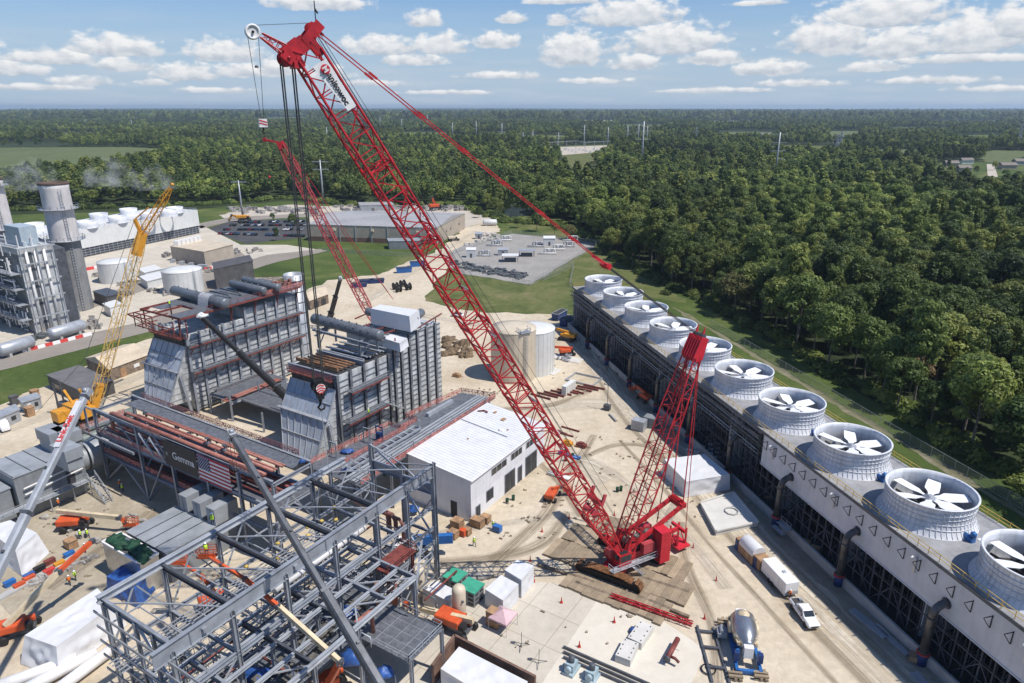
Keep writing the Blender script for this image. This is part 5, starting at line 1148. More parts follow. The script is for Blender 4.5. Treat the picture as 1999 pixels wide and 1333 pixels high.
def rbr(m):
 for w, w2 in zip(WS[:-1], WS[1:]):
  if w < -100: m.beam(uw(58.7, w, 10.2), uw(58.7, (w + w2) / 2, 15.2), .22); m.beam(uw(58.7, w2, 10.2), uw(58.7, (w + w2) / 2, 15.2), .22)
 for w in (-131, -117): m.beam(uw(58.7, w, .2), uw(66.2, w, 5.8), .3); m.beam(uw(66.2, w, .2), uw(58.7, w, 5.8), .3); m.beam(uw(58.7, w, 6), uw(62.4, w, 10.3), .25); m.beam(uw(66.2, w, 6), uw(62.4, w, 10.3), .25)
 m.beam(uw(58.7, -117, .3), uw(58.7, -124, 5.8), .28); m.beam(uw(58.7, -117, .3), uw(58.7, -110, 10), .25); m.beam(uw(58.7, -131, .3), uw(58.7, -124, 5.8), .28)
part('bracing', STEEL, rack, rbr)
part('left_bay_frame', STEEL, rack, lambda m: (m.beam(uw(57.5, -134.5, 10.4), uw(57.5, -117, 10.4), .3, .5), m.beam(uw(57.5, -134.5, 10.4), uw(66, -134.5, 10.4), .3, .5), m.beam(uw(58.7, -134.5, 10.4), uw(58.7, -134.5, 15.2), .3), m.beam(uw(58.7, -134.5, 15.2), uw(58.7, -131, 15.2), .3)))
part('deck', GRATE, rack, lambda m: (m.gbox(63.2, 66.6, -128, -81, 15.4, 15.5), m.gbox(58.9, 66, -130.8, -80, 10.72, 10.8), m.gbox(58.9, 66, -130.8, -96, 6.2, 6.28)))
for u, z, r, w0 in ((59.0, 16.05, .34, -125.5), (60.5, 16.0, .3, -123.4), (61.3, 15.9, .17, -121), (62.3, 15.95, .24, -119.6), (62.9, 15.85, .14, -118)):
 part('pipe', PIPERED, rack, lambda m: m.path([uw(u, w0 - .1, 12.5), uw(u, w0 - .1, z - .8), uw(u, w0 + .25, z - .2), uw(u, w0 + .9, z), uw(u, -82, z)], r, 10))
[part('pipe_shoe', STEELD, rack, lambda m: m.box(uw(u, -120 + 5.4 * k, 15.6), .5, .3, .5, EU, EW)) for u in (59, 60.5, 62.3) for k in range(7)]
part('lower_pipe', PRIMER, rack, lambda m: [m.tube(uw(60 + 1.1 * k, -130, 11.4 + .2 * (k % 2)), uw(60 + 1.1 * k, -81, 11.4 + .2 * (k % 2)), .26, 8) for k in range(5)] + [m.tube(uw(60 + 1.3 * k, -130, 6.8), uw(60 + 1.3 * k, -96, 6.8), .25, 8) for k in range(4)])
part('foil_pipe', STEELL, rack, lambda m: [m.tube(uw(58.3, -115.5 + 3.2 * k, 14.6), uw(58.4, -112.0 + 3.2 * k, 11.1), .22, 8) for k in range(2)])
netting(rack, [uw(66.6, -128, 15.5), uw(66.6, -83, 15.5)], 1.2); netting(rack, [uw(58.5, -117, 15.5), uw(58.5, -109, 15.5)], 1.1); netting(rack, [uw(58.5, -130.6, 10.8), uw(58.5, -96, 10.8)], 1.1); netting(rack, [uw(57.2, -134.6, 10.7), uw(57.2, -131, 10.7)], 1.1); netting(rack, [uw(57.2, -134.6, 10.7), uw(66, -134.6, 10.7)], 1.1); netting(rack, [uw(58.5, -90, 15.5), uw(58.5, -82, 15.5)], 1.1); netting(rack, [uw(58.9, -130.6, 6.3), uw(58.9, -100, 6.3)], 1.1)
for k in range(3): part('valve', STEELD, rack, lambda m: (m.lathe(uw(60.6, -98.5 + 4.5 * k, 16.1), [(.35, -.5), (.45, 0), (.35, .5)], 10, EW), m.tube(uw(60.6, -98.5 + 4.5 * k, 16.1), uw(60.6, -98.5 + 4.5 * k, 17.2), .1, 6), m.lathe(uw(60.6, -98.5 + 4.5 * k, 17.2), [(.4, 0), (.4, .06)], 12)))
BN_DARK = mat('black_vinyl_banner', (0.045, 0.042, 0.042), 0.6, 0, 0.15, 1)
ub = 58.18
bn = thing('banner', 'black banner with white lettering hanging on the pipe rack beside the flag', 'banner', uw(ub, -103.3, 13))
part('banner_sheet', BN_DARK, bn, lambda m: m.gbox(ub - .03, ub, -108.0, -98.75, 10.7, 15.6))
text_part('Gemma', 1.95, uw(ub - .03, -105.6, 12.5), EW, EZ, TRIMW, bn, off=.03, bold=.012)
for w in (-107.2, -99.9): part('star_mark', STEELL, bn, lambda m: (m.gbox(ub - .06, ub - .04, w - .35, w + .35, 12.9, 13.05), m.gbox(ub - .062, ub - .042, w - .08, w + .08, 12.6, 13.4)))
fg = thing('flag', 'large stars and stripes flag hanging on the pipe rack right of the black banner', 'flag', uw(ub, -94, 13))
fw0, fw1, fz0, fz1 = -98.35, -90.0, 10.75, 15.4
FR = mat('flag_red', (0.42, 0.03, 0.045), .7, 0, .06, 1); FW = mat('flag_white', (0.74, 0.72, 0.72), .7, 0, .04, 1); FB = mat('flag_navy', (0.03, 0.035, 0.11), .7, 0, .08, 1)
dz = (fz1 - fz0) / 13
part('red_stripes', FR, fg, lambda m: [m.gbox(ub - .03, ub, fw0, fw1, fz1 - (2 * k + 1) * dz, fz1 - 2 * k * dz) for k in range(7)])
part('white_stripes', FW, fg, lambda m: [m.gbox(ub - .03, ub, fw0, fw1, fz1 - (2 * k + 2) * dz, fz1 - (2 * k + 1) * dz) for k in range(6)])
cw_ = (fw1 - fw0) * .4
part('canton', FB, fg, lambda m: m.gbox(ub - .055, ub - .032, fw0, fw0 + cw_, fz1 - 7 * dz, fz1))
def stars(m):
 for r in range(9):
  n = 6 if r % 2 == 0 else 5
  for k in range(n):
   w = fw0 + cw_ * ((k + .5) / 6 if n == 6 else (k + 1) / 6); z = fz1 - 7 * dz * (r + .6) / 9.2; pts = []
   for q in range(10): a = math.pi / 2 + q * math.pi / 5; rr = .16 if q % 2 == 0 else .065; pts.append(uw(ub - .06, w + rr * math.cos(a), z + rr * math.sin(a)))
   m.add(pts, [tuple(range(10))])
part('stars', FW, fg, stars)
UD = [g3(611, 901, 9.5), g3(828, 874, 9.5), g3(968, 776, 9.5), g3(904, 766, 9.5)]
UD = [uw(72, -88.2, 9.5), uw(72, -75.2, 9.5), uw(115.2, -76.4, 9.5), uw(113.6, -84.4, 9.5)]
dk = thing('elevated_deck', 'long elevated grey deck edged with orange netting between the right boiler and the white building', 'platform', uw(94, -81))
part('deck', GRATE, dk, lambda m: m.prism([(p.x, p.y) for p in UD], 9.3, 9.5))
for u in (73, 81, 89, 97, 105, 113):
 for w in (-86.5 + (u - 73) * .04, -76.4): part('column', STEEL, dk, lambda m: m.ibeam(uw(u, w, 0), uw(u, w, 9.2), .4, .4))
netting(dk, [uw(73, -88.1, 9.5), uw(92, -86.6, 9.5)], 1.15); netting(dk, [uw(92, -86.6, 9.5), uw(92, -83.5, 9.5), uw(96.6, -83.2, 9.5), uw(96.6, -86.2, 9.5)], 1.15); netting(dk, [uw(97, -86.2, 9.5), uw(113.6, -84.4, 9.5), uw(115.2, -76.4, 9.5)], 1.15); netting(dk, [uw(72.4, -75.3, 9.5), uw(115.2, -76.3, 9.5)], 1.15); netting(dk, [uw(74, -83.2, 9.5), uw(93, -82.8, 9.5)], 1.1)
part('conduit_run', STEELL, dk, lambda m: [m.tube(uw(72, -76.3 - .42 * k, 10.0 + .1 * (k % 2)), uw(113.5, -77.2 - .42 * k, 10.0 + .1 * (k % 2)), .11, 6) for k in range(7)])
part('pipe_support', STEEL, dk, lambda m: [(m.beam(uw(75 + 6 * k, -76, 9.5), uw(75 + 6 * k, -76, 11.4), .16), m.beam(uw(75 + 6 * k, -79.5, 9.8), uw(75 + 6 * k, -76, 9.8), .16)) for k in range(7)])
part('cable_tray', STEELL, dk, lambda m: ([m.beam(uw(73, w, 10.9), uw(92.5, w, 10.9), .25, .35) for w in (-80.4, -78.8)], [m.beam(uw(74 + 1.9 * k, -80.4, 10.9), uw(74 + 1.9 * k, -78.8, 10.9), .3, .2) for k in range(10)], m.beam(uw(92.5, -79, 9.5), uw(92.5, -79, 12.6), .3), m.beam(uw(92.5, -78.8, 10.9), uw(92.5, -80.4, 10.9), .3)))
part('duct_box', STEELL, dk, lambda m: m.gbox(99.5, 108, -83.2, -82.4, 9.52, 10.3))
def stand(m, u, w):
 for a, b in ((0, 0), (0, 1.6)): m.beam(uw(u, w + b, 9.5), uw(u, w + b, 12.6), .2)
 m.beam(uw(u, w, 12.5), uw(u, w + 1.6, 12.5), .2)
part('davit_frame', STEEL, dk, lambda m: (stand(m, 84.5, -86.2), stand(m, 77, -87.4)))
m = MB(); stand(m, 86.3, -84.6); m.box(uw(86.3, -83.8, 9.5), .8, 1.2, 1.7, EU, EW); one('tool_post', m, BLUED, 'dark blue welding post standing on the elevated deck inside the orange netting', 'welding post')
for i, (u, w) in enumerate(((79.5, -85.6), (74.5, -80.5), (61, -77), (66, -80))):
 if i > 1: continue
 m = MB(); m.blob(uw(u, w, 9.55 + .25), 1.3, .8, .45, 12, .35, i); one('blue_tarp', m, TARPB, ['crumpled blue hose bundle on the elevated deck beside the orange netting', 'blue tarp under the cable tray frame on the elevated deck'][i], 'tarp')
cp = thing('link_platform', 'low grey platform with red pipes linking the two boilers', 'platform', uw(100, -120))
part('deck', GRATE, cp, lambda m: (m.gbox(89, 106, -141, -133, 4.8, 5.0), m.gbox(92, 104, -133, -110.5, 4.8, 5.0)))
part('pipe', PIPERED, cp, lambda m: [m.tube(uw(88 + .0, -134.6 + k * .7, 5.4), uw(104, -134.6 + k * .7, 5.4), .2, 8) for k in range(3)] + [m.tube(uw(97, -132, 6.5), uw(97, -110.5, 6.5), .16, 8)])
part('column', STEEL, cp, lambda m: [m.beam(uw(u, w, 0), uw(u, w, 7.8 if w == -133 else 5), .35) for u in (89, 97, 105) for w in (-141, -133, -122)])
part('edge_beam', STEELL, cp, lambda m: (m.ibeam(uw(88.8, -133, 4.6), uw(106, -133, 4.6), .3, .8), m.ibeam(uw(92, -110.5, 4.6), uw(92, -133, 4.6), .3, .6)))
# ---------------------------------------------------------------- steel frame of the turbine hall in the foreground
fr = thing('turbine_hall', 'open grey steel building frame with deep plate girders in the foreground', 'steel frame', uw(48, -60))
WA, WB, ZT = -69.6, -57.3, 20.0
US = [28.0, 34.9, 42.1, 49.8, 57.4, 61.0, 69.6]
def ib(root, name, p, q, w, h, m=STEEL, up=EZ): return part(name, m, root, lambda x: x.ibeam(p, q, w, h, .06, up))
def col(root, u, w, z0, z1, s=.45, m=STEEL): return part('column', m, root, lambda x: x.ibeam(uw(u, w, z0), uw(u, w, z1), s, s, .06, up=EU))
for u in US[:-1]: col(fr, u, WA, 0, ZT - .3)
for u in (28.0, 34.9, 42.1, 49.8, 57.4, 63.5, 69.6): col(fr, u, WB, 0, ZT - 1.2 if u < 69 else ZT + .4, .5 if u < 69 else .65)
col(fr, 69.6, -63.4, 0, 18, .55); col(fr, 69.6, WA, 6, 20.2, .6); col(fr, 66, -66.5, 8, 16, .35); col(fr, 63, -63.4, 0, 17, .45)
part('crane_rail_beam', STEELL, fr, lambda m: (m.ibeam(uw(27.5, WA, ZT), uw(64, WA, ZT), .7, .8), m.beam(uw(27.5, WA + .12, ZT + .46), uw(64, WA + .12, ZT + .46), .12, .12)))
part('plate_girder', STEEL, fr, lambda m: (m.ibeam(uw(26, WB, ZT - .9), uw(69.3, WB, ZT - .9), .5, 1.9, .06), [m.beam(uw(30 + 9.2 * k, WB + .08, ZT - 1.75), uw(30 + 9.2 * k, WB + .08, ZT - .05), .16, .14) for k in range(5)], [m.box(uw(31.5 + 12 * k, WB + .25, ZT - 1.2), .5, .4, .5, EU, EW) for k in range(3)]))
for u in US[:5]: ib(fr, 'cross_beam', uw(u, WA, ZT - .4), uw(u, WB, ZT - .4), .35, .8, STEELD if u > 30 else STEEL)
ib(fr, 'cross_beam', uw(69.6, WA, 16.6), uw(69.6, -63.4, 16.6), .5, 1.5); ib(fr, 'cross_beam', uw(69.6, -63.4, 15.8), uw(69.6, WB, 15.8), .6, 1.5)
part('top_angle', STEELL, fr, lambda m: (m.beam(uw(69.6, WA, 20), uw(69.6, -63.4, 18.5), .15), m.beam(uw(69.6, -63.4, 18.5), uw(69.6, WB, 20), .15)))
for z in (13.2, 7.0):
 for w in (WA, WB):
  for a, b in zip(US[:-1], US[1:]): ib(fr, 'beam', uw(a, w, z), uw(b, w, z), .3, .55, STEEL)
 for u in US[:6]: ib(fr, 'cross_beam', uw(u, WA, z), uw(u, WB, z), .3, .55)
def xb(p, q, s=.16): part('brace', STEELL, fr, lambda m: m.beam(p, q, s))
for i, (a, b) in enumerate(zip(US[:-1], US[1:])):
 mid = (a + b) / 2
 xb(uw(a, WA, 13.4), uw(mid, WA, 19.5)); xb(uw(b, WA, 13.4), uw(mid, WA, 19.5))
 xb(uw(a, WA, 19.3), uw(mid, (WA + WB) / 2, 19.5), .14); xb(uw(b, WB, 19.3), uw(mid, (WA + WB) / 2, 19.5), .14)
 if i % 2 == 0: xb(uw(a, WB, 7), uw(b, WB, 13)); xb(uw(b, WB, 7), uw(a, WB, 13)); xb(uw(a, WA, 0.2), uw(b, WA, 6.8))
 else: xb(uw(a, WA, 7), uw(b, WA, 13)); xb(uw(a, WB, .2), uw(b, WB, 6.8))
for a, b in (((28, WA, 13.3), (28, -63.4, 19.5)), ((28, WB, 13.3), (28, -63.4, 19.5)), ((28, WA, 7.2), (28, -63.4, 13)), ((28, WB, 7.2), (28, -63.4, 13)), ((69.6, WA, 20), (69.6, -63.4, 16.8)), ((69.6, -63.4, 18.2), (69.6, WB, 15)), ((69.6, -63.4, 14.8), (69.6, WB, 7)), ((69.6, WB, 14.8), (69.6, -63.4, 6)), ((66, WB, 0.2), (69.6, WB, 7.5)), ((69.6, -63.4, 7), (69.6, WB, .3)), ((60, WB, .2), (63.5, WB, 8))): xb(uw(*a), uw(*b), .24)
part('wall_girt', STEEL, fr, lambda m: [m.beam(uw(27.4, WA - 1.2, 4.5 + 1.95 * k), uw(27.4, -46, 4.5 + 1.95 * k), .12, .3) for k in range(8)])
for w in (-66.5, -63.4, -60.3, -54, -50.5): col(fr, 27.9, w, 0, 19.6 if w < WB else 12, .35)
part('gusset_plate', STEELL, fr, lambda m: [m.box(uw(u, WA + .1, ZT - .35), 1.2, .6, .05, EU, EW) for u in US[:5]])
part('ladder', STEELL, fr, lambda m: [m.beam(uw(36.2 + s, -65, 0), uw(36.2 + s, -65, 19), .07) for s in (0, .55)] + [m.beam(uw(36.2, -65, .5 * k), uw(36.75, -65, .5 * k), .05) for k in range(37)] + [m.path([uw(36.2, -65, 2 + 1.5 * k), uw(36, -64.2, 2 + 1.5 * k), uw(36.9, -64.2, 2 + 1.5 * k), uw(36.75, -65, 2 + 1.5 * k)], .04, 4) for k in range(11)])
ZC = 12.0; UC = [25, 32, 38.9, 45.7, 51, 56.2]; WC = [-57, -53.5, -50]
for u in UC: ib(fr, 'floor_beam', uw(u, -62, ZC), uw(u, -50, ZC), .32, .7, STEELD if u in (38.9, 45.7) else STEEL)
for w in (-62, -59, -56, -53, -50): ib(fr, 'floor_beam', uw(25, w, ZC + .1), uw(56.2, w, ZC + .1), .4, .6 if w == -50 else .4, STEELL)
for u in (32, 38.9, 45.7, 56.0):
 for w in (-50, -57.0): col(fr, u, w, 0, ZC - .3, .4)
for a, b, c, d in ((25, -50, 28.5, -56), (32, -56, 35.5, -50), (38.9, -50, 35.5, -53), (45.7, -62, 49, -56), (56.2, -50, 53.6, -53), (51, -56, 53.6, -53), (45.7, -50, 48.3, -53), (51, -50.2, 48.3, -53)): part('brace', STEELL, fr, lambda m: m.beam(uw(a, b, ZC), uw(c, d, ZC), .2, .14))
ib(fr, 'beam', uw(56, -50, 9.2), uw(66, -57, 9.4), .3, .4)
part('side_bay_frame', STEEL, fr, lambda m: (m.ibeam(uw(57.4, WB, 9.4), uw(57.4, -54, 9.4), .3, .5), [m.ibeam(uw(u, -61.5, 9.6), uw(u, -57.2, 9.6), .28, .4) for u in (60, 62, 64, 66, 68)], m.ibeam(uw(59, -61.6, 9.5), uw(69.3, -61.6, 9.5), .3, .55), m.ibeam(uw(58.5, -57.3, 9.5), uw(69.3, -57.3, 9.5), .3, .55)))
for u0, u1, w0, w1, nm in ((24, 55.2, -62, -53, 'deck'), (48.4, 55.2, -53, -44.8, 'deck')):
 part(nm, GRATE, fr, lambda m: m.gbox(u0, u1, w0, w1, 6.9, 7.02))
part('deck_seam', STEELL, fr, lambda m: [m.gbox(u, u + .05, -62, -44.9 if u > 48.4 else -53.1, 7.025, 7.04) for u in [25 + 1.5 * k for k in range(20)]] + [m.gbox(48.5, 55.1, w, w + .05, 7.025, 7.04) for w in (-51, -49, -47)])
part('deck_rail', STEELL, fr, lambda m: railing(m, [uw(55.1, -52, 7), uw(55.1, -44.9, 7), uw(48.5, -44.9, 7), uw(48.5, -50, 7)], 1.1, .03, 1.4))
for u in (49, 55): col(fr, u, -45, 0, 6.9, .4)
part('tray_run', STEELL, fr, lambda m: [m.beam(uw(26, w, 14.2), uw(58, w, 14.2), .1, .12) for w in (-66.6, -66, -65.4, -64.8, -64.2)] + [m.beam(uw(26, w, 10.2), uw(56, w, 10.2), .12, .12) for w in (-60.8, -60.2, -59.6, -59, -58.4)] + [m.beam(uw(27 + 3 * k, -66.8, 14.1), uw(27 + 3 * k, -64, 14.1), .1) for k in range(11)] + [m.beam(uw(27 + 3 * k, -61, 10.1), uw(27 + 3 * k, -58.2, 10.1), .1) for k in range(10)])
part('pipe', PIPERED, fr, lambda m: [m.path([uw(66, -73 + k * 1.4, 12 - .3 * k), uw(66, -64 + k * 1.4, 12 - .3 * k), uw(66 , -63.4 + k * 1.4, 11.2 - .3 * k), uw(66, -63.4 + k * 1.4, 8)], .42 - .08 * k, 10) for k in range(3)] + [m.tube(uw(44, -61.3, 9), uw(56, -61.3, 9), .4, 10), m.tube(uw(26, -60.5, 8.2), uw(36, -60.5, 8.2), .45, 10), m.path([uw(50, -52, 7), uw(50, -52, 10.4), uw(47, -52, 10.6)], .3, 8), m.path([uw(54, -54.8, 7), uw(54, -54.8, 10.8)], .32, 8), m.path([uw(58.2, -59, 0), uw(58.2, -59, 9)], .5, 8), m.path([uw(61, -58.4, 0), uw(61, -58.4, 9)], .5, 8)])
rn5 = random.Random(12)
for nm_, mm_, n_, r_ in (('thin_pipework', STEELL, 90, .09), ('red_pipework', PRIMER, 26, .16), ('dark_pipework', STEELD, 50, .12)):
 def tp(m):
  for k in range(n_):
   z = rn5.choice((1.5, 3, 4.5, 6, 8, 9.5, 11)); u = rn5.uniform(28, 62); w = rn5.uniform(-69, -52); l = rn5.uniform(3, 9)
   if k % 3: m.path([uw(u, w, z), uw(u + l, w, z), uw(u + l, w + (.6 if k % 2 else -.6), z - 1)], r_, 5)
   else: m.path([uw(u, w, z), uw(u, w + l * .5, z), uw(u, w + l * .5, z - 1.5)], r_, 5)
 part(nm_, mm_, fr, tp)['kind'] = 'stuff'
part('scaffold', STEELL, fr, lambda m: [(m.beam(uw(u, w, .1), uw(u, w, 9), .06), m.beam(uw(u, w, 3 * k_), uw(u + 2, w, 3 * k_), .06), m.beam(uw(u, w, 3 * k_), uw(u, w + 1.6, 3 * k_), .06)) for u in (30, 32, 34, 36, 46, 48, 50, 52, 54) for w in (-68.4, -66.8) for k_ in (1, 2, 3)])['kind'] = 'stuff'
for a_, b_ in zip(US[:-1], US[1:]):
 for z_ in (10.1, 16.4): part('sag_strut', STEELL, fr, lambda m: (m.beam(uw(a_, WA, z_), uw(b_, WA, z_), .12, .18), m.beam(uw((a_ + b_) / 2, WA, z_), uw((a_ + b_) / 2, WB, z_), .1, .15)))
part('insulated_pipe', TRIMW, fr, lambda m: m.tube(uw(44.5, -63.2, 12.6), uw(60.5, -63.2, 12.6), .7, 14))
skid_ = part('equipment_skid', mat('mixed_machinery', (0.22, 0.2, 0.17), .6, .2, .4, 1.2, col2=(0.06, 0.06, 0.06)), fr, lambda m: (pile(m, 40, uw(40, -66), 4.5, 0.13, .5, 1.8), pile(m, 50, uw(55, -66), 6, .13, .6, 2.2), pile(m, 40, uw(34, -55), 6, 7.05, .4, 1.3), pile(m, 30, uw(48, -57), 3.5, 7.05, .4, 1.2)))
part('process_pipes', STEELL, fr, lambda m: [m.path([uw(30 + 1.9 * k, -68, 2 + (k % 4)), uw(30 + 1.9 * k, -60 - (k % 3), 2 + (k % 4)), uw(31 + 1.9 * k, -59 - (k % 3), 5)], .13, 6) for k in range(18)])
part('yellow_valve_wheel', YRAIL, fr, lambda m: [m.blob(uw(44 + 1.7 * k, -67.5 + (k % 3), 14.5 + .4 * (k % 2)), .35, .35, .3, 8, .2, k) for k in range(10)])
part('red_platform', PRIMER, fr, lambda m: (m.gbox(55.5, 61.5, -57, -54.2, 11.2, 11.35), railing(m, [uw(55.5, -54.2, 11.3), uw(61.5, -54.2, 11.3), uw(61.5, -57, 11.3)], 1.1, .04, 1.5), [m.ibeam(uw(u, -54.6, 0), uw(u, -54.6, 11.2), .35, .35, .05, EU) for u in (56, 61)]))
for i, (u, w, z, s) in enumerate(((50, -57.5, 7.05, 1.3), (37.5, -58.5, 7.05, 1.2))):
 m = MB(); m.blob(uw(u, w, z + .35), 1.6 * s, .9 * s, .55, 14, .45, i + 3); one('blue_tarp', m, TARPB, ['blue tarp heaped on the deck under the floor beams, nearest the beige vessels', 'blue tarp heaped on the deck left of the cream lift boom'][i], 'tarp')
for i, (a, b, z, s) in enumerate(((690, 1300, 6.5, 1.5), (752, 1325, 3, 1.2), (808, 1002, .3, 1.1), (590, 905, 15.6, .5))):
 p = g3(a, b, z); m = MB(); m.blob(p + EZ * s * .6, 1.0 * s, .8 * s, s * 1.0, 14, .3, i + 9); one('blue_tarp', m, TARPB, ['blue tarp bundled at the foot of the cream lift boom', 'blue tarp at the bottom edge of the picture right of the dark crane boom', 'blue tarp against the grey wall of the white building', 'small blue bag on the pipe rack pipes'][i], 'tarp')
skid_['kind'] = 'stuff'
# ---------------------------------------------------------------- white building
wbo = thing('white_building', 'white metal building with pale roof and dark window openings beside the red crane', 'building', uw(97, -68))
u0, u1, wl, wr_, zr, zl = 84.8, 111.0, -75.6, -61.5, 8.4, 9.7
CORR = mat('white_ribbed_wall', (0.74, 0.74, 0.76), .5, 0, .04, .4, streak=.08)
def wbody(m):
 a, b, c, d = uw(u0, wl), uw(u0, wr_), uw(u1, wr_), uw(u1, wl)
 m.add([a, b, c, d, a + EZ * zl, b + EZ * zr, c + EZ * zr, d + EZ * zl], [(0, 1, 5, 4), (1, 2, 6, 5), (2, 3, 7, 6), (3, 0, 4, 7)])
part('wall', CORR, wbo, wbody)
part('wall_rib', CORR, wbo, lambda m: [m.beam(uw(u0 - .01, wl + .45 * k, .1), uw(u0 - .01, wl + .45 * k, zl - .1 - (zl - zr) * k * .45 / (wr_ - wl)), .12, .05, up=EU) for k in range(1, 31)] + [m.beam(uw(u0 + .45 * k, wr_ + .01, 4.6 if 91 < u0 + .45 * k < 108 else 4.2), uw(u0 + .45 * k, wr_ + .01, 6 if 91 < u0 + .45 * k < 108 else zr - .1), .12, .05, up=EW) for k in range(1, 58)])
def wroof(m):
 n = 34
 a, b = uw(u0 - .25, wl - .2, zl + .1), uw(u0 - .25, wr_ + .25, zr + .02); L_ = (u1 - u0 + .5)
 m.hexa([a, b, b + EU * L_, a + EU * L_, a + EZ * .15, b + EZ * .15, b + EU * L_ + EZ * .15, a + EU * L_ + EZ * .15])
 for k in range(n + 1): p = a + EU * (L_ * k / n) + EZ * .17; q = b + EU * (L_ * k / n) + EZ * .17; m.beam(p, q, .06, .07)
roof = part('roof', WHITE, wbo, wroof)
part('gutter', TRIMW, wbo, lambda m: m.beam(uw(u0 - .2, wr_ + .3, zr + .05), uw(u1 + .2, wr_ + .3, zr + .05), .2, .22))
def opening(a0, a1, z0, z1, face='R'):
 if face == 'R': f = lambda m, d: m.gbox(a0, a1, wr_ + .01, wr_ + d, z0, z1)
 else: f = lambda m, d: m.gbox(u0 - d, u0 - .01, a0, a1, z0, z1)
 return f
for (a0, a1, z0, z1) in ((91.3, 96.4, 6.2, 7.5), (98.0, 102, 6.2, 7.5), (103.6, 107.6, 6.2, 7.5)):
 o = part('window', GLASS, wbo, lambda m: opening(a0, a1, z0, z1)(m, .05)); part('window_frame', TRIMW, o, lambda m: [m.beam(uw(x, wr_ + .08, z0), uw(x, wr_ + .08, z1), .07) for x in (a0, (2 * a0 + a1) / 3, (a0 + 2 * a1) / 3, a1)])
for (a0, a1, z0, z1) in ((86.2, 87.5, .2, 2.5), (89.6, 91.8, 1.6, 3.9), (95.8, 99.4, .15, 4.2), (100.5, 102, .2, 3.6), (103.4, 107.8, .15, 4.4)):
 o = part('wall_opening', HOLE, wbo, lambda m: opening(a0, a1, z0, z1)(m, .04)); part('opening_frame', STEEL, o, lambda m: (m.beam(uw(a0, wr_ + .07, z0), uw(a0, wr_ + .07, z1), .12), m.beam(uw(a1, wr_ + .07, z0), uw(a1, wr_ + .07, z1), .12), m.beam(uw(a0, wr_ + .07, z1), uw(a1, wr_ + .07, z1), .12), m.beam(uw((a0 + a1) / 2, wr_ + .07, z0), uw((a0 + a1) / 2, wr_ + .07, z1), .06)))
part('door', HOLE, wbo, lambda m: opening(-66.0, -64.6, .1, 3.2, 'F')(m, .04))
part('roof_debris', WOOD, wbo, lambda m: [m.box(uw(u, w, 0) + EZ * (zl + .25 - (w - wl) * .093), a, b, .15, EU, EW) for u, w, a, b in ((108.5, -72, .9, .5), (107, -69, 1.2, .8), (104, -66, .4, .3), (96, -70, .3, .3))])
part('roof_pipe', PRIMER, wbo, lambda m: m.path([uw(106.5, -75, zl + .3), uw(107.4, -74, zl + .35), uw(107.2, -73, zl + .3)], .16, 6))
part('ridge_strip', STEELL, wbo, lambda m: m.beam(uw(101.5, wl, zl + .32), uw(101.5, wr_ - 3, zr + .65), .16, .1))
part('roof_vent', TRIMW, wbo, lambda m: m.lathe(uw(103, -67, zr + .55), [(.5, 0), (.5, .4), (.2, .6)], 12))
# ---------------------------------------------------------------- turbine enclosures
def shed(name, label, cat, u0, u1, w0, w1, z, mm, roofm=None, seams=4, ax='w'):
 r = thing(name, label, cat, uw((u0 + u1) / 2, (w0 + w1) / 2))
 part('wall', mm, r, lambda m: m.gbox(u0, u1, w0, w1, 0.1, z)); part('roof', roofm or mm, r, lambda m: m.gbox(u0 - .15, u1 + .15, w0 - .15, w1 + .15, z, z + .2))
 part('roof_seam', STEELD, r, lambda m: [m.gbox(u0 - .1, u1 + .1, w0 + (w1 - w0) * k / seams - .07, w0 + (w1 - w0) * k / seams + .07, z + .2, z + .3) for k in range(1, seams)] if ax == 'u' else [m.gbox(u0 + (u1 - u0) * k / seams - .07, u0 + (u1 - u0) * k / seams + .07, w0 - .1, w1 + .1, z + .2, z + .3) for k in range(seams)])
 return r
ENC = mat('enclosure_grey_paint', (0.25, 0.265, 0.275), .5, .1, .1, .4, streak=.15); ENCR = mat('enclosure_roof_grey', (0.33, 0.35, 0.37), .5, .1, .12, .3)
s1 = shed('turbine_enclosure', 'big grey turbine enclosure with ribbed roof behind the white telescopic boom', 'enclosure', 43, 54.6, -139.5, -130, 8.4, ENC, ENCR)
for k, (a, b) in enumerate(((98, 838), (128, 838), (128, 870))):
 c = g3(a, b, 12.5); part('vent_house', ENCR, s1, lambda m: (m.box(V((c.x, c.y, 8.5)), 2.6, 4.6, 2.0, EU, EW), m.box(V((c.x, c.y, 10.5)), 3.0, 5.2, 2.1, EU, EW)))
part('walk_platform', STEELL, s1, lambda m: (m.gbox(38, 54, -129.6, -127.9, 3.0, 3.1), railing(m, [uw(38, -127.9, 3.1), uw(54, -127.9, 3.1)], 1.1, .035, 1.6), [m.beam(uw(u, -128, 0), uw(u, -128, 3), .14) for u in (39, 43, 47, 51, 54)]))
part('outside_pipe', TRIMW, s1, lambda m: [m.tube(uw(44, -129.5, 6.0 + k * .0 - 1.2 * k), uw(54, -129.5, 6.6 - 1.2 * k), .13, 6) for k in range(2)])
part('stair', STEELL, s1, lambda m: (m.beam(uw(54.4, -129.4, 3.2), uw(53.5, -122.6, .1), .08, .3), m.beam(uw(55.6, -129.2, 3.2), uw(54.7, -122.4, .1), .08, .3), [m.box(uw(55 - .075 * k, -129.2 + .55 * k, 3 - .25 * k), 1.1, .32, .05, EU, EW) for k in range(12)], railing(m, [uw(55.7, -129.2, 3.2), uw(54.8, -122.4, .1)], 1.1, .035, 1.4), railing(m, [uw(54.3, -129.2, 3.2), uw(53.4, -122.4, .1)], 1.1, .035, 1.4)))
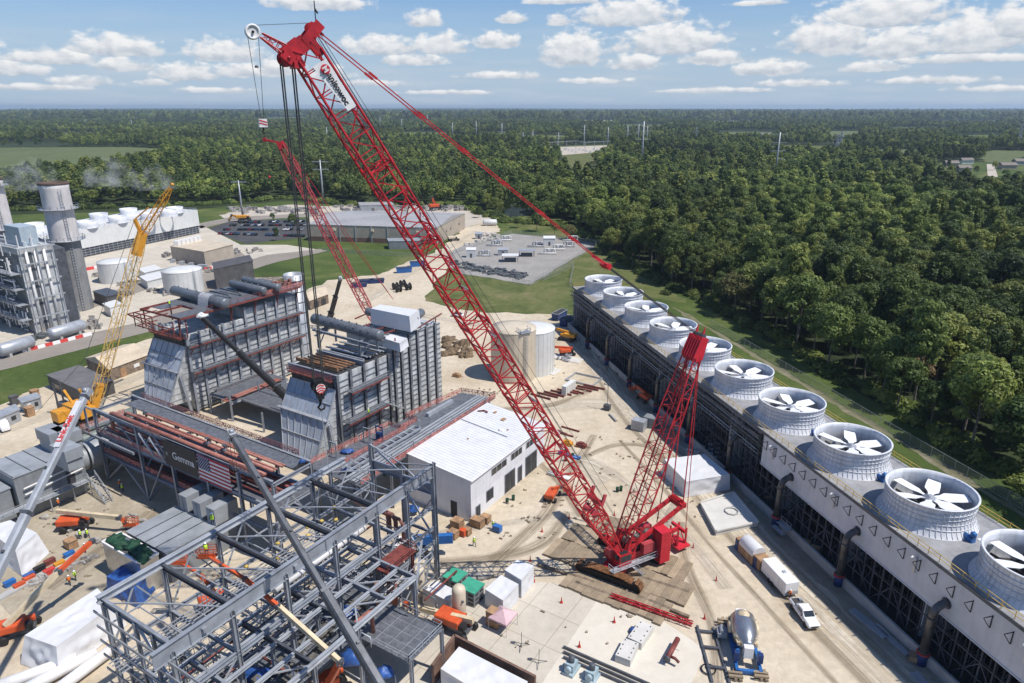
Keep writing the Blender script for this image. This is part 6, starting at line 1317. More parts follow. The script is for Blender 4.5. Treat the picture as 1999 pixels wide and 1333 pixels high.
part('wall_door', HOLE, s1, lambda m: m.gbox(51.2, 52.6, -129.98, -129.9, 3.1, 5.6))
s2 = shed('turbine_enclosure', 'low grey enclosure with flat roof at the left edge beside the white telescopic boom', 'enclosure', 34, 42.5, -140, -131, 6.4, ENC, ENCR, 5)
s3 = shed('turbine_enclosure', 'wide flat grey enclosure roof with dark seams between the netted bin and vent boxes', 'enclosure', 46.8, 55.3, -102.2, -91.4, 5.4, ENC, ENCR, 4, 'u')
for k in range(3):
 c = g3(378 + 27 * k, 956 + 12 * k, 8.6); r = thing('vent_box', 'square grey vent box behind the flat enclosure roof, ' + ('leftmost of three', 'middle of three', 'rightmost of three')[k], 'vent box', V((c.x, c.y, 0)), 'vent boxes behind the flat roof')
 part('hood', ENCR, r, lambda m: (m.box(V((c.x, c.y, 5.6)), 4.4, 2.1, 3.0, EU, EW))); part('neck', ENC, r, lambda m: m.box(V((c.x, c.y, .1)), 3.2, 1.5, 5.5, EU, EW)); part('hood_seam', STEELD, r, lambda m: m.box(V((c.x, c.y, 5.6)) - EU * 2.21, .04, .08, 2.9, EU, EW))
ex = thing('exhaust_duct', 'round grey exhaust duct running under the pipe rack from the turbine enclosure', 'duct', uw(62, -134))
part('duct_shell', ENCR, ex, lambda m: m.lathe(uw(55, -135.5, 4.6), [(2.6, 0), (2.6, 2), (3.3, 5), (3.3, 14)], 28, EU)); part('duct_ring', STEELD, ex, lambda m: [m.lathe(uw(57 + 3 * k, -135.5, 4.6), [((2.62, 3.2, 3.32, 3.32)[k], 0), ((2.9, 3.5, 3.6, 3.6)[k], .02), ((2.9, 3.5, 3.6, 3.6)[k], .2), ((2.62, 3.2, 3.32, 3.32)[k], .22)], 28, EU) for k in range(4)])
ex2 = thing('gas_cooler_pipes', 'bundle of grey-green horizontal vessels behind the exhaust duct', 'vessels', uw(70, -142))
part('vessel', mat('grey_green_vessel', (0.2, 0.23, 0.21), .5, .1, .15, .5), ex2, lambda m: [m.drum(uw(61, -143.5 - 2 * k, 4.5 + 1.3 * k), uw(73, -143.5 - 2 * k, 4.5 + 1.3 * k), 1.0, 16) for k in range(2)]); part('saddle', STEELD, ex2, lambda m: [m.box(uw(62 + 4 * k, -144.5, .1), .6, 3.4, 4, EU, EW) for k in range(3)])
nb_ = thing('waste_bin', 'tall grey open bin heaped with dark green netting', 'bin', uw(44.5, -97))
part('bin_body', CHROME, nb_, lambda m: (m.gbox(43, 45.9, -102.4, -92.1, .1, 5.7)), bevel=.05); part('bin_rim', TRIMW, nb_, lambda m: [m.beam(uw(a, b, 5.8), uw(c, d, 5.8), .25) for a, b, c, d in ((43, -102.4, 45.9, -102.4), (45.9, -102.4, 45.9, -92.1), (45.9, -92.1, 43, -92.1), (43, -92.1, 43, -102.4))])
def nets(m):
 for k in range(7): m.blob(uw(44.5 + random.uniform(-.5, .5), -101.3 + 1.4 * k, 5.8), 1.15, 1.25, .75, 12, .4, k)
part('netting_heap', GREENT, nb_, nets)
def tarp_thing(label, corners_px, zt, zb, grow=.06, name='wrapped_load', mm=TARP, cat='wrapped load', amp=.16, n=14):
 m = MB(); wrapped(m, hexpx(corners_px, zt, zb, grow), n, amp, len(label)); return one(name, m, mm, label, cat)
tarp_thing('big white wrapped machine lying beside the steel frame at the lower left', [(48, 1240), (190, 1148), (222, 1180), (110, 1262)], 4.2, .15, .22, amp=.22)
tarp_thing('white tarp tent at the left edge behind the telescopic boom', [(-30, 1030), (20, 1015), (72, 1040), (30, 1075)], 4.0, .15, .3, amp=.2)
tarp_thing('blue tarpaulin over a machine between the netted bin and steel frame', [(208, 1125), (245, 1098), (300, 1110), (262, 1150)], 3.2, .15, .15, 'blue_tarp', TARPB, 'tarp', .25)
for k in range(3): one('white_pipe', (lambda m: (m.tube(g3(20 + 60 * k - 40, 1345 + 5 * k, 1.2), g3(150 + 38 * k, 1285 - 12 * k, 1.2), .75, 16), m)[1])(MB()), TRIMW, 'thick white pipe at the lower left corner, ' + ('leftmost of three', 'middle of three', 'rightmost of three')[k], 'pipe', 'white pipes at the lower left')
one('concrete_curb', (lambda m: (m.beam(g3(-40, 1190, .3), g3(150, 1085, .3), 1.2, .5), m)[1])(MB()), CONCG, 'low concrete curb in the left foreground', 'curb')
tarp_thing('left of two long white wrapped crates on the concrete apron, nearer the pink canopy', [(947, 1150), (978, 1122), (1012, 1140), (982, 1172)], 3.0, .15, .02, amp=.1)
tarp_thing('far white wrapped crate with the crane boom shadow across its top', [(985, 1112), (1010, 1092), (1042, 1104), (1018, 1132)], 3.4, .15, .02, amp=.1)
tarp_thing('white wrapped box between the two beige vessels', [(825, 1148), (850, 1132), (890, 1152), (872, 1172)], 3.0, .15, .04, amp=.12)
WBX = tarp_thing('big flat white wrapped load beside the tower basin, behind the crane mast', [(1296, 896), (1375, 886), (1425, 926), (1340, 940)], 3.4, .15, .05, amp=.2)
tarp_thing('white wrapped roof over a sunken pit at the bottom centre', [(860, 1305), (896, 1262), (1030, 1330), (990, 1385)], 3.2, .4, .0, amp=.3)
one('pit_wall', (lambda m: ([m.beam(g3(*a, 1.7), g3(*b, 1.7), .35, 3.3) for a, b in (((888, 1258), (1045, 1340)), ((888, 1258), (845, 1318)))], m)[1])(MB()), BRICK, 'dark brown wall round the white-covered pit at the bottom centre', 'wall')
for k, (a, b) in enumerate(((818, 1168), (897, 1208))):
 c = g3(a, b); r = thing('vertical_vessel', 'beige upright vessel with domed top ' + ('beside the right end of the steel frame' if k == 0 else 'in front of the white wrapped box and green-lidded bins'), 'tank', c, 'beige upright vessels')
 part('vessel_shell', BEIGE, r, lambda m: m.lathe(c, [(.95, 1.0), (1.0, 1.2), (1.0, 5.0), (.92, 5.4), (.6, 5.75), (.05, 5.9)], 24)); part('leg', BEIGE, r, lambda m: [m.beam(c + V((math.cos(q) * .85, math.sin(q) * .85, 0)), c + V((math.cos(q) * .85, math.sin(q) * .85, 1.3)), .14) for q in (0.5, 2.6, 4.7)]); part('pipe', STEELL, r, lambda m: m.path([c + V((.2, -1.3, .1)), c + V((.2, -1.3, 1.8)), c + V((.1, -.9, 2.2))], .07, 6)); part('manway', STEELD, r, lambda m: m.tube(c + EU * -.4 + EW * .85 + EZ * 3.8, c - EU * .5 + EW * 1.15 + EZ * 3.8, .16, 8))
for k, (a, b) in enumerate(((888, 1150), (921, 1172))):
 c = g3(a, b); r = thing('lidded_skid', 'stacked grey skid under a mint green lid, ' + ('further back of two' if k == 0 else 'nearer of two'), 'skid', c, 'green-lidded skids')
 part('skid_body', ENC, r, lambda m: m.box(c, 2.7, 2.5, 2.6, EW, EU)); part('lid', GREENL, r, lambda m: m.box(c + EZ * 2.6, 3.0, 2.8, .18, EW, EU)); part('slot', HOLE, r, lambda m: [m.box(c + EZ * (.35 + .75 * q) - EU * 1.26 + EW * s, .9, .03, .4, EW, EU) for q in range(3) for s in (-.7, .7)] + [m.box(c + EZ * (.35 + .75 * q) + EW * 1.36 + EU * s, .03, .8, .4, EW, EU) for q in range(3) for s in (-.6, .6)])
c = g3(965, 1220); r = thing('wooden_crate', 'tall brown crate between the orange lift and the pink canopy', 'crate', c); part('crate_body', WOOD, r, lambda m: m.box(c, 1.9, 1.5, 2.6, EW, EU)); part('batten', TIMBERD, r, lambda m: [m.box(c + EZ * z - EU * .77, 1.9, .06, .14, EW, EU) for z in (.1, 1.2, 2.4)])
c = g3(982, 1225); r = thing('canopy_tent', 'faded pink pop-up canopy in front of the white wrapped crates', 'canopy')
def can(m):
 q = [c + EW * a + EU * b + EZ * 2.2 for a, b in ((-1.5, -1.5), (1.5, -1.5), (1.5, 1.5), (-1.5, 1.5))]; t = c + EZ * 3.3
 for i in range(4): m.add([q[i], q[(i + 1) % 4], t], [(0, 1, 2)]); m.quad(q[i], q[(i + 1) % 4], q[(i + 1) % 4] - EZ * .3, q[i] - EZ * .3)
part('canopy_top', PINK, r, can); part('leg', STEELL, r, lambda m: [m.beam(c + EW * a + EU * b, c + EW * a + EU * b + EZ * 2.2, .06) for a, b in ((-1.5, -1.5), (1.5, -1.5), (1.5, 1.5), (-1.5, 1.5))])
for k, (a, b) in enumerate((((1262, 1228), (1238, 1262)), ((1232, 1262), (1215, 1296)))):
 p, q = g3(*a, .2), g3(*b, .2); r = thing('concrete_plinth', 'white concrete plinth with bolt rows on the clean slab, ' + ('next to the blue tarp' if k == 0 else 'nearer the picture edge'), 'plinth', (p + q) / 2, 'concrete plinths on the slab')
 part('block', CONCW, r, lambda m: m.beam(p + EZ * .5 , q + EZ * .5, 2.1, 1.1)); part('bolt', STEELD, r, lambda m: [m.box(p.lerp(q, f) + (q - p).normalized().cross(EZ) * s + EZ * 1.05, .12, .12, .14) for f in (.1, .37, .63, .9) for s in (-.75, .75)])
m = MB(); m.blob(g3(1241, 1230, .5), .9, .7, .55, 12, .4, 4); one('blue_tarp', m, TARPB, 'blue tarp heap on the clean slab beside a concrete plinth', 'tarp')
p, q = g3(1302, 1286, 1.2), g3(1323, 1247, 1.2); r = thing('pipe_spool', 'rusty red flanged pipe spool standing on the clean slab', 'pipe spool', p)
part('pipe_body', PRIMER, r, lambda m: m.tube(p, q, .36, 14)); part('branch', PRIMER, r, lambda m: m.path([p.lerp(q, .15), p.lerp(q, .15) + EW * .9, p.lerp(q, .12) + EW * 1.5 - EZ * .3], .2, 8)); part('flange', STEELD, r, lambda m: (m.tube(p - (q - p).normalized() * .1, p, .5, 14),)); part('support', STEEL, r, lambda m: [m.beam(p.lerp(q, f) - EZ * 1.2, p.lerp(q, f), .12) for f in (.1, .8)] + [m.beam(p.lerp(q, f) - EZ * 1.1 - EW * .6, p.lerp(q, f) - EZ * 1.1 + EW * .6, .1) for f in (.1, .8)])
one('trench_cover', (lambda m: ([m.beam(g3(1100 + 0, 1262 + 10 * k, .4), g3(1290, 1345 + 10 * k, .4), .25, .3) for k in range(3)], m)[1])(MB()), STEELD, 'dark steel rails bordering the clean slab at the bottom edge', 'rails')
for k, (a, b) in enumerate(((1115, 1310), (1155, 1325))):
 c = g3(a, b); r = thing('pump_skid', 'pale blue pump skid at the bottom edge, ' + ('left of two' if k == 0 else 'right of two'), 'pump', c, 'pale blue pumps'); bl = mat('pale_blue_pump', (0.36, 0.46, 0.5), .4, 0, .1, 1) if k == 0 else MATS['pale_blue_pump']
 part('pump_body', bl, r, lambda m: (m.box(c, 1.6, 2.4, .5, EW, EU), m.box(c + EZ * .5, 1.2, 1.5, 1.1, EW, EU), m.lathe(c + EZ * 1.0 - EU * 1.2, [(.45, 0), (.45, 1.0)], 14, EU))); part('motor', STEELD, r, lambda m: m.lathe(c + EZ * 1.6, [(.4, 0), (.4, .8), (.2, .9)], 12))
bp1 = g3(1420, 1000);
def slabbox(label, pts, z, mm=CONCW, name='foundation'):
 m = MB(); P = [g3(a, b, z) for a, b in pts]; m.prism([(p.x, p.y) for p in P], .1, z)
 for a, b in zip(P, P[1:] + P[:1]): m.beam(a + EZ * .15, b + EZ * .15, .3, .3)
 return one(name, m, mm, label, 'foundation')
slabbox('white concrete foundation with a shallow octagon, near the tower basin', [(1368, 982), (1432, 962), (1480, 1020), (1398, 1038)], .9)
one('foundation_ring', (lambda m: (m.lathe(g3(1428, 998, 1.0), [(1.3, 0), (1.3, .14), (1.1, .14), (1.1, 0)], 8, cap=False), m)[1])(MB()), CONCG, 'octagonal ring on the white concrete foundation', 'ring')
one('ladder_rack', (lambda m: ([m.box(g3(1345 + 14 * i, 880 + 9 * j - 3 * i, .2), 1.1, .35, .5 + .2 * (i % 2), EW, EU) for i in range(5) for j in range(4)], m)[1])(MB()), CONCW, 'stacked white blocks behind the big flat wrapped load', 'blocks', kind='stuff')
# ---------------------------------------------------------------- tanks, sheds, the older plant, the long warehouse
def bldg(name, label, cat, L, N_, Rr, z, wallm, roofm, gable=0.0, along='R', over=.3):
 l, n, r_ = g3(*L), g3(*N_), g3(*Rr); f = l + r_ - n
 root = thing(name, label, cat, n)
 part('wall', wallm, root, lambda m: m.prism([(p.x, p.y) for p in (n, r_, f, l)], 0, z))
 c = (l + r_) / 2; T = [p + (p - c).normalized() * over + EZ * z for p in (n, r_, f, l)]
 def rf(m):
  if gable:
   if along == 'R': a, b = (T[0] + T[3]) / 2 + EZ * gable, (T[1] + T[2]) / 2 + EZ * gable; m.add(T + [a, b], [(0, 1, 5, 4), (2, 3, 4, 5), (3, 0, 4), (1, 2, 5), (3, 2, 1, 0)])
   else: a, b = (T[0] + T[1]) / 2 + EZ * gable, (T[3] + T[2]) / 2 + EZ * gable; m.add(T + [a, b], [(1, 2, 5, 4), (3, 0, 4, 5), (0, 1, 4), (2, 3, 5), (3, 2, 1, 0)])
  else: m.hexa(T + [p + EZ * .25 for p in T])
 part('roof', roofm, root, rf)
 return root, (n, r_, f, l)
def onface(m, a, b, f0, f1, z0, z1, d=.06):     # panel on the wall from a to b
 dr_ = (b - a); nn = EZ.cross(dr_).normalized(); nn = nn if nn.dot(V((0, 0, H)) - a) > 0 else -nn
 p, q = a + dr_ * f0 + nn * .02, a + dr_ * f1 + nn * .02
 m.hexa([p + EZ * z0, q + EZ * z0, q + nn * d + EZ * z0, p + nn * d + EZ * z0, p + EZ * z1, q + EZ * z1, q + nn * d + EZ * z1, p + nn * d + EZ * z1])
def tank(label, c, r, z, mm, roofz=.6, rail=True, ladder=True):
 t = thing('storage_tank', label, 'tank', c)
 part('tank_shell', mm, t, lambda m: m.lathe(c, [(r, 0), (r, z)], 48, cap=False)); part('tank_roof', mm, t, lambda m: m.lathe(c + EZ * z, [(r + .08, -.15), (r + .08, 0), (r * .5, roofz * .7), (.05, roofz)], 48, cap=False))
 part('weld_seam', STEELL, t, lambda m: [m.beam(c + V((math.cos(a) * (r + .01), math.sin(a) * (r + .01), .1)), c + V((math.cos(a) * (r + .01), math.sin(a) * (r + .01), z - .1)), .035) for a in [k * math.pi / 14 for k in range(28)]])
 if ladder:
  d = (V((0, 0, 0)) - c); d.z = 0; d = Matrix.Rotation(.55, 3, 'Z') @ d.normalized(); s = d.cross(EZ)
  part('caged_ladder', STEELL, t, lambda m: [m.beam(c + d * (r + .25) + s * q, c + d * (r + .25) + s * q + EZ * (z + 1), .08) for q in (-.3, .3)] + [m.beam(c + d * (r + .25) - s * .3 + EZ * .5 * k, c + d * (r + .25) + s * .3 + EZ * .5 * k, .06) for k in range(int(z * 2))] + [m.path([c + d * (r + .3) - s * .4 + EZ * k, c + d * (r + 1) - s * .3 + EZ * k, c + d * (r + 1) + s * .3 + EZ * k, c + d * (r + .3) + s * .4 + EZ * k], .04, 4) for k in range(3, int(z))])
  if rail: part('roof_rail', STEELL, t, lambda m: (railing(m, [c + d * (r - 1.8) - s * 1.6 + EZ * (z + .2), c + d * (r - .1) - s * 1.6 + EZ * z, c + d * (r + .1) + s * 1.6 + EZ * z, c + d * (r - 1.8) + s * 1.6 + EZ * (z + .2)], 1.1, .05, 1.2), m.box(c + d * (r - .6) + EZ * (z + .1), 3.2, 2.0, .1, s, d)))
 return t
tank('large beige storage tank with caged ladder behind the crane boom', V((.4, 174.5, 0)), 6.1, 14.2, BEIGE)
tank('tall white storage tank behind the beige tank', g3(1040, 722), 6.0, 12.6, TANKW, ladder=False)
tank('white storage tank in the older plant, behind the amber crane boom', g3(230, 548), 6.6, 8.6, TANKW, rail=False); tank('wide white storage tank behind the left boiler roof platform', g3(361, 568), 7.4, 9.0, TANKW, rail=False)
c = g3(1062, 722); r = thing('pump_station', 'pump skid with grey piping at the foot of the white tank', 'pumps', c); part('skid_base', CONCW, r, lambda m: m.box(c, 9, 5, .25, EW, EU)); part('pipework', STEELL, r, lambda m: [m.path([c + EW * (-3.5 + k) + EU * -1.5 + EZ * .3, c + EW * (-3.5 + k) - EU * 1.5 + EZ * 1.5, c + EW * (-3.2 + k) + EU * 1.5 + EZ * 1.5], .14, 6) for k in range(7)]); part('pump', STEELD, r, lambda m: pile(m, 10, c, 2, .25, .5, 1.1))['kind'] = 'stuff'
c = g3(1105, 700); r = thing('pump_station', 'small grey valve skid right of the white tank', 'pumps', c); part('skid_base', CONCW, r, lambda m: m.box(c, 10, 4, .25, EW, EU)); part('pipework', STEELL, r, lambda m: pile(m, 14, c, 2.4, .25, .4, 1.0))['kind'] = 'stuff'
B0 = g3(72, 652); bh = zat(486, B0.x, B0.y)
ob = thing('old_boiler_unit', 'older plant boiler block clad in white vertical pipes at the left edge', 'boiler', B0)
LU = (g3(136, 637) - B0).dot(EU)
part('casing', PANEL, ob, lambda m: m.hexa([B0, B0 + EU * LU, B0 + EU * LU - EW * 16, B0 - EW * 16] + [p + EZ * bh for p in (B0, B0 + EU * LU, B0 + EU * LU - EW * 16, B0 - EW * 16)]))
part('vertical_pipe', TRIMW, ob, lambda m: [m.tube(B0 + EU * (2 + 2.6 * k) + EW * .6, B0 + EU * (2 + 2.6 * k) + EW * .6 + EZ * (bh - 1), .42, 8) for k in range(int(LU / 2.6))])
part('platform', STEELL, ob, lambda m: [m.beam(B0 + EU * -.5 + EW * 1.3 + EZ * z, B0 + EU * (LU + .5) + EW * 1.3 + EZ * z, .3, .4) for z in [bh * q for q in (.2, .42, .62, .82, 1.0)]] + [m.beam(B0 + EU * (4.8 * k) + EW * 1.4, B0 + EU * (4.8 * k) + EW * 1.4 + EZ * bh, .3) for k in range(int(LU / 4.8) + 1)])
part('dark_recess', STEELD, ob, lambda m: [m.beam(B0 + EU * (3.3 + 5.2 * k) + EW * .08, B0 + EU * (3.3 + 5.2 * k) + EW * .08 + EZ * bh * .95, .9, .1, up=EW) for k in range(int(LU / 5.2))])
def clutter(m):
 rnd2 = random.Random(8)
 for k in range(170):
  p = B0 - EW * rnd2.uniform(0, 34) - EU * rnd2.uniform(.3, 3) + EZ * rnd2.uniform(.5, bh - 1); q = p - EW * rnd2.uniform(1, 6) if k % 2 else p + EZ * rnd2.uniform(1, 5); m.beam(p, q, rnd2.choice((.12, .2, .35)))
part('front_pipework', TRIMW, ob, clutter)
part('front_block', STEELD, ob, lambda m: m.hexa([B0 - EW * 34, B0 - EW * .4, B0 - EW * .4 + EU * 14, B0 - EW * 34 + EU * 20] + [p + EZ * (bh - 2) for p in (B0 - EW * 34, B0 - EW * .4, B0 - EW * .4 + EU * 14, B0 - EW * 34 + EU * 20)]))
part('front_deck', STEELL, ob, lambda m: [m.box(B0 - EW * 17 - EU * 1.8 + EZ * z, 34, 3.0, .2, EW, EU) for z in (5, 10, 15, 20)] + [railing(m, [B0 - EW * 34 - EU * 3.3 + EZ * z, B0 - EU * 3.3 + EZ * z], 1.1, .05, 2.5) for z in (5, 10, 15, 20)])
part('top_house', mat('pale_blue_sheet', (0.4, 0.47, 0.52), .5, .1, .08, .4), ob, lambda m: m.hexa([p + EZ * bh for p in (B0 + EU * 3 - EW * 3, B0 + EU * (LU - 2) - EW * 3, B0 + EU * (LU - 2) - EW * 13, B0 + EU * 3 - EW * 13)] + [p + EZ * (bh + 6) for p in (B0 + EU * 3 - EW * 3, B0 + EU * (LU - 2) - EW * 3, B0 + EU * (LU - 2) - EW * 13, B0 + EU * 3 - EW * 13)]))
part('roof_pipework', TRIMW, ob, lambda m: [m.beam(B0 + EU * (1 + 2.2 * k) - EW * 33 + EZ * (bh + .4), B0 + EU * (1 + 2.2 * k) - EW * 1 + EZ * (bh + .4 + (k % 3)), .3) for k in range(int(LU / 2.3))] + [m.beam(B0 + EU * u_ - EW * w_ + EZ * bh, B0 + EU * u_ - EW * w_ + EZ * (bh + 4), .25) for u_ in (1, LU / 2, LU - 1) for w_ in (1, 9, 17)])
def old_stack(label, bx, by, topy, r, z_gray, z_ring):
 c = g3(bx, by); zt = zat(topy, c.x, c.y); s = thing('smoke_stack', label, 'chimney', c)
 part('lower_shaft', STACKC, s, lambda m: m.lathe(c, [(r, 0), (r, z_gray)], 40, cap=False)); part('upper_shaft', STACKW, s, lambda m: m.lathe(c + EZ * z_gray, [(r + .02, 0), (r - .15, (zt - z_gray) * .9), (r + .15, zt - z_gray), (r - .4, zt - z_gray), (r - .5, zt - z_gray - 4)], 40, cap=False))
 part('rim_band', mat('soot_brown', (0.12, 0.08, 0.06), .8, 0, .2, 1) if 'soot_brown' not in MATS else MATS['soot_brown'], s, lambda m: m.lathe(c + EZ * (zt - .6), [(r + .16, 0), (r + .22, .2), (r + .22, .7), (r - .5, .7), (r - .6, -3)], 40, cap=False))
 for z in (z_gray, z_ring):
  part('ring_platform', STEELL, s, lambda m: (m.lathe(c + EZ * z, [(r, -.5), (r + 1.7, 0), (r + 1.7, .15), (r, .15)], 36, cap=False), railing(m, [c + V((math.cos(a) * (r + 1.65), math.sin(a) * (r + 1.65), z + .1)) for a in [k * math.pi / 9 for k in range(19)]], 1.2, .05, 3)))
 d = V((.75, -.66, 0)); q = V((.66, .75, 0))
 part('caged_ladder', STEELL, s, lambda m: [m.beam(c + d * (r + .3) + q * o, c + d * (r + .3) + q * o + EZ * (zt - 2), .12) for o in (-.4, .4)] + [m.beam(c + d * (r + .3) - q * .4 + EZ * k, c + d * (r + .3) + q * .4 + EZ * k, .1) for k in range(1, int(zt - 2))])
 return zt
old_stack('tall stack with white top and bare concrete foot behind the old boiler block', 156, 603, 356, 4.6, 25.6, 36.5); old_stack('white stack cut by the left edge of the picture', 28, 560, 348, 4.6, 24, 41)
ct0, ct1 = g3(160, 504), g3(392, 455); cd = (ct1 - ct0).normalized(); cn = V((-cd.y, cd.x, 0)); ct0 = ct0 - cd * 60; ch = 13.5
oc = thing('old_cooling_tower', 'older white cooling tower with dark louvres and low fan rings, steaming, far left', 'cooling tower', ct1)
part('wall', TANKW, oc, lambda m: m.hexa([p + EZ * 4.6 for p in (ct0, ct1, ct1 + cn * 30, ct0 + cn * 30)] + [p + EZ * ch for p in (ct0, ct1, ct1 + cn * 30, ct0 + cn * 30)])); part('louvre', STEELD, oc, lambda m: (m.hexa([p for p in (ct0 + cn * .6, ct1 + cn * .6 - cd * .5, ct1 + cn * 29, ct0 + cn * 29)] + [p + EZ * 4.58 for p in (ct0 + cn * .6, ct1 + cn * .6 - cd * .5, ct1 + cn * 29, ct0 + cn * 29)])))
part('louvre_post', STEELL, oc, lambda m: [m.beam(ct0 + cd * k * 2.6, ct0 + cd * k * 2.6 + EZ * 4.6, .16) for k in range(int((ct1 - ct0).length / 2.6) + 1)] + [m.beam(ct0 + EZ * z, ct1 + EZ * z, .16) for z in (1.2, 2.4, 3.6)])
for (a, b) in ((194, 428), (231, 434), (252, 418), (292, 427), (342, 415), (172, 444), (68, 448), (120, 440), (330, 421)):
 c = g3(a, b, ch); part('fan_ring', FRP, oc, lambda m: m.lathe(c, [(4.6, 0), (4.2, 1.2), (4.5, 3.2), (4.3, 3.2), (4.0, 1.2), (4.1, .1)], 28, cap=False))
part('roof_rail', STEELL, oc, lambda m: railing(m, [ct0 + EZ * ch, ct1 + EZ * ch, ct1 + cn * 30 + EZ * ch], 1.1, .05, 3))
SMK = bpy.data.materials.new('steam_vapour'); SMK.use_nodes = True; sn = SMK.node_tree; sn.nodes.remove(sn.nodes['Principled BSDF'])
vp = sn.nodes.new('ShaderNodeVolumePrincipled'); vp.inputs['Color'].default_value = (.97, .98, 1, 1); tg = sn.nodes.new('ShaderNodeNewGeometry'); tn = sn.nodes.new('ShaderNodeTexNoise'); tn.inputs['Scale'].default_value = .16; tn.inputs['Detail'].default_value = 5; sn.links.new(tg.outputs['Position'], tn.inputs['Vector'])
tm = sn.nodes.new('ShaderNodeMapRange'); tm.inputs['From Min'].default_value = .47; tm.inputs['From Max'].default_value = .8; tm.inputs['To Max'].default_value = .055; sn.links.new(tn.outputs['Fac'], tm.inputs['Value']); sn.links.new(tm.outputs['Result'], vp.inputs['Density']); sn.links.new(vp.outputs[0], sn.nodes['Material Output'].inputs['Volume'])
for i, (a, b, sx, sz) in enumerate(((225, 404, 15, 15), (312, 400, 12, 13), (75, 414, 18, 15))):
 c = g3(a, b + 18, 16); m = MB(); m.blob(c + EZ * sz, sx, 9, sz, 16, .2, i); o = one('steam_plume', m, SMK, ['thin white steam drifting above the middle of the old cooling tower', 'thin white steam above the right end of the old cooling tower', 'thin white steam between the two old stacks'][i], 'steam');
r, q = bldg('switch_building', 'tan windowless building with flat roof in front of the old cooling tower', 'building', (337, 509), (402, 521), (458, 505), 7.0, TANB, ROOFT)
part('air_unit', TRIMW, r, lambda m: [m.box(q[3].lerp(q[2], .15 + .14 * k) + EZ * 7.2 + (q[0] - q[3]) * .08, 2.2, 2.8, 2.2) for k in range(6)]); part('ground_unit', STEELL, r, lambda m: [m.box(q[3].lerp(q[0], .15 + .27 * k) - (q[1] - q[0]).normalized() * 2.5, 1.8, 2.5, 1.6) for k in range(4)] + [m.box(q[0] - (q[1] - q[0]).normalized() * 1 + V((1.5, -3, 0)), 2, 2, 2)])
for lab, L_, N_, R_, z, wm, rm in (('white equipment shed with a yellow panel beside the white tank', (272, 540), (285, 548), (318, 540), 3.4, TANKW, TANKW), ('low white container shed left of the wide white tank', (276, 556), (290, 566), (326, 556), 3.4, TANKW, TANKW), ('small dark canopy building at the foot of the old stack', (186, 590), (212, 601), (240, 594), 4.2, SHED, STEELD), ('small white box building by the foot of the old stack', (205, 612), (218, 620), (242, 612), 3.5, TANKW, TANKW), ('dark grey screen building behind the left boiler platform', (420, 552), (424, 566), (498, 548), 8.5, SHED, SHED), ('grey-green control cabin in front of the old boiler block', (122, 618), (132, 628), (158, 621), 4.5, ENC, ENC), ('grey electrical house in front of the long warehouse', (757, 481), (760, 487), (822, 486), 4.2, ENC, ENCR), ('tan gatehouse block at the left side of the pump yard', (396, 512), (405, 517), (428, 511), 3.5, TANB, ROOFT)):
 bldg('utility_building', lab, 'building', L_, N_, R_, z, wm, rm)
for i, (a, b, c_, d) in enumerate(((100, 652, 160, 634), (0, 684, 60, 666))):
 p, q = g3(a, b, 2.6), g3(c_, d, 2.6); t = thing('horizontal_tank', 'pale grey horizontal tank by the plant road, ' + ('right of two' if i == 0 else 'left of two'), 'tank', (p + q) / 2, 'horizontal tanks by the plant road')
 part('tank_shell', STEELL, t, lambda m: m.drum(p, q, 1.9, 24)); part('saddle', CONCG, t, lambda m: [m.box(V((p.lerp(q, f).x, p.lerp(q, f).y, .1)), .8, 3.0, 1.2, (q - p).normalized(), EZ.cross((q - p).normalized())) for f in (.2, .8)])
bar = None
for k in range(9):
 p = g3(54 + 14.6 * k, 686 - 3.7 * k); m = MB(); m.hexa([p + EU * a + EW * b + EZ * z for z, w_ in ((0.1, .3), (1.1, .1)) for a, b in ((-1.35, -w_), (1.35, -w_), (1.35, w_), (-1.35, w_))]); one('road_barrier', m, BARRED if k % 2 else TRIMW, ('red plastic road barrier' if k % 2 else 'white plastic road barrier') + ' in the striped line beside the plant road', 'barrier', 'striped barrier line by the plant road')
for (a0, b0, dx, dy, n, lab) in ((175, 527, 9, -2.3, 4, 'beside the old cooling tower louvres'), (406, 527, 8, -2.7, 4, 'on the grass behind the left boiler')):
 for k in range(n):
  p = g3(a0 + dx * k, b0 + dy * k); m = MB(); m.hexa([p + EU * a + EW * b + EZ * z for z, w_ in ((0.1, .4), (1.4, .15)) for a, b in ((-2.0, -w_), (2.0, -w_), (2.0, w_), (-2.0, w_))]); one('road_barrier', m, BARRED if k % 2 == 0 else TRIMW, ('red plastic road barrier ' if k % 2 == 0 else 'white plastic road barrier ') + lab, 'barrier', 'barriers ' + lab)
r, q = bldg('shed', 'low dark grey shed behind the amber crane', 'shed', (98, 758), (163, 790), (226, 768), 3.6, SHED, mat('shed_roof_grey', (.16, .155, .155), .6, 0, .12, .3)); part('door', TRIMW, r, lambda m: onface(m, q[0], q[1], .3, .42, .1, 2.3)); part('window', GLASS, r, lambda m: onface(m, q[3], q[0], .2, .35, 1.2, 2.3))
r, q = bldg('shed', 'open-sided shed with pale tan gable roof and red end, behind the amber crane', 'shed', (172, 722), (218, 745), (292, 716), 3.6, mat('weathered_plank', (.26, .2, .15), .8, 0, .3, 1), ROOFT, 2.0, 'R'); part('door', WOOD, r, lambda m: onface(m, q[0], q[1], .25, .4, .1, 2.6)); part('window', TRIMW, r, lambda m: onface(m, q[0], q[1], .6, .75, 1.4, 2.4))
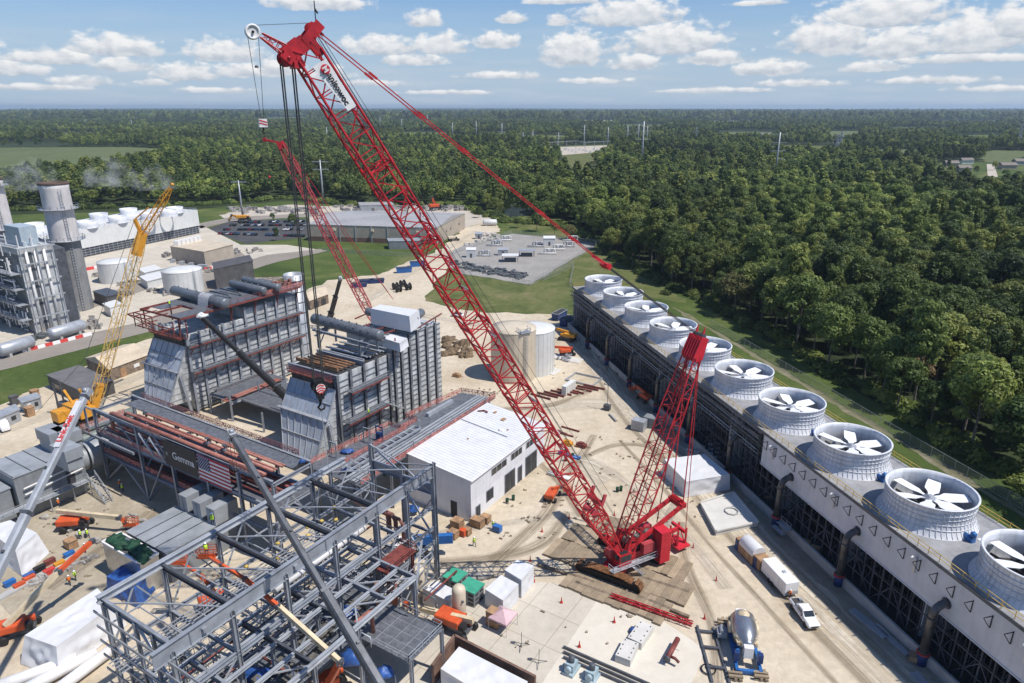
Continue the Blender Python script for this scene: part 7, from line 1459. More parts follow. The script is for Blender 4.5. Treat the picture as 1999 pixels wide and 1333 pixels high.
r, q = bldg('shed', 'tan-roofed wooden shed behind the tall grey stack', 'shed', (596, 588), (606, 606), (642, 592), 3.6, mat('dark_plank', (.2, .15, .11), .8, 0, .3, 1), ROOFT, 1.6, 'R'); part('door', HOLE, r, lambda m: (onface(m, q[0], q[1], .2, .45, .1, 2.6), onface(m, q[0], q[1], .6, .85, .1, 2.6)))
for lab, L_, N_, R_ in (('grey office trailer with a white door at the left', (42, 800), (50, 808), (84, 797)), ('long grey office trailer behind the white van', (-10, 832), (-2, 842), (43, 822))):
 r, q = bldg('office_trailer', lab, 'trailer', L_, N_, R_, 2.9, STEELL, STEELL); part('door', TRIMW, r, lambda m: onface(m, q[0], q[1], .2, .4, .2, 2.3)); part('window', GLASS, r, lambda m: onface(m, q[0], q[1], .6, .8, 1.1, 2.1))
for i, (a, b, mm, lab) in enumerate(((60, 812, WOOD, 'brown crate leaning by the grey office trailer'), (70, 778, WOOD, 'brown portable toilet cabin behind the grey office trailer'), (378, 556, ORANGE, 'orange-brown crate beside the wide white tank'), (30, 790, SHED, 'dark machine parked on the grass edge'))):
 p = g3(a, b); m = MB(); m.box(p, 1.6, 1.6, 2.3, EU, EW); m.box(p + EZ * 2.3, 1.8, 1.8, .15, EU, EW); one('site_cabin', m, mm, lab, 'cabin')
r, q = bldg('warehouse', 'long tan warehouse with a huge grey roof behind the red crane boom', 'building', (604, 470), (853, 478), (908, 446), 9.2, TANB, ROOFG, 2.6, 'L')
part('brick_base', BRICK, r, lambda m: onface(m, q[3], q[0], .0, 1, 0, 2.6, .12)); part('wall_rib', STEELL, r, lambda m: [onface(m, q[3], q[0], k / 8 - .003, k / 8 + .003, 0, 9.1, .25) for k in range(1, 8)]); part('light_canopy', BEIGE, r, lambda m: [onface(m, q[3], q[0], f, f + .02, 6.2, 7.2, 1.2) for f in (.2, .5, .85)]); part('window', GLASS, r, lambda m: [onface(m, q[0], q[1], f, f + .03, 4, 5.4) for f in (.3, .45, .75)]); part('roof_seam', STEELL, r, lambda m: [m.beam(q[3].lerp(q[0], k / 26) + EZ * (9.3 + 2.6 * (1 - abs(k / 13 - 1))), q[2].lerp(q[1], k / 26) + EZ * (9.3 + 2.6 * (1 - abs(k / 13 - 1))), .12, .1) for k in range(27)])
r, q = bldg('warehouse', 'low dark-roofed building behind the long tan warehouse', 'building', (700, 406), (704, 412), (770, 411), 4, STEELL, ROOFG)
def box_thing(name, label, cat, a, b, l, w, h, mm, ang=None, grp=None, lid=None):
 p = g3(a, b); ex_ = EU if ang is None else V((math.cos(ang), math.sin(ang), 0)); ey = V((-ex_.y, ex_.x, 0)); r = thing(name, label, cat, p, grp)
 part('body', mm, r, lambda m: m.hexa([p + ex_ * i * l / 2 * k + ey * j * w / 2 * k + EZ * z for z, k in ((.15, .9), (h, 1)) for i, j in ((-1, -1), (1, -1), (1, 1), (-1, 1))])); part('rim', lid or mm, r, lambda m: [m.beam(p + ex_ * i * l / 2 + ey * j * w / 2 + EZ * h, p + ex_ * i2 * l / 2 + ey * j2 * w / 2 + EZ * h, .18) for i, j, i2, j2 in ((-1, -1, 1, -1), (1, -1, 1, 1), (1, 1, -1, 1), (-1, 1, -1, -1))]); part('inside', HOLE, r, lambda m: m.hexa([p + ex_ * i * l / 2 * .93 + ey * j * w / 2 * .9 + EZ * z for z in (h - .02, h + .02) for i, j in ((-1, -1), (1, -1), (1, 1), (-1, 1))])); return r
box_thing('skip', 'blue open skip on the dirt road behind the boilers, nearer of two blue ones', 'skip', 789, 532, 7, 2.6, 2.4, BLUE, .25); box_thing('skip', 'blue open skip further up the dirt road, by the crane boom', 'skip', 815, 520, 7, 2.6, 2.4, BLUE, .25)
box_thing('skip', 'navy skip at the far end of the fan tower, front of the cluster', 'skip', 1106, 634, 6, 2.6, 2.6, BLUED); box_thing('skip', 'blue-grey container beyond the navy skip at the end of the fan tower', 'skip', 1092, 622, 7, 2.6, 2.6, BLUED, None, None, STEELL)
for i, (a, b) in enumerate(((702, 560), (716, 553), (736, 552))): box_thing('pipe_bundle', 'dark blue pipe bundle beside the dirt road, ' + ('leftmost', 'middle', 'rightmost')[i] + ' of three', 'pipe bundle', a, b, 6, 3, 1.6, BLUED, .3, 'dark blue bundles by the dirt road')
cdr = None
for i, (a, b) in enumerate(((772, 558), (786, 553), (797, 559), (778, 563))):
 p = g3(a, b, 1.5); m = MB(); m.lathe(p, [(1.5, -.9), (1.5, -.75), (.9, -.7), (.9, .7), (1.5, .75), (1.5, .9)], 18, V((.8, .6, 0))); one('cable_reel', m, BLACK, 'dark cable reel lying in a group beside the dirt road behind the boilers', 'cable reel', 'dark cable reels by the dirt road')
GR = mat('mixed_site_material', (.5, .47, .43), .7, .1, .2, .6, col2=(.09, .08, .075))
def clutterbox(label, cat, spots, n, smin, smax, hmax, mm=GR, spread=1.0, name='stored_material'):
 m = MB()
 for _ in range(n):
  a, b = random.choice(spots); p = g3(a + random.uniform(-9, 9) * spread, b + random.uniform(-3, 3) * spread, .1); th_ = random.choice((0, .4, 1.2, -.6)); m.box(p, random.uniform(smin, smax) * 2, random.uniform(smin, smax), random.uniform(.3, hmax), V((math.cos(th_), math.sin(th_), 0)), V((-math.sin(th_), math.cos(th_), 0)))
 return one(name, m, mm, label, cat, kind='stuff')
clutterbox('scattered steel and crates stored on the laydown yard behind the car park', 'materials', [(455 + 11 * k, 408 + (k % 3) * 3) for k in range(16)] + [(660 + 14 * k, 405 + (k % 2) * 4) for k in range(18)], 170, 1, 3, 2.2)
clutterbox('scattered pipe fittings stored in front of the gas metering yard', 'materials', [(890 + 13 * k, 515 + 2.2 * k) for k in range(11)] + [(900 + 12 * k, 523 + 2 * k) for k in range(11)], 120, .5, 1.6, 1.3, mat('dark_pipe_store', (.2, .21, .22), .6, .2, .3, .8, col2=(.05, .06, .06)))
clutterbox('pale pallets stored beside the long warehouse', 'materials', [(940 + 6 * k, 458 + 3 * (k % 3)) for k in range(6)] + [(905 + 12 * k, 480 - 3 * k) for k in range(5)], 50, .6, 1.8, 1.4, mat('pale_pallets', (.6, .56, .5), .7, 0, .15, 1))
m = MB()
for k in range(34): m.blob(g3(868 + random.uniform(0, 48), 662 + random.uniform(0, 40), 0), random.uniform(.7, 2.2), random.uniform(.7, 1.8), random.uniform(.5, 1.6), 10, .4, k)
one('spoil_heap', m, mat('brown_spoil', (.2, .14, .085), .9, 0, .3, 1), 'heaps of dug brown dirt behind the right boiler', 'dirt heaps', kind='stuff')
clutterbox('pipework, pumps and gear standing between the older plant tanks', 'plant equipment', [(246, 560), (262, 552), (310, 552), (300, 570), (318, 575), (250, 575), (215, 575), (196, 540), (205, 552), (430, 500), (455, 495), (470, 490), (490, 492), (505, 488), (410, 530), (385, 532), (330, 500), (350, 512), (180, 628), (190, 640), (170, 640)], 130, .4, 1.6, 2.0, GR, 1.0)
clutterbox('low piping and gear along the older plant road', 'plant equipment', [(20 + 12 * k, 676 - 3.4 * k) for k in range(14)], 60, .3, 1.2, 1.4, MATS['dark_pipe_store'] if 'dark_pipe_store' in MATS else GR, .8)
clutterbox('small parts and timber scattered behind the beige vessels', 'materials', [(905 + 12 * k, 1130 - 2 * (k % 3)) for k in range(5)], 40, .2, .7, .5)
clutterbox('scrap and steel stubs lying along the tower basin wall', 'materials', [(1150 + 20 * k, 680 + 17 * k) for k in range(16)], 60, .2, .8, .5, mat('dark_scrap', (.12, .11, .1), .7, .1, .3, 1), .6)
clutterbox('gear and offcuts lying on the work floor at the left', 'materials', [(90 + 24 * k, 1010 + 12 * (k % 7)) for k in range(14)] + [(60 + 14 * k, 1140 - 6 * k) for k in range(10)], 90, .25, .9, .7)
clutterbox('small offcuts and boards scattered on the dirt around the crane', 'debris', [(960 + 37 * (k % 12), 860 + 31 * (k % 7)) for k in range(60)] + [(1060 + 25 * k, 720 + 14 * (k % 5)) for k in range(8)] + [(880 + 14 * k, 760 + 9 * (k % 5)) for k in range(7)], 190, .08, .4, .3, mat('site_debris', (.55, .45, .33), .8, 0, .2, 2, col2=(.14, .12, .1)), 2.2)
clutterbox('small offcuts and boards scattered on the concrete apron and left work floor', 'debris', [(60 + 40 * (k % 10), 1000 + 25 * (k % 8)) for k in range(40)] + [(900 + 40 * k, 1200 + 20 * (k % 4)) for k in range(9)], 120, .08, .35, .3, MATS['site_debris'], 2.0)
m = MB()
for k in range(9): p = g3(1036 + 13 * k, 768 - 2.2 * k, .4); m.beam(p, p + EW * 6 - EU * random.uniform(-1, 1), .35, .4)
one('beam_stack', m, PRIMER, 'red primed steel beams laid out on the dirt in front of the beige tank', 'steel beams', kind='stuff')
for lab, a, b, w_, d_, h_, mm in (('white control kiosk at the left corner of the metering yard', 920, 502, 4.6, 3.5, 4, TANKW), ('white gabled meter house at the far side of the metering yard', 1072, 478, 6, 5, 4, TANKW), ('pale blue-grey hut in the middle of the metering yard', 982, 498, 5, 3, 3, STEELL), ('flat white canopy roof in the metering yard', 996, 510, 8, 6, 3, TANKW), ('flat grey canopy roof in the metering yard', 1028, 500, 8, 5, 3, STEELL), ('grey utility box on the path beside the warehouse', 935, 466, 4, 3, 3, STEELL)):
 p = g3(a, b); r = thing('yard_hut', lab, 'hut', p)
 if 'canopy' in lab: part('roof', mm, r, lambda m: m.box(p + EZ * h_, w_, d_, .25)); part('post', STEELD, r, lambda m: [m.beam(p + V((i * w_ * .45, j * d_ * .45, 0)), p + V((i * w_ * .45, j * d_ * .45, h_)), .2) for i in (-1, 1) for j in (-1, 1)] + [m.box(p + V((0, 0, .1)), w_ * .7, d_ * .6, 1.4)])
 else: part('wall', mm, r, lambda m: m.box(p, w_, d_, h_)); part('roof', mm, r, lambda m: m.add([p + V((i * w_ * .54, j * d_ * .54, h_)) for i, j in ((-1, -1), (1, -1), (1, 1), (-1, 1))] + [p + V((i * w_ * .54, 0, h_ + 1)) for i in (-1, 1)], [(0, 1, 5, 4), (2, 3, 4, 5), (3, 0, 4), (1, 2, 5)])); part('door', STEELD, r, lambda m: m.box(p + V((0, -d_ / 2 - .03, .1)), 1, .06, 2.1))
for i, (a, b) in enumerate(((960, 480), (978, 470), (1040, 482), (1080, 488), (1100, 482), (1108, 470), (935, 500), (1062, 496))):
 p = g3(a, b); m = MB()
 for k in range(3): o = V((1.5 * k, .6 * (k % 2), 0)); m.path([p + o, p + o + EZ * 2.2, p + o + EZ * 2.7 + V((.6, 0, 0)), p + o + EZ * 2.7 + V((2.0, 0, 0)), p + o + EZ * 2.2 + V((2.5, 0, 0)), p + o + V((2.5, 0, 0))], .3, 8)
 m.tube(p + V((-3, -1.5, .8)), p + V((6, -1.5, .8)), .35, 8); one('pipe_loop', m, TANKW if i % 2 else STEELL, ('white' if i % 2 else 'grey') + ' looped gas pipework standing on the gravel metering yard', 'pipework', 'pipe loops on the metering yard')
def fpx(pts): return [g3(a, b) for a, b in pts]
fence(fpx([(866, 503), (1000, 456), (1172, 477), (1035, 557), (1000, 552)]), 'chain-link fence round the gravel metering yard'); fence(fpx([(1060, 548), (1120, 520), (1112, 560), (1130, 566)]), 'short fence run on the meadow between the metering yard and the fan tower'); fence(fpx([(630, 492), (740, 498), (860, 505)]), 'long low fence across the lawn in front of the warehouse')
p, q = g3(945, 434, 2), g3(968, 434, 2); m = MB(); m.drum(p, q, 1.9, 20); m.box(V(((p.lerp(q, .2)).x, p.y, 0)), .8, 3, 1.2); m.box(V(((p.lerp(q, .8)).x, p.y, 0)), .8, 3, 1.2); one('horizontal_tank', m, TANKW, 'white horizontal tank beside the warehouse corner', 'tank')
def ray_at(a, b, Y):
 x = (a - 999.5) / FPX; y = (666.5 - b) / FPX; d = V((x, CT_ + y * ST_, -ST_ + y * CT_)); return V((0, 0, H)) + d * (Y / d.y)
b2 = g3(733, 632, 2.0); t2 = ray_at(549, 282, b2.y - 8); c2_ = thing('lattice_crane', 'smaller red lattice boom crane behind the boilers, its tip below the hook ropes', 'crane', b2)
a2 = (t2 - b2).normalized(); s2_ = a2.cross(EZ).normalized() if abs(a2.cross(EZ).length) > .1 else EU; s2_ = V((0, 1, 0)) - a2 * a2.y; s2_.normalize(); n2_ = a2.cross(s2_); L2 = (t2 - b2).length
part('boom', REDD, c2_, lambda m: lattice(m, b2, t2, s2_, n2_, [(0, 2.6, .6), (7, 2.6, 2.5), (L2 - 8, 2.6, 2.5), (L2, 1.6, 1.6)], 2.6, .2, .11))
part('boom_head', RED, c2_, lambda m: (m.beam(t2 - a2, t2 + a2 * .8, 1.8, 2.2), m.beam(t2 + a2 * .5, t2 + a2 * .4 + V((-4.5, 0, 1.0)), .5, .5), m.lathe(t2 + V((-4.5, 0, 1.0)) + a2 * .4, [(.6, -.2), (.6, .2)], 14, V((0, 1, 0)))))
part('pendant', RED, c2_, lambda m: [m.tube(t2 + n2_ * s, ray_at(768, 585, b2.y + 6), .09, 4) for s in (-1, 1)])
part('drop_line', ROPE, c2_, lambda m: m.tube(t2 + V((-4.5, 0, .8)), t2 + V((-4.5, 0, -9)), .06, 4)); part('whip_ball', RED, c2_, lambda m: m.blob(t2 + V((-4.5, 0, -9.6)), .5, .5, .8, 8, 0))
part('crane_body', RED, c2_, lambda m: (m.box(b2 + V((2, 3, -.8)), 7, 3.5, 2.4), m.box(b2 + V((1, 3, -2.0)), 8, 1.1, 1.2), m.box(b2 + V((1, 0, -2.0)), 8, 1.1, 1.2)))
by = g3(182, 800, 2.4); ty = ray_at(277, 458, by.y + 10); jy = ray_at(334, 366, by.y + 12); yc = thing('lattice_crane', 'amber lattice boom crawler crane with raised jib in front of the older plant', 'crane', by)
ya = (ty - by).normalized(); ys = EU - ya * ya.dot(EU); ys.normalize(); yn = ya.cross(ys); YL = (ty - by).length
PALEY = mat('sunbleached_amber', (.66, .42, .12), .5, 0, .12, .8)
part('boom', PALEY, yc, lambda m: lattice(m, by, ty, ys, yn, [(0, 1.8, .6), (5, 2.0, 1.9), (YL - 4, 2.0, 1.9), (YL, 1.6, 1.2)], 2.2, .1, .05)); ja = (jy - ty).normalized(); js = EU - ja * ja.dot(EU); js.normalize()
part('jib', YELLOW, yc, lambda m: lattice(m, ty, jy, js, ja.cross(js), [(0, 1.5, 1.3), ((jy - ty).length - 3, 1.3, 1.1), ((jy - ty).length, .5, .5)], 1.8, .1, .06)); st1 = ty + (ray_at(263, 428, ty.y) - ty); st2 = ray_at(290, 405, ty.y)
part('jib_strut', YELLOW, yc, lambda m: (m.beam(ty, st1, .7, .7), m.beam(st1, st2, .25, .25))); part('boom_knuckle', YELLOW, yc, lambda m: m.beam(ty - ya * 5, ty + ya * .5, 1.9, 1.9)); part('jib_tip', YELLOW, yc, lambda m: m.blob(jy + ja * .6, .5, .5, .6, 8, 0))
part('pendant', ROPE, yc, lambda m: (m.tube(st1, ray_at(165, 700, by.y - 8), .06, 4), m.tube(ray_at(165, 700, by.y - 8), by - HD * 0 + V((-9, -6, 2)), .06, 4), m.tube(st2, jy, .05, 4), m.tube(ty, by + V((2, 0, 0)), .05, 4)))
part('mast', YELLOW, yc, lambda m: (m.beam(by, by + ya * 6.5, 1.7, 1.5), m.beam(by - EU * 3 + EZ * .2, by - EU * 1 - EW * 10 + EZ * 3, .5, .6), m.beam(by, by + EZ * 6 - EU * 2, .5, .5)))
part('crane_body', YELLOW, yc, lambda m: (m.box(by - EW * 2 - EU * 2 - EZ * .6, 3.6, 8, 2.2, EU, EW), m.box(by - EU * 6 - EW * 2 - EZ * .6, 3, 3.2, 2.4, EU, EW)), bevel=.08); part('cab_window', GLASS, yc, lambda m: m.box(by + EU * .6 - EW * 1 + EZ * .4, 1.4, 1.5, 1.6, EU, EW)); part('crawler_track', TRACKB, yc, lambda m: [m.box(by - EU * 3 - EW * 2 + EW * s - EZ * 2.35, 8, 1.1, 1.3, EU, EW) for s in (-2.4, 2.4)], bevel=.3); part('counterweight', STEELD, yc, lambda m: (m.box(by - EU * 2 - EW * 9.5 - EZ * 1, 2, 2.4, 1.6, EU, EW), m.beam(by - EU * 2 - EW * 9 + EZ * .6, by - EU * 2 - EW * 9 + EZ * 6, .3), m.beam(by - EU * 3.4 - EW * 9 + EZ * .6, by - EU * 3.4 - EW * 9 + EZ * 6, .3)))
def tele(label, pts, rad, mm, nsec, name='telescopic_boom', txt=None, headm=STEELL):
 a, b = pts; r = thing(name, label, 'crane boom', a); d = (b - a); n = d.normalized(); s = n.cross(EZ).normalized(); u = s.cross(n)
 for k in range(nsec):
  p, q = a + d * (k / nsec), a + d * ((k + 1) / nsec + (.004 if k < nsec - 1 else 0)); w = rad * (1 - .42 * k / max(1, nsec - 1))
  def sec(m, p=p, q=q, w=w):
   pr = [(-.5, -.55), (.5, -.55), (.5, .3), (.3, .55), (-.3, .55), (-.5, .3)]; vs = [c + s * x * w + u * y * w for c in (p, q) for x, y in pr]; m.add(vs, [(i, (i + 1) % 6, 6 + (i + 1) % 6, 6 + i) for i in range(6)] + [(5, 4, 3, 2, 1, 0), (6, 7, 8, 9, 10, 11)])
  part('boom_section', mm, r, sec)
  part('section_collar', STEELD if mm is not TRIMW else STEELL, r, lambda m: m.beam(q - n * .35, q, w * 1.16, w * 1.24, up=u))
  part('rope_guide', STEELD, r, lambda m: [m.box(p.lerp(q, f) + u * w * .55, .25, w * .3, .25, n, s, u) for f in (.35, .7)])
 w = rad * .55; part('boom_head', headm, r, lambda m: (m.beam(b - n * .2, b + n * .9, w * 1.1, w * 1.1, up=u), m.lathe(b + n * .8 - u * w * .5, [(w * .55, -.25), (w * .55, .25)], 14, s), m.lathe(b + n * .5 + u * w * .6, [(w * .4, -.25), (w * .4, .25)], 14, s)))
 return r, a, b, n, s, u
wb0, wb1 = ray_at(0, 1105, 57.5), ray_at(166, 772, 74); wdir = (wb0 - wb1);
r, a, b, n, s, u = tele('long white telescopic crane boom rising from the lower left corner', (wb1 + wdir * 2.9, wb1), 1.15, STEELL, 4, 'telescopic_boom')
part('lettering_base', CLAD, r, lambda m: m.beam(b - n * 7 + u * .48, b - n * 1 + u * .48, .7, .02, up=u)); vs_ = s if s.dot(V((0, 0, H)) - b) > 0 else -s
text_part('Link-Belt', .95, b - n * 6.4 + u * .5 - (u.cross(n)) * .3, n, u.cross(n), BARRED, r, off=.03, bold=.03)
db0, db1 = g3(762, 1370, 17), g3(455, 852, 34)
r, a, b, n, s, u = tele('dark grey telescopic boom slanting across the steel frame in the foreground', (db0 + (db0 - db1) * .9, db1), 1.15, STEELD, 3)
part('hoist_rope', ROPE, r, lambda m: [m.tube(b + n * .9 + s * q, b + n * .9 + s * q - EZ * 5, .03, 4) for q in (-.2, .2)]); part('hook_ball', BLACK, r, lambda m: m.blob(b + n * .9 - EZ * 5.3, .3, .3, .4, 8, 0))
kb0, kb1 = g3(566, 780, 8.6), onw(396, 620, -140.5)
r, a, b, n, s, u = tele('black telescopic boom reaching between the two boilers', (kb0 + (kb0 - kb1) * .28, kb1), 1.5, BLACK, 3); part('cloth_wrap', TARP, r, lambda m: m.blob(b + n * .3, 1.3, 1.1, .9, 12, .4, 2))
sb0, sb1 = g3(638, 640, 1), ray_at(664, 545, 205)
tele('short dark telescopic boom standing behind the right boiler', (sb0, sb1), 1.5, BLACK, 3)
def pole(a, b, top, label, arms=3, grp='power line poles over the wood', kind='pole'):
 p = g3(a, b); z = zat(top, p.x, p.y); r = thing('power_pole', label, 'power pole', p, grp); k = z / 40
 if kind == 'pole': part('shaft', STEELL, r, lambda m: m.tube(p, p + EZ * z, .8 * k + .2, 8, .35 * k + .1))
 else: part('shaft', STEELL, r, lambda m: lattice(m, p, p + EZ * z, V((1, 0, 0)), V((0, 1, 0)), [(0, 7, 7), (z * .6, 3, 3), (z, 1, 1)], 5, .25, .18))
 part('crossarm', STEELL, r, lambda m: [m.beam(p + V((-5.5 * k - 1.5, 0, z * (.96 - .17 * q))), p + V((5.5 * k + 1.5, 0, z * (.96 - .17 * q))), .45, .45) for q in range(arms)])
 return p + EZ * z
A_ = pole(1512, 352, 258, 'tall steel power pole rising from the middle of the right wood', 4, None); B_ = pole(1252, 330, 236, 'tall steel power pole left of the wood, below the substation gantries', 3, None)
def wires(label, pts, off):
 m = MB()
 for o, dz in off:
  for a, b in zip(pts[:-1], pts[1:]):
   for k in range(12):
    def pt(t): q = a.lerp(b, t) + V((o, 0, dz)); q.z -= 4 * t * (1 - t) * (b - a).length * .02; return q
    m.tube(pt(k / 12), pt((k + 1) / 12), .05, 3, cap=False)
 one('power_line', m, STEELD, label, 'power line')
wires('power line strung past the tall pole in the right wood', [g3(2400, 400, 0) + EZ * 26, A_ - EZ * 6, B_ - EZ * 6, g3(960, 330) + EZ * 30], [(-5, 0), (5, 0), (0, -7)])
for a, b, t in ((980, 284, 240), (930, 276, 236), (884, 276, 240), (835, 255, 224), (743, 252, 228), (1021, 290, 258), (1040, 290, 256), (1245, 288, 242), (1262, 288, 245), (1186, 292, 248), (1224, 288, 246), (1140, 286, 244), (1090, 290, 258), (260, 258, 234), (170, 250, 232), (640, 282, 248), (785, 260, 232)): pole(a, b, t, 'slim far power pole standing above the distant trees', 3)
for a, b, t in ((1637, 306, 256), (1357, 286, 248), (1985, 292, 240), (1630, 308, 262)): pole(a, b, t, 'grey lattice power tower above the distant trees', 2, 'lattice towers over the wood', 'tower')
l1 = pole(475, 430, 352, 'thin timber power pole behind the old car park', 1, None); l2 = pole(632, 398, 312, 'thin timber power pole with a crossarm against the dark wood', 2, None)
wires('power line running low along the edge of the left wood', [g3(-100, 440) + EZ * 24, l1 - EZ * 1, l2 - EZ * 1, g3(900, 372) + EZ * 22], [(-2, 0), (2, 0)])
p = g3(1125, 293); r = thing('substation', 'distant substation with pale steel gantries in a clearing', 'substation', p)
part('gantry', STEELL, r, lambda m: [(m.beam(g3(1070 + 18 * k, 296 - 1.2 * (k % 4)), g3(1070 + 18 * k, 296 - 1.2 * (k % 4)) + EZ * 16, .7), m.beam(g3(1070 + 18 * k, 296 - 1.2 * (k % 4)) + EZ * 15, g3(1088 + 18 * k, 296 - 1.2 * ((k + 1) % 4)) + EZ * 15, .6)) for k in range(7)]); part('equipment', TANKW, r, lambda m: [m.box(g3(1075 + 7 * k, 293 + 2 * (k % 4)), 3, 3, 3.5) for k in range(16)])
for i, (a, b, w_, mm) in enumerate(((1855, 326, 16, TANB), (1885, 320, 15, TANKW), (1965, 330, 18, TANB), (1990, 322, 16, STEELL), (1500, 266, 40, TANKW), (1548, 264, 34, TANB), (1130, 252, 20, TANKW), (1880, 336, 14, TANB))):
 p = g3(a, b); h_ = 5; r = thing('house', ('tan' if mm is TANB else 'white' if mm is TANKW else 'grey') + ' house among trees far right, ' + ( ['first from the left', 'second from the left', 'beside the pale road', 'at the picture edge', 'longest one', 'shorter long one', 'small one', 'low one'][i]), 'house', p)
 part('wall', mm, r, lambda m: m.box(p, w_, w_ * .5, h_)); part('roof', mat('house_roof_brown', (.2, .17, .15), .7, 0, .1, .5) if i == 0 else MATS['house_roof_brown'], r, lambda m: m.add([p + V((q * w_ * .53, s_ * w_ * .3, h_)) for q, s_ in ((-1, -1), (1, -1), (1, 1), (-1, 1))] + [p + V((q * w_ * .53, 0, h_ + 3)) for q in (-1, 1)], [(0, 1, 5, 4), (2, 3, 4, 5), (3, 0, 4), (1, 2, 5)]))
p = g3(38, 222); m = MB()
for k in range(4): m.box(p + V((-60 + 45 * k, 10 * k, 0)), 26, 20, 30 + 12 * (k % 2))
p2 = g3(510, 217); one('distant_plant', m, CONCW, 'pale distant industrial buildings on the horizon at the far left', 'buildings', kind='stuff')
# ---------------------------------------------------------------- vehicles
def wheel(m, c, r, w, ax): m.lathe(c, [(r * .62, -w / 2), (r * .92, -w / 2), (r, -w * .32), (r, w * .32), (r * .92, w / 2), (r * .62, w / 2)], 16, ax)
def hub(m, c, r, w, ax): m.lathe(c, [(r * .6, -w / 2 + .02), (r * .6, w / 2 - .02)], 12, ax)
X_, Y_ = V((1, 0, 0)), V((0, 1, 0))
def wheels(root, xs, r, w, half):
 for x in xs:
  for s in (-1, 1):
   o = part('wheel', BLACK, root, lambda m: wheel(m, V((x, s * half, r)), r, w, Y_)); part('rim', STEELL, o, lambda m: hub(m, V((x, s * half, r)), r, w, Y_))
def loft(m, secs):
 """closed body from cross-sections (x, half width, z0, z1)"""
 vs = []; n = 8
 for x, hw, z0, z1 in secs:
  for y, z in ((-hw * .9, z0), (-hw, z0 + (z1 - z0) * .3), (-hw * .97, z0 + (z1 - z0) * .75), (-hw * .82, z1), (hw * .82, z1), (hw * .97, z0 + (z1 - z0) * .75), (hw, z0 + (z1 - z0) * .3), (hw * .9, z0)): vs.append(V((x, y, z)))
 k = len(secs); m.smooth = False
 m.add(vs, [(i * n + j, i * n + (j + 1) % n, (i + 1) * n + (j + 1) % n, (i + 1) * n + j) for i in range(k - 1) for j in range(n)] + [tuple(range(n - 1, -1, -1)), tuple(range((k - 1) * n, k * n))])
def pickup(label, loc, rz, paint=WHITEP):
 r = thing('pickup_truck', label, 'pickup truck', (0, 0, 0))
 part('body', paint, r, lambda m: (loft(m, [(-2.9, .9, .55, 1.1), (-2.85, .97, .5, 1.15), (-.9, .98, .45, 1.15)]), loft(m, [(-.9, .98, .45, 1.2), (1.2, .98, .45, 1.2), (1.35, .97, .45, 1.18), (2.6, .95, .5, 1.08), (2.85, .85, .55, .95)])), bevel=.04)
 part('cab', paint, r, lambda m: loft(m, [(-.85, .9, 1.15, 1.2), (-.7, .88, 1.15, 1.85), (.2, .86, 1.15, 1.9), (.65, .84, 1.15, 1.84), (1.4, .9, 1.15, 1.2)]), bevel=.04)
 part('windscreen', GLASS, r, lambda m: m.quad(V((1.36, -.76, 1.26)), V((1.36, .76, 1.26)), V((.76, .68, 1.8)), V((.76, -.68, 1.8))))
 part('side_window', GLASS, r, lambda m: [m.quad(V((-.6, s * .905, 1.28)), V((.95, s * .905, 1.28)), V((.5, s * .875, 1.76)), V((-.55, s * .885, 1.76))) for s in (-1, 1)]); part('rear_window', GLASS, r, lambda m: m.quad(V((-.86, .7, 1.25)), V((-.86, -.7, 1.25)), V((-.74, -.64, 1.74)), V((-.74, .64, 1.74))))
 part('cargo_bed', HOLE, r, lambda m: m.box(V((-1.87, 0, 1.12)), 1.75, 1.5, .05)); part('bed_load', STEELL, r, lambda m: (m.box(V((-1.1, 0, 1.15)), .4, 1.4, .3), m.box(V((-2.2, .4, 1.15)), .5, .4, .3)))
 for s in (-1, 1): part('headlight', TRIMW, r, lambda m: m.box(V((2.8, s * .7, .8)), .12, .3, .14)); part('tail_light', BARRED, r, lambda m: m.box(V((-2.9, s * .85, .75)), .06, .14, .3)); part('mirror', BLACK, r, lambda m: m.box(V((.95, s * 1.08, 1.2)), .1, .2, .18))
 part('grille', BLACK, r, lambda m: m.box(V((2.84, 0, .62)), .06, 1.1, .2)); wheels(r, (-1.8, 1.85), .42, .3, .86); place(r, loc, rz); return r
pf, pr_ = g3(1586, 1230), g3(1553, 1184); dv = (pf - pr_); pk = pickup('white crew-cab pickup truck hitched in front of the white box trailer', (pf + pr_) / 2 + V((0, 0, .16)), math.atan2(dv.y, dv.x))
ta, tb = g3(1497, 1118), g3(1543, 1168); dv = tb - ta; tr_ = thing('box_trailer', 'white enclosed cargo trailer hitched behind the white pickup', 'trailer', (0, 0, 0)); part('body', WHITEP, tr_, lambda m: m.box(V((0, 0, .5)), 6.2, 2.3, 2.2), bevel=.06); part('roof_vent', STEELL, tr_, lambda m: m.box(V((.6, .2, 2.7)), .5, .5, .15)); part('tongue', STEELD, tr_, lambda m: (m.beam(V((3, -.6, .5)), V((4.4, 0, .5)), .12), m.beam(V((3, .6, .5)), V((4.4, 0, .5)), .12))); part('door_line', STEELL, tr_, lambda m: (m.box(V((0, 1.155, .6)), 6.1, .02, .06), m.box(V((1.5, 1.16, .7)), .03, .02, 1.8), m.box(V((2.3, 1.16, .7)), .03, .02, 1.8), m.box(V((1.5, -1.16, .7)), .03, .02, 1.8), m.box(V((2.3, -1.16, .7)), .03, .02, 1.8))); part('stone_guard', STEELL, tr_, lambda m: m.box(V((3.11, 0, .55)), .03, 2.2, .6)); wheels(tr_, (-.9, 0), .35, .24, 1.15); place(tr_, (ta + tb) / 2 + EZ * .16, math.atan2(dv.y, dv.x))
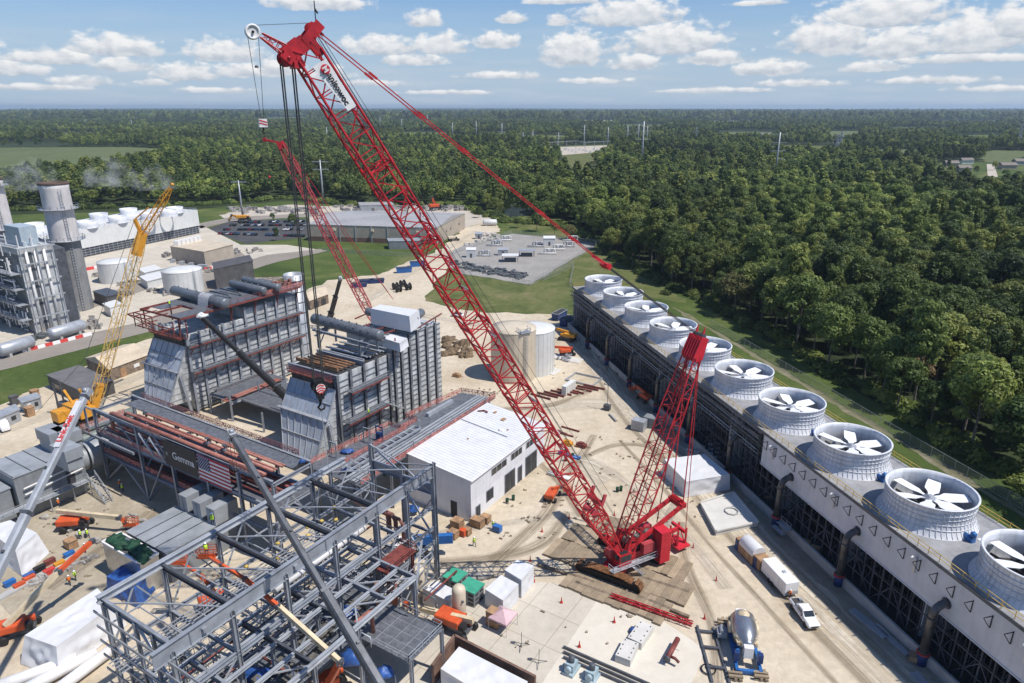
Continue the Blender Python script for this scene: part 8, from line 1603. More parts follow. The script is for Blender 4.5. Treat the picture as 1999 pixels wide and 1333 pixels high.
CARB = MB(); loft(CARB, [(-2.25, .75, .4, .8), (-2.1, .88, .3, .95), (2.0, .88, .3, .9), (2.25, .75, .4, .7)]); CARG = MB(); loft(CARG, [(-1.7, .75, .92, .95), (-1.0, .72, .92, 1.45), (.5, .7, .92, 1.45), (1.2, .78, .88, .92)]); CARW = MB(); [wheel(CARW, V((x, s * .8, .33)), .33, .22, Y_) for x in (-1.35, 1.4) for s in (-1, 1)]
protos_c = []
for i, cm in enumerate(CARS):
 nm = ('black', 'silver', 'white', 'dark blue', 'maroon')[i]; r = thing('parked_car', nm + ' car parked in rows in the car park beyond the boilers', 'car', (0, 0, 0), 'cars parked in the car park'); CARB.build('body', cm, r); CARG.build('windows', GLASS, r); CARW.build('wheels', BLACK, r); protos_c.append(r)
rnd4 = random.Random(3); used_p = set(); PA, PB, PC = g3(428, 452), g3(600, 447), g3(432, 436)
for row, (a, b, c_, d, n) in enumerate(((430, 457, 600, 462, 24), (440, 449, 603, 449, 24), (452, 441, 602, 440, 22), (470, 435, 600, 433, 18))):
 A, B = g3(a, b), g3(c_, d)
 for k in range(n):
  if rnd4.random() < .22: continue
  i = rnd4.choice((0, 0, 0, 0, 1, 2, 3, 3, 4, 0, 1)); p = A.lerp(B, k / n) + EZ * .12; src = protos_c[i]; rz = 1.75 + rnd4.uniform(-.06, .06) + (math.pi if rnd4.random() < .5 else 0)
  if i not in used_p: place(src, p, rz); used_p.add(i)
  else: dup(src, p, rz)
p = g3(893, 618); r = thing('parked_suv', 'white car with red stripe parked beyond the boiler tops, by the dirt edge', 'car', (0, 0, 0)); CARB.build('body', CARS[2], r); CARG.build('windows', GLASS, r); CARW.build('wheels', BLACK, r); place(r, p + EZ * .1, 2.9)
p = g3(8, 838); r = thing('van', 'white van parked by the grey trailers at the left edge', 'van', (0, 0, 0)); part('body', WHITEP, r, lambda m: (loft(m, [(-2.8, .95, .4, 2.3), (1.2, .95, .4, 2.3), (1.9, .93, .4, 1.5), (2.7, .85, .45, 1.15)])), bevel=.06); part('windscreen', GLASS, r, lambda m: m.quad(V((1.93, -.75, 1.5)), V((1.93, .75, 1.5)), V((1.32, .75, 2.2)), V((1.32, -.75, 2.2)))); part('side_window', GLASS, r, lambda m: [m.quad(V((.5, s * .96, 1.4)), V((1.5, s * .955, 1.4)), V((1.2, s * .93, 2.0)), V((.5, s * .94, 2.0))) for s in (-1, 1)]); wheels(r, (-1.8, 1.8), .38, .26, .86); place(r, p + EZ * .08, -.75)
def lift(label, base, rz, arm, col=ORANGE, armc=CREAM, basket=True, name='boom_lift', sc=1.0, deck=True):
 r = thing(name, label, 'boom lift', base); M_ = Matrix.Rotation(rz, 3, 'Z'); T = lambda x, y, z: V(base) + (M_ @ V((x, y, z))) * sc
 ax, ay = M_ @ X_, M_ @ Y_
 if deck:
  part('chassis', STEELD, r, lambda m: m.box(T(0, 0, .55), 3.2 * sc, 1.4 * sc, .5 * sc, ax, ay)); part('turret', col, r, lambda m: (m.box(T(-.9, 0, 1.1), 3.2 * sc, 2.0 * sc, .95 * sc, ax, ay), m.box(T(.9, .6, 1.1), 1.4 * sc, .7 * sc, .7 * sc, ax, ay)), bevel=.15 * sc)
  part('engine_hood', BLACK, r, lambda m: m.box(T(.6, -.5, 1.1), 1.6 * sc, .8 * sc, .6 * sc, ax, ay))
  for x in (-1.5, 1.5):
   for s in (-1, 1): o = part('wheel', BLACK, r, lambda m: wheel(m, T(x, s * 1.15, .52), .52 * sc, .42 * sc, ay)); part('rim', STEELL, o, lambda m: hub(m, T(x, s * 1.15, .52), .52 * sc, .44 * sc, ay))
 pts = [V(p) for p in arm]
 for k, (p, q) in enumerate(zip(pts[:-1], pts[1:])):
  w = (.5, .42, .34, .28)[min(k, 3)] * sc; part('boom_section', (armc if k % 2 == 0 else col) if isinstance(armc, bpy.types.Material) else armc[k], r, lambda m: m.beam(p, q, w, w * 1.25)); part('boom_joint', STEELD, r, lambda m: m.box(q - EZ * w * .7, w * 1.3, w * 1.2, w * 1.3))
 if basket:
  e = pts[-1]
  def bk(m):
   m.box(e - EZ * .1, 1.9 * sc, .9 * sc, .1)
   for z in (.45, .8, 1.15): [m.beam(e + V((i * .95 * sc, j * .45 * sc, z * sc)), e + V((i2 * .95 * sc, j2 * .45 * sc, z * sc)), .06) for i, j, i2, j2 in ((-1, -1, 1, -1), (1, -1, 1, 1), (1, 1, -1, 1), (-1, 1, -1, -1))]
   for i in (-1, 0, 1):
    for j in (-1, 1): m.beam(e + V((i * .95 * sc, j * .45 * sc, 0)), e + V((i * .95 * sc, j * .45 * sc, 1.15 * sc)), .06)
   m.quad(e + V((-.95 * sc, -.46 * sc, 0)), e + V((.95 * sc, -.46 * sc, 0)), e + V((.95 * sc, -.46 * sc, .6 * sc)), e + V((-.95 * sc, -.46 * sc, .6 * sc)))
  part('basket', col, r, bk)
 return r
b = g3(152, 1032, .12); lift('orange boom lift with a level cream boom on the work floor by the pipe rack', b, .15, [b + V((-3.4, .6, 3.2)), g3(232, 1010, 3.2), g3(244, 1018, 2.0), g3(256, 1024, 1.2)], sc=1.15)
b = g3(42, 1238, .12); lift('orange boom lift with long cream boom raised over the lower left work floor', b, .5, [g3(10, 1222, 2.6), g3(115, 1115, 7.5), g3(180, 1056, 9.5)], ORANGE, [CREAM, ORANGE, ORANGE], False, sc=1.2)
b = g3(893, 1232, .15); lift('orange boom lift with a cream boom lowered across it beside the steel deck', b, -.5, [g3(924, 1212, 2.6), g3(804, 1184, 1.8), g3(790, 1178, 1.2)], basket=False, sc=1.25)
b = g3(648, 1345, .2); lift('orange boom lift with jointed boom reaching up through the steel frame', b, .6, [g3(640, 1335, 5), g3(664, 1292, 10.5), g3(543, 1183, 15.0), g3(478, 1130, 17.5), g3(432, 1102, 18.5), g3(405, 1085, 18.0)], ORANGE, [ORANGE, CREAM, ORANGE, ORANGE, ORANGE], True, sc=1.15)
b = g3(425, 1180, .2); lift('second orange boom lift inside the frame beside the flat enclosure', b, .6, [g3(425, 1170, 3), g3(408, 1140, 8), g3(388, 1120, 10), g3(352, 1098, 10.5)], sc=1.0, armc=ORANGE)
b = g3(812, 1080, .12); bl_ = lift('big blue boom lift with folded blue boom beside the steel frame column', b, .05, [g3(882, 1048, 3.4), g3(800, 1058, 3.0), g3(748, 1078, 2.0)], TRIMW, BLUE, False, 'boom_lift', 1.3)
p0_, p1_ = g3(792, 1055, 3.3), g3(884, 1050, 3.5)
part('boom_cover', BLUE, bl_, lambda m: m.beam(p0_, p1_, .9, 1.5)); fdir = (p1_ - p0_).normalized(); text_part('Super', .8, p0_ + fdir * 1.0 - EZ * .2 + fdir.cross(EZ) * .46, fdir, EZ, TRIMW, bl_, off=.03)
b = g3(1078, 972, .12); lift('small red-orange boom lift in front of the white building openings', b, 1.2, [b + V((0, 0, 2)), b + V((1.6, .4, 2.2)), b + V((3.0, .8, 1.2))], sc=.9, armc=ORANGE)
b = g3(1258, 782, .12); lift('orange boom lift parked against the tower basin wall', b, 2.0, [b + V((0, 0, 2.2)), b + V((-1.5, 3.5, 2.6)), b + V((-2.2, 5, 1.0))], sc=.95, armc=ORANGE)
b = g3(1108, 693, .12); lift('orange boom lift on the dirt right of the white tank', b, .3, [b + V((1.5, 0, 2.2)), b + V((-5, .8, 2.4))], sc=1.05, armc=ORANGE, basket=False)
b = g3(1107, 664, .12); lift('amber telehandler with raised arm near the far end of the fan tower', b, 2.6, [b + V((1.5, -.5, 2.4)), b + V((-3.5, 2, 3.2))], YELLOW, YELLOW, False, 'telehandler', 1.25)
b = g3(1030, 470, .1);
b = g3(885, 470, .15); lift('tan wheel loader beside the warehouse end wall', b, .5, [b + V((1, 0, 1.8)), b + V((3, .6, .8))], BEIGE, BEIGE, False, 'wheel_loader', 1.3)
b = g3(852, 410, .1); lift('far orange boom lift behind the long warehouse', b, .5, [b + V((0, 0, 2)), b + V((-3, 0, 9))], ORANGE, ORANGE, False, 'boom_lift', 2.2)
b = g3(478, 432, .1); lift('far amber excavator arm on the grass behind the car park', b, .3, [b + V((0, 0, 2)), b + V((-8, 0, 4)), b + V((-10, 0, 1))], YELLOW, YELLOW, False, 'excavator', 2.0)
g0 = g3(1450, 1268); gr_ = thing('turbine_casing', 'silver steam turbine casing on a blue transport frame at the haul road edge', 'turbine', g0); gd = (g3(1462, 1315) - g3(1440, 1215)); gd.z = 0; gd.normalize(); gs = V((-gd.y, gd.x, 0))
part('upper_casing', CHROME, gr_, lambda m: m.lathe(g0 + EZ * 2.7 - gd * 2.9, [(.3, -.5), (1.3, -.4), (1.75, .3), (1.75, 2.2), (1.55, 3.6), (1.1, 4.6), (.8, 5.0), (.8, 5.4), (.2, 5.5)], 26, gd)); part('cream_hood', CREAM, gr_, lambda m: m.blob(g0 + EZ * 3.9 - gd * 2.0, .95, .95, .75, 14, .05)); part('side_cover', CREAM, gr_, lambda m: [m.lathe(g0 + gs * s * 1.75 - gd * 1.4 + EZ * 2.4, [(.75, -.2), (.75, .2)], 16, gs) for s in (-1, 1)]); part('split_flange', CREAM, gr_, lambda m: [m.beam(g0 + gs * s * 1.75 + EZ * 2.7 - gd * 2.6, g0 + gs * s * 1.1 + EZ * 2.7 + gd * 2.2, .35, .3) for s in (-1, 1)]); part('flange_bolt', CREAM, gr_, lambda m: [m.box(g0 + gs * s * (1.75 - .13 * k) + EZ * 2.85 + gd * (-2.6 + .96 * k), .2, .2, .35) for s in (-1, 1) for k in range(6)]); part('bearing_box', TRIMW, gr_, lambda m: (m.box(g0 + gd * 2.7 + EZ * 1.6, 1.2, 1.2, 1.6, gd, gs), m.box(g0 - gd * 3.6 + EZ * 1.8, 1.0, 1.4, 1.6, gd, gs)))
part('transport_frame', BLUE, gr_, lambda m: ([m.beam(g0 + gs * s * 1.5 - gd * 3.6 + EZ * .7, g0 + gs * s * 1.5 + gd * 4.6 + EZ * .7, .4, .5) for s in (-1, 1)], [m.beam(g0 + gs * 1.7 + gd * k + EZ * .6, g0 - gs * 1.7 + gd * k + EZ * .6, .4, .5) for k in (-3.4, 0, 4.5)], [m.beam(g0 + gs * s * 1.35 + gd * k + EZ * .8, g0 + gs * s * 1.35 + gd * k + EZ * 2.6, .4) for s in (-1, 1) for k in (-3.0, 3.0)])); part('jack', BLUED, gr_, lambda m: [m.box(g0 + gs * s * 1.5 + gd * 3.4 + EZ * 1.3, .6, .6, 1.3, gd, gs) for s in (-1, 1)])
for i, (a, b) in enumerate(((1434, 1322), (1484, 1322), (1412, 1218))): p = g3(a, b); m = MB(); [m.box(p + EZ * (.3 * k), 1.8, .35, .28, gd if k % 2 else gs, gs if k % 2 else gd) for k in range(3)]; [m.box(p + EZ * (.3 * k) + (gs if k % 2 else gd) * .6, 1.8, .35, .28, gd if k % 2 else gs, gs if k % 2 else gd) for k in range(3)]; one('timber_crib', m, TIMBER, 'timber cribbing under the blue turbine frame, ' + ('near left corner', 'near right corner', 'far left corner')[i], 'cribbing', 'timber cribs under the turbine')
m = MB(); p, q = g3(1392, 1225, .3), g3(1425, 1335, .3); [m.beam(p + gs * k, q + gs * k, .3, .3) for k in (0, -2.2)]; [m.beam(p.lerp(q, f), p.lerp(q, f) - gs * 2.4, .4, .35) for f in (.1, .4, .75)]; one('steel_skid', m, STEELD, 'long dark steel skid lying left of the silver turbine casing', 'skid'); p = g3(1408, 1238, .6); m = MB(); m.box(p, 1.6, 1.2, .7, gd, gs); m.lathe(p + EZ * .9 - gd * .6, [(.35, 0), (.35, 1.3)], 12, gd); one('small_pump', m, STEELL, 'small grey pump on the dark skid left of the turbine casing', 'pump')
m = MB(); [m.path([g3(1383, 1306, .2 + .05 * j) + V((math.cos(a) * (.85 + .05 * j), math.sin(a) * (.85 + .05 * j), 0)) for a in [k * math.pi / 8 for k in range(17)]], .05, 5) for j in range(3)]; one('cable_coil', m, BLACK, 'coil of dark cable on the dirt beside the clean slab', 'cable coil')
p0, p1 = g3(1448, 1072), g3(1484, 1108); dd = (p1 - p0).normalized(); ds = V((-dd.y, dd.x, 0)); cL = thing('crated_load', 'long plywood crated load with a rounded white top and blue ends, behind the box trailer', 'crate', (p0 + p1) / 2); cm_ = (p0 + p1) / 2; LL = (p1 - p0).length
part('crate_body', WOOD, cL, lambda m: m.box(cm_ + EZ * .3, LL * .75, 2.4, 1.9, dd, ds)); part('arched_cover', TARP, cL, lambda m: m.lathe(cm_ - dd * LL * .37 + EZ * 2.1, [(1.2, 0), (1.25, .1), (1.25, LL * .74 - .1), (1.2, LL * .74)], 24, dd)); part('end_box', WOOD, cL, lambda m: (m.box(cm_ + dd * LL * .55 + EZ * .3, LL * .3, 2.0, 1.9, dd, ds), m.box(cm_ - dd * LL * .5 + EZ * .3, LL * .18, 2.2, 2.0, dd, ds))); part('blue_end', BLUED, cL, lambda m: (m.box(cm_ - dd * LL * .5 + ds * -1.12 + EZ * .4, LL * .16, .06, 1.7, dd, ds), m.box(cm_ + dd * LL * .47 - ds * 1.03 + EZ * .4, LL * .14, .06, 1.6, dd, ds), m.box(cm_ - dd * LL * .595 + EZ * .4, .06, 2.1, 1.7, dd, ds))); part('skid', BLUED, cL, lambda m: m.box(cm_ + EZ * .16, LL * 1.2, 2.2, .2, dd, ds))
for i, (a, b, w_, d_, h_) in enumerate(((893, 1030, 1.9, 1.7, 1.7), (885, 1048, 1.6, 1.4, 1.3), (911, 1042, 1.4, 1.2, 1.2), (932, 1026, 2.2, 1.5, 1.5), (948, 1018, 1.6, 1.3, 1.3), (1572, 1065, 1.4, 1.2, 1.0), (1590, 1078, 1.4, 1.2, 1.1), (1786, 1290, 1.4, 1.2, 1.0), (1600, 975 + 0, .1, .1, .1), (140, 1068, 1.8, 1.5, 1.5), (1500, 975, 1.2, 1.0, .5))):
 if w_ < .2: continue
 p = g3(a, b, .12); lab = ['largest plywood crate by the grey wall door of the white building', 'plywood crate in front of the group by the white building wall', 'small plywood crate beside the orange welder at the white building', 'flat-topped plywood crate at the near corner of the white building', 'right-hand plywood crate at the near corner of the white building', 'left of two brown crates by the tower basin', 'right of two brown crates by the tower basin', 'brown crate by the basin wall at the lower right', '', 'brown crate beside two workers on the left work floor', 'low wooden pallet by the tower basin behind the white foundation'][i]
 r = thing('plywood_crate', lab, 'crate', p); part('box', WOOD, r, lambda m: m.box(p, w_, d_, h_, EW, EU)); part('batten', TIMBERD, r, lambda m: [m.box(p + EZ * z - EU * (d_ / 2 + .03), w_ + .06, .05, .12, EW, EU) for z in (.02, h_ - .14)] + [m.box(p + EZ * z + EW * (w_ / 2 + .03), .05, d_ + .06, .12, EW, EU) for z in (.02, h_ - .14)])
for i, (a, b, l_, mm, lab) in enumerate(((904, 1045, 1.2, ORANGE, 'orange welding machine among crates by the white building'), (971, 1037, 1.5, BLUE, 'blue welding generator on the dirt in front of the white building'), (1330, 850 + 0, .1, BLUE, ''), (1110, 765, 5.5, TANKW, 'row of white storage lockers on the dirt between the tank and the fan tower'), (1247, 838, 3.0, STEELL, 'left of two grey storage cabinets near the crane mast'), (1270, 832, 3.0, ENC, 'right of two grey storage cabinets near the crane mast, greener'), (1185, 800, 1.6, STEELD, 'grey light tower trailer standing on the dirt road fork'), (256, 1088 + 0, .1, BLUE, ''))):
 if l_ < .2: continue
 p = g3(a, b, .12); r = thing('machine' if i < 3 or i == 6 else 'storage_cabinet', lab, 'machine' if i < 3 or i == 6 else 'cabinet', p); hh = 1.1 if i < 2 else 2.4 if i > 2 and i != 6 else 1.3; dx = EU if i in (3,) else EW
 part('body', mm, r, lambda m: m.box(p + EZ * .12, l_, (1.0 if i < 2 else 1.3 if i == 3 else 2.4 if i != 6 else 1.2), hh, dx, EZ.cross(dx)), bevel=.04); part('front_panel', STEELD, r, lambda m: [m.box(p + EZ * .3 + dx * (l_ * (-.35 + .175 * k)) - EZ.cross(dx) * ((1.0 if i < 2 else 1.3 if i == 3 else 2.4 if i != 6 else 1.2) / 2 + .012), .03, .02, hh * .8, dx, EZ.cross(dx)) for k in range(5)])
 if i == 6: part('mast', STEELD, r, lambda m: (m.beam(p + EZ * 1.2, p + EZ * 7, .12), m.beam(p + EZ * 6.5 - EW, p + EZ * 6.5 + EW, .1), [m.box(p + EZ * 6.5 + EW * s, .3, .3, .25) for s in (-1, 1)])); part('barrier', CONCG, r, lambda m: m.beam(g3(1190, 808, .3), g3(1203, 822, .3), .4, .6))
for i, (a, b) in enumerate((((1668, 1188), (1735, 1242)), ((1712, 1218), (1775, 1278)), ((1790, 1312), (1835, 1360)))):
 p, q = g3(*a, .25), g3(*b, .25); m = MB(); sd_ = (q - p).normalized().cross(EZ); [m.beam(p + sd_ * (.25 * k), q + sd_ * (.25 * k), .22, .3) for k in range(5 if i != 1 else 3)]; one('panel_stack', m, STEELL, 'pale metal panels stacked along the tower basin wall, ' + ('leftmost', 'middle', 'rightmost')[i] + ' of three stacks', 'panels', 'panel stacks by the basin')
cone = thing('traffic_cone', 'slim orange-red marker cone on the ground around the crane', 'cone', (0, 0, 0), 'marker cones around the crane'); part('cone_body', BARRED, cone, lambda m: m.lathe(V((0, 0, 0)), [(.13, .05), (.05, .95), (.03, 1.0)], 10)); part('cone_base', BARRED, cone, lambda m: m.box(V((0, 0, 0)), .42, .42, .06))
for i, (a, b, z) in enumerate(((1058, 1038, 0), (1035, 1095, 0), (1096, 1176, .1), (1199, 1214, .14), (1131, 1262, .14), (1375, 1208, 0), (1353, 1070, 0), (1398, 1134, 0), (1199, 1006, 0), (1111, 1012, 0), (1042, 1135, .12))):
 if i == 0: place(cone, g3(a, b, z + .08))
 else: dup(cone, g3(a, b, z + .08), 0)
cone['label'] = cone['label']
for i, (a, b) in enumerate(((1018, 1262), (1052, 1295))):
 p = g3(a, b, .14); r = thing('light_stand', 'thin tripod stand on the concrete apron, ' + ('left of two' if i == 0 else 'right of two'), 'stand', p, 'tripod stands on the apron'); part('pole', STEELD, r, lambda m: m.beam(p, p + EZ * 2.4, .07)); part('leg', STEELD, r, lambda m: [m.beam(p + EZ * .5, p + V((math.cos(t), math.sin(t), 0)) * 1.2 + EZ * .05, .06) for t in (.3, 2.4, 4.5)]); part('foot_plate', STEELD, r, lambda m: m.box(p - EW * 1.4, .6, .4, .06))
p = g3(912, 1008, .1); r = thing('light_stand', 'tripod work lamp by the dark doorway of the white building', 'stand', p); part('pole', STEELL, r, lambda m: m.beam(p, p + EZ * 2.2, .06)); part('lamp', TRIMW, r, lambda m: m.box(p + EZ * 2.2, .5, .2, .35)); part('leg', STEELL, r, lambda m: [m.beam(p + EZ * .6, p + V((math.cos(t), math.sin(t), 0)) * .7, .04) for t in (.3, 2.4, 4.5)])
for i, (a, b) in enumerate(((1205, 960), (1212, 958), (1104, 900), (1118, 893), (990, 982), (1002, 976))):
 p = g3(a, b, .1); m = MB(); m.lathe(p, [(.28, 0), (.3, .5), (.33, 1.0), (.3, 1.0), (.28, .2)], 12); one('green_drum', m, GREENT, 'dark green waste drum standing in pairs on the dirt near the crane', 'drum', 'green drums on the dirt')
m = MB(); [m.beam(g3(1060 + 12 * k, 832 + 5 * (k % 3), .3), g3(1095 + 12 * k, 842 + 5 * (k % 3), .3), .3, .3) for k in range(4)]; one('beam_pile', m, PRIMER, 'dark red steel beams lying on the dirt right of the white building', 'steel beams')
for i, (a, b, mm, lab) in enumerate(((1108, 868, YELLOW, 'yellow compressor cart on the dirt beyond the white building'), (1135, 872, PRIMER, 'rusty lattice frame pieces on the dirt right of the yellow cart'), (1110, 892, BLUE, 'pale blue pipe lying on the dirt beyond the white building'), (1140, 742, STEELL, 'square excavated pit frame with rails on the dirt'), (1090, 932, TANKW, 'white pipes lying on the dirt in front of the crane boom'), (892, 735, WOOD, 'wooden pallet frame on the dirt right of the right boiler'))):
 p = g3(a, b, .12); m = MB()
 if i == 3: [m.beam(p + EU * s * 3 - EW * 4, p + EU * s * 3 + EW * 4, .3, 1) for s in (-1, 1)]; [m.beam(p + EW * s * 4 - EU * 3, p + EW * s * 4 + EU * 3, .3, 1) for s in (-1, 1)]
 elif i in (2, 4): [m.tube(p + EW * -2.5 + EU * k * .6 + EZ * .3, p + EW * 2.5 + EU * k * .6 + EZ * .3, .28, 10) for k in range(2)]
 else: m.box(p, 2.2, 1.2, .8, EW, EU); m.beam(p + EW * 1.2 + EZ * .4, p + EW * 2.2 + EZ * .3, .1); m.box(p + EZ * .8, 1.0, .8, .3, EW, EU); [wheel(m, p + EW * .7 * s + EU * .65 * t + EZ * .2, .25, .15, EU) for s in (-1, 1) for t in (-1, 1)]
 one('site_gear', m, mm, lab, 'site gear')
for i in range(9):
 a, b = 20 + 13 * i + (i % 3) * 6, 1142 - 7 * i + (i % 2) * 12; p = g3(a, b, .12); mm = (BLUE, ORANGE, TARPB, ORANGE, BLACK, BARRED, PRIMER, YELLOW, BLUE)[i]; m = MB(); m.box(p, 1.5, .8, .7, EU, EW); m.box(p + EZ * .7, 1.55, .85, .12, EU, EW); m.box(p + EZ * .4 - EW * .42, .3, .04, .1, EU, EW); one('tool_box', m, mm, ('blue', 'orange', 'bright blue', 'orange', 'black', 'red', 'dark red', 'yellow', 'blue')[i] + ' job-site tool box in the row beside the concrete curb', 'tool box', 'tool boxes on the left work floor')
# ---------------------------------------------------------------- people
def person_mesh(pose):
 me = bpy.data.meshes.new('person'); P = {'pelvis': (0, 0, .95), 'chest': (.02, 0, 1.3), 'neck': (.02, 0, 1.5), 'head': (.04, 0, 1.66), 'top': (.04, 0, 1.78)}
 for s, n in ((1, 'l'), (-1, 'r')):
  st = .16 if pose == 'walk' else .03
  P['hip' + n] = (0, .1 * s, .92); P['knee' + n] = (.05 + st * s, .12 * s, .5); P['ank' + n] = (st * 1.6 * s - .03, .12 * s, .08); P['toe' + n] = (st * 1.6 * s + .17, .13 * s, .04)
  P['sh' + n] = (0, .2 * s, 1.43)
  if pose == 'reach': P['el' + n] = (.2, .26 * s, 1.28); P['wr' + n] = (.44, .2 * s, 1.32); P['ha' + n] = (.54, .18 * s, 1.34)
  else: P['el' + n] = (-.04 - st * .6 * s, .29 * s, 1.15); P['wr' + n] = (.1 - st * .6 * s, .3 * s, .93); P['ha' + n] = (.13 - st * .6 * s, .29 * s, .83)
 names = list(P); E_ = [('pelvis', 'chest'), ('chest', 'neck'), ('neck', 'head'), ('head', 'top')]
 for n in 'lr': E_ += [('pelvis', 'hip' + n), ('hip' + n, 'knee' + n), ('knee' + n, 'ank' + n), ('ank' + n, 'toe' + n), ('chest', 'sh' + n), ('sh' + n, 'el' + n), ('el' + n, 'wr' + n), ('wr' + n, 'ha' + n)]
 me.from_pydata([P[n] for n in names], [(names.index(a), names.index(b)) for a, b in E_], [])
 o = bpy.data.objects.new('p', me); C.objects.link(o); sk = o.modifiers.new('s', 'SKIN'); ss = o.modifiers.new('u', 'SUBSURF'); ss.levels = 1; ss.render_levels = 1
 RR = {'pelvis': .16, 'chest': .18, 'neck': .07, 'head': .11, 'top': .07, 'hip': .11, 'knee': .075, 'ank': .055, 'toe': .05, 'sh': .08, 'el': .055, 'wr': .04, 'ha': .05}
 for i, n in enumerate(names): r_ = RR.get(n) or RR[n[:-1]]; me.skin_vertices[0].data[i].radius = (r_, r_); me.skin_vertices[0].data[i].use_root = (n == 'pelvis')
 dg = bpy.context.evaluated_depsgraph_get(); dg.update(); out = bpy.data.meshes.new_from_object(o.evaluated_get(dg)); bpy.data.objects.remove(o)
 out.materials.clear(); [out.materials.append(x) for x in (DENIM, SKIN)]
 for p in out.polygons: z = p.center.z; p.material_index = 1 if z > 1.5 else 0
 out.name = 'person'; return out
PM = {k: person_mesh(k) for k in ('stand', 'walk', 'reach')}
VEST = MB(); VEST.lathe(V((.01, 0, .92)), [(.2, 0), (.215, .2), (.24, .42), (.2, .56), (.1, .6)], 14, cap=False); HAT = MB(); HAT.lathe(V((.04, 0, 1.7)), [(.19, 0), (.15, .02), (.14, .08), (.09, .14), (.02, .16)], 14)
VEST_m = VEST.build('vest', HIVIS); VESTO_m = VESTO = VEST.build('vest', HIVISO); HAT_m = HAT.build('hard_hat', HATW)
vm, vo, hm_ = VEST_m.data, VESTO_m.data, HAT_m.data
for o in (VEST_m, VESTO_m, HAT_m): bpy.data.objects.remove(o)
for i, (a, b, z, pose, rz, ov, lab) in enumerate(((148, 1133, .12, 'stand', 1, 0, 'worker in lime vest standing on the left work floor below the cream boom'), (137, 1142, .12, 'walk', 2, 1, 'worker in orange vest beside the lime-vested worker on the left work floor'), (158, 1052, .12, 'stand', 0, 0, 'worker in lime vest by the brown crate, left of two'), (172, 1050, .12, 'walk', 3, 0, 'worker in lime vest by the brown crate, right of two'), (168, 1078, .12, 'stand', 4, 1, 'worker in orange vest in front of the brown crate'), (240, 960, .12, 'stand', 2, 0, 'worker in lime vest under the pipe rack leg'), (235, 952, .12, 'walk', 1, 1, 'worker in orange vest under the pipe rack leg'), (416, 1026, 20.5, 'stand', 2, 0, 'worker in lime vest standing on top of the steel frame'), (404, 1084, 18.1, 'reach', 2, 0, 'worker in lime vest in the raised orange basket'), (962, 1033, .12, 'reach', 0, 0, 'worker in lime vest beside the blue welding generator'), (926, 1066, .12, 'walk', 2, 0, 'worker in lime vest walking on the dirt right of the blue lift'), (1541, 1170, .16, 'stand', 3, 1, 'worker in orange vest between the box trailer and the pickup'), (332, 600, 24.62, 'reach', 2, 0, 'worker in lime vest on the roof platform of the left boiler'), (720, 812, 9.5, 'stand', 2, 0, 'worker in lime vest on the elevated deck by the right boiler'), (256, 1142, .12, 'stand', 1, 0, 'worker in lime vest behind the steel frame next to the blue tarpaulin'), (116, 990, 3.1, 'reach', 1, 1, 'worker in orange vest on the walkway of the turbine enclosure'))):
 p = g3(a, b, z); r = thing('person', lab.replace('worker', 'person', 1), 'person', p, None, rz)
 for nm, me in (('body', PM[pose]), ('vest', vo if ov else vm), ('hard_hat', hm_)): o = bpy.data.objects.new(nm, me); C.objects.link(o); o.parent = r
# ---------------------------------------------------------------- camera, sun, sky, air
cam = bpy.data.cameras.new('camera'); co = bpy.data.objects.new('camera', cam); C.objects.link(co)
cam.sensor_width = 36; cam.lens = 36 * FPX / 1999; cam.clip_start = 0.5; cam.clip_end = 60000
co.location = (0, 0, H); co.rotation_euler = (math.pi / 2 - TH, 0, 0); bpy.context.scene.camera = co
SUNV = V((0.53, -0.235, 1.0)).normalized()
sl = bpy.data.lights.new('sun', 'SUN'); sl.energy = 4.2; sl.angle = R(0.53); sl.color = (1.0, 0.955, 0.89)
so = bpy.data.objects.new('sun', sl); C.objects.link(so); so.rotation_euler = (-SUNV).to_track_quat('-Z', 'Y').to_euler()
w = bpy.data.worlds.new('World'); bpy.context.scene.world = w; w.use_nodes = True
nt = w.node_tree; N = nt.nodes; L = nt.links; bg = N['Background']
sky = N.new('ShaderNodeTexSky'); sky.sky_type = 'NISHITA'; sky.sun_disc = False
sky.sun_elevation = math.asin(SUNV.z); sky.sun_rotation = math.atan2(SUNV.x, SUNV.y); sky.altitude = 200; sky.air_density = 1.0; sky.dust_density = 0.6; sky.ozone_density = 3.0
tc = N.new('ShaderNodeTexCoord'); nrm = N.new('ShaderNodeVectorMath'); nrm.operation = 'NORMALIZE'; L.new(tc.outputs['Generated'], nrm.inputs[0])
sp = N.new('ShaderNodeSeparateXYZ'); L.new(nrm.outputs[0], sp.inputs[0])
def mth(op, a, b=None, c=None, clamp=False):
 n = N.new('ShaderNodeMath'); n.operation = op; n.use_clamp = clamp
 for i, v in enumerate((a, b, c)):
  if v is None: continue
  if isinstance(v, (int, float)): n.inputs[i].default_value = v
  else: L.new(v, n.inputs[i])
 return n.outputs[0]
azn = mth('ARCTAN2', sp.outputs['X'], sp.outputs['Y']); el = mth('ARCSINE', sp.outputs['Z'])
P2 = N.new('ShaderNodeCombineXYZ'); L.new(azn, P2.inputs[0]); L.new(el, P2.inputs[1])
def dirdeg(a, b):
 x = (a - 999.5) / FPX; y = (666.5 - b) / FPX; d = V((x, CT_ + y * ST_, -ST_ + y * CT_)).normalized()
 return math.degrees(math.atan2(d.x, d.y)), math.degrees(math.asin(d.z))
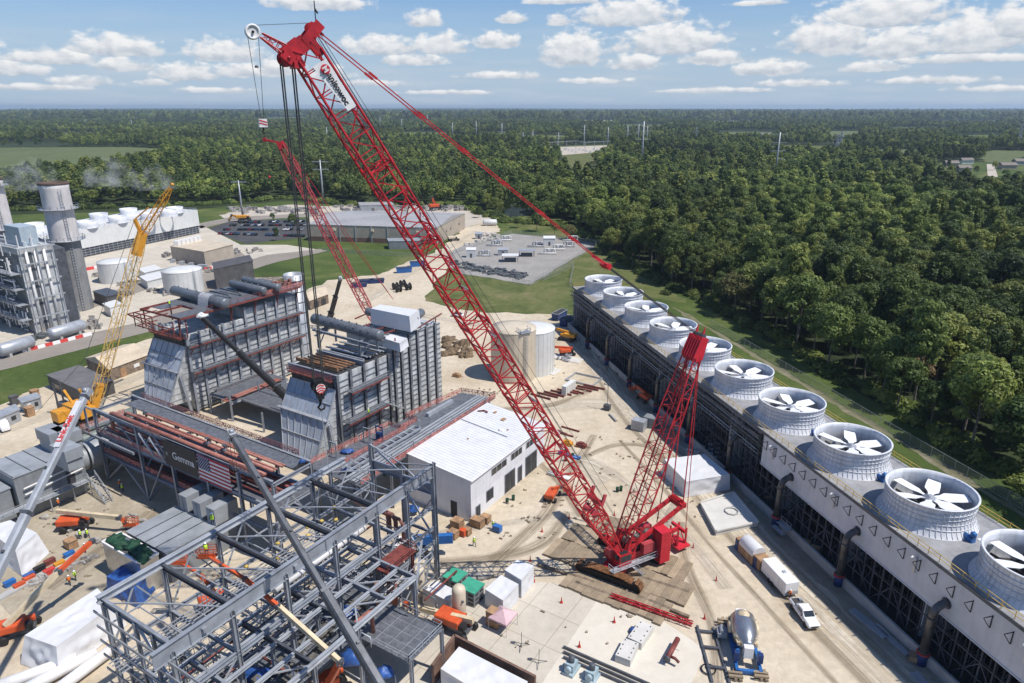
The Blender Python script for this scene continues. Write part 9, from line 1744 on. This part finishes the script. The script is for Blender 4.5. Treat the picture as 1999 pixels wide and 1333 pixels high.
CL = [(105, 118, 85, 22), (225, 100, 90, 30), (240, 132, 55, 20), (160, 163, 60, 14), (300, 163, 30, 10), (365, 150, 60, 26), (440, 110, 80, 32), (470, 145, 60, 20), (545, 140, 60, 26), (640, 150, 50, 22),
 (740, 98, 90, 30), (860, 96, 62, 32), (810, 122, 75, 18), (830, 45, 45, 24), (970, 86, 52, 26), (1000, 40, 34, 16), (620, 12, 110, 24), (1090, 45, 26, 18), (1225, 38, 115, 44), (1120, 112, 75, 55), (1310, 92, 120, 50), (1240, 128, 60, 26),
 (1390, 118, 70, 28), (1500, 140, 70, 24), (1620, 88, 92, 58), (1745, 98, 75, 48), (1730, 38, 130, 48), (1900, 86, 95, 60), (1975, 62, 60, 46), (1700, 135, 60, 16), (1880, 118, 120, 14), (1560, 165, 90, 10), (980, 150, 90, 12), (1160, 160, 80, 10), (720, 165, 90, 10), (60, 172, 100, 9), (420, 178, 90, 8), (1820, 160, 110, 10), (1950, 175, 90, 8), (1400, 178, 120, 8), (880, 182, 110, 7), (1100, 5, 90, 10), (1480, 8, 60, 8), (20, 140, 60, 20),
 (2150, 90, 120, 50), (2350, 60, 120, 50), (-150, 110, 120, 40), (-350, 80, 120, 50)]
nz = N.new('ShaderNodeTexNoise'); nz.inputs['Scale'].default_value = 52; nz.inputs['Detail'].default_value = 7; nz.inputs['Roughness'].default_value = 0.52
st = N.new('ShaderNodeVectorMath'); st.operation = 'MULTIPLY'; st.inputs[1].default_value = (1, 1.7, 1); L.new(P2.outputs[0], st.inputs[0]); L.new(st.outputs[0], nz.inputs['Vector'])
nz2 = N.new('ShaderNodeTexNoise'); nz2.inputs['Scale'].default_value = 52; nz2.inputs['Detail'].default_value = 7; nz2.inputs['Roughness'].default_value = 0.52
of = N.new('ShaderNodeVectorMath'); of.operation = 'ADD'; of.inputs[1].default_value = (0.006, 0.012, 0); L.new(st.outputs[0], of.inputs[0]); L.new(of.outputs[0], nz2.inputs['Vector'])
acc = None; hacc = None
for (a, b, hw, hh) in CL:
 az0, el0 = dirdeg(a, b); k = math.degrees(1 / FPX)
 sx = 1 / R(hw * k * .95); sy = 1 / R(hh * k * 1.05)
 q = N.new('ShaderNodeVectorMath'); q.operation = 'MULTIPLY_ADD'; q.inputs[1].default_value = (sx, sy, 0); q.inputs[2].default_value = (-R(az0) * sx, -R(el0) * sy, 0); L.new(P2.outputs[0], q.inputs[0])
 q2 = N.new('ShaderNodeVectorMath'); q2.operation = 'MULTIPLY'; q2.inputs[1].default_value = (1, -3.2, 0); L.new(q.outputs[0], q2.inputs[0])
 q3 = N.new('ShaderNodeVectorMath'); q3.operation = 'MAXIMUM'; L.new(q.outputs[0], q3.inputs[0]); L.new(q2.outputs[0], q3.inputs[1])
 q4 = N.new('ShaderNodeVectorMath'); q4.operation = 'LENGTH'
 L.new(q3.outputs[0], q4.inputs[0])
 sq = N.new('ShaderNodeSeparateXYZ'); L.new(q.outputs[0], sq.inputs[0])
 if acc is None: acc = q4.outputs['Value']; hacc = sq.outputs['Y']
 else:
  lt = mth('LESS_THAN', q4.outputs['Value'], acc); hacc = mth('MULTIPLY_ADD', lt, mth('SUBTRACT', sq.outputs['Y'], hacc), hacc); acc = mth('MINIMUM', acc, q4.outputs['Value'])
body = mth('SUBTRACT', 1.0, acc)
dens = mth('MULTIPLY_ADD', mth('SUBTRACT', nz.outputs['Fac'], 0.5), 1.8, mth('MULTIPLY', body, 1.25))
cov = N.new('ShaderNodeMapRange'); cov.interpolation_type = 'SMOOTHSTEP'; cov.inputs['From Min'].default_value = 0.0; cov.inputs['From Max'].default_value = 0.55; L.new(dens, cov.inputs['Value'])
nv = N.new('ShaderNodeTexNoise'); nv.inputs['Scale'].default_value = 9; nv.inputs['Detail'].default_value = 8; sv = N.new('ShaderNodeVectorMath'); sv.operation = 'MULTIPLY'; sv.inputs[1].default_value = (1, 9, 1); L.new(P2.outputs[0], sv.inputs[0]); L.new(sv.outputs[0], nv.inputs['Vector'])
veil = N.new('ShaderNodeMapRange'); veil.inputs['From Min'].default_value = 0.45; veil.inputs['From Max'].default_value = 0.75; veil.inputs['To Max'].default_value = 0.45; L.new(nv.outputs['Fac'], veil.inputs['Value'])
vlow = N.new('ShaderNodeMapRange'); vlow.inputs['From Min'].default_value = R(7.5); vlow.inputs['From Max'].default_value = R(1.5); L.new(el, vlow.inputs['Value'])
veilf = mth('MULTIPLY', veil.outputs['Result'], vlow.outputs['Result'])
shade = N.new('ShaderNodeMapRange'); shade.inputs['From Min'].default_value = -0.16; shade.inputs['From Max'].default_value = 0.14; L.new(mth('SUBTRACT', nz.outputs['Fac'], nz2.outputs['Fac']), shade.inputs['Value'])
hs = N.new('ShaderNodeMapRange'); hs.interpolation_type = 'SMOOTHSTEP'; hs.inputs['From Min'].default_value = -0.22; hs.inputs['From Max'].default_value = 0.55; L.new(hacc, hs.inputs['Value'])
sh2 = mth('ADD', mth('MULTIPLY', shade.outputs['Result'], 0.45), mth('MULTIPLY', hs.outputs['Result'], 0.62), clamp=True)
ccol = N.new('ShaderNodeMix'); ccol.data_type = 'RGBA'; ccol.inputs['A'].default_value = (4.0, 4.45, 5.1, 1); ccol.inputs['B'].default_value = (7.7, 7.65, 7.6, 1); L.new(sh2, ccol.inputs['Factor'])
air = N.new('ShaderNodeMapRange'); air.interpolation_type = 'SMOOTHSTEP'; air.inputs['From Min'].default_value = R(11); air.inputs['From Max'].default_value = R(0.3); air.inputs['To Min'].default_value = 0.0; air.inputs['To Max'].default_value = 0.92; L.new(el, air.inputs['Value'])
m0 = N.new('ShaderNodeMix'); m0.data_type = 'RGBA'; L.new(air.outputs['Result'], m0.inputs['Factor']); tint = N.new('ShaderNodeVectorMath'); tint.operation = 'MULTIPLY'; tint.inputs[1].default_value = (.62, .8, 1.0); L.new(sky.outputs[0], tint.inputs[0]); L.new(tint.outputs[0], m0.inputs['A']); m0.inputs['B'].default_value = (3.7, 4.65, 5.8, 1)
m1 = N.new('ShaderNodeMix'); m1.data_type = 'RGBA'; L.new(veilf, m1.inputs['Factor']); L.new(m0.outputs['Result'], m1.inputs['A']); m1.inputs['B'].default_value = (5.4, 5.7, 6.1, 1)
m2 = N.new('ShaderNodeMix'); m2.data_type = 'RGBA'; L.new(mth('MULTIPLY', cov.outputs['Result'], 0.93), m2.inputs['Factor']); L.new(m1.outputs['Result'], m2.inputs['A']); L.new(ccol.outputs['Result'], m2.inputs['B'])
L.new(m2.outputs['Result'], bg.inputs['Color']); bg.inputs['Strength'].default_value = 0.105
hz = MB(); hz.box((0, 0, -4), 46000, 46000, 116);
hm = bpy.data.materials.new('thin_blue_haze'); hm.use_nodes = True; hn = hm.node_tree; hn.nodes.remove(hn.nodes['Principled BSDF'])
pv_ = hn.nodes.new('ShaderNodeVolumePrincipled'); pv_.inputs['Color'].default_value = (0.62, 0.76, 0.95, 1); pv_.inputs['Density'].default_value = 0.00007; pv_.inputs['Anisotropy'].default_value = 0.2
hn.links.new(pv_.outputs[0], hn.nodes['Material Output'].inputs['Volume'])
USE_HAZE = True
if USE_HAZE: hz.build('haze', hm, None, 'stuff')
sc = bpy.context.scene; sc.view_settings.view_transform = 'Standard'; sc.view_settings.look = 'None'; sc.view_settings.exposure = 0.22; sc.view_settings.gamma = 1
sc.cycles.max_bounces = 5; sc.cycles.diffuse_bounces = 2; sc.cycles.glossy_bounces = 2; sc.cycles.transmission_bounces = 2; sc.cycles.transparent_max_bounces = 12; sc.cycles.volume_bounces = 1
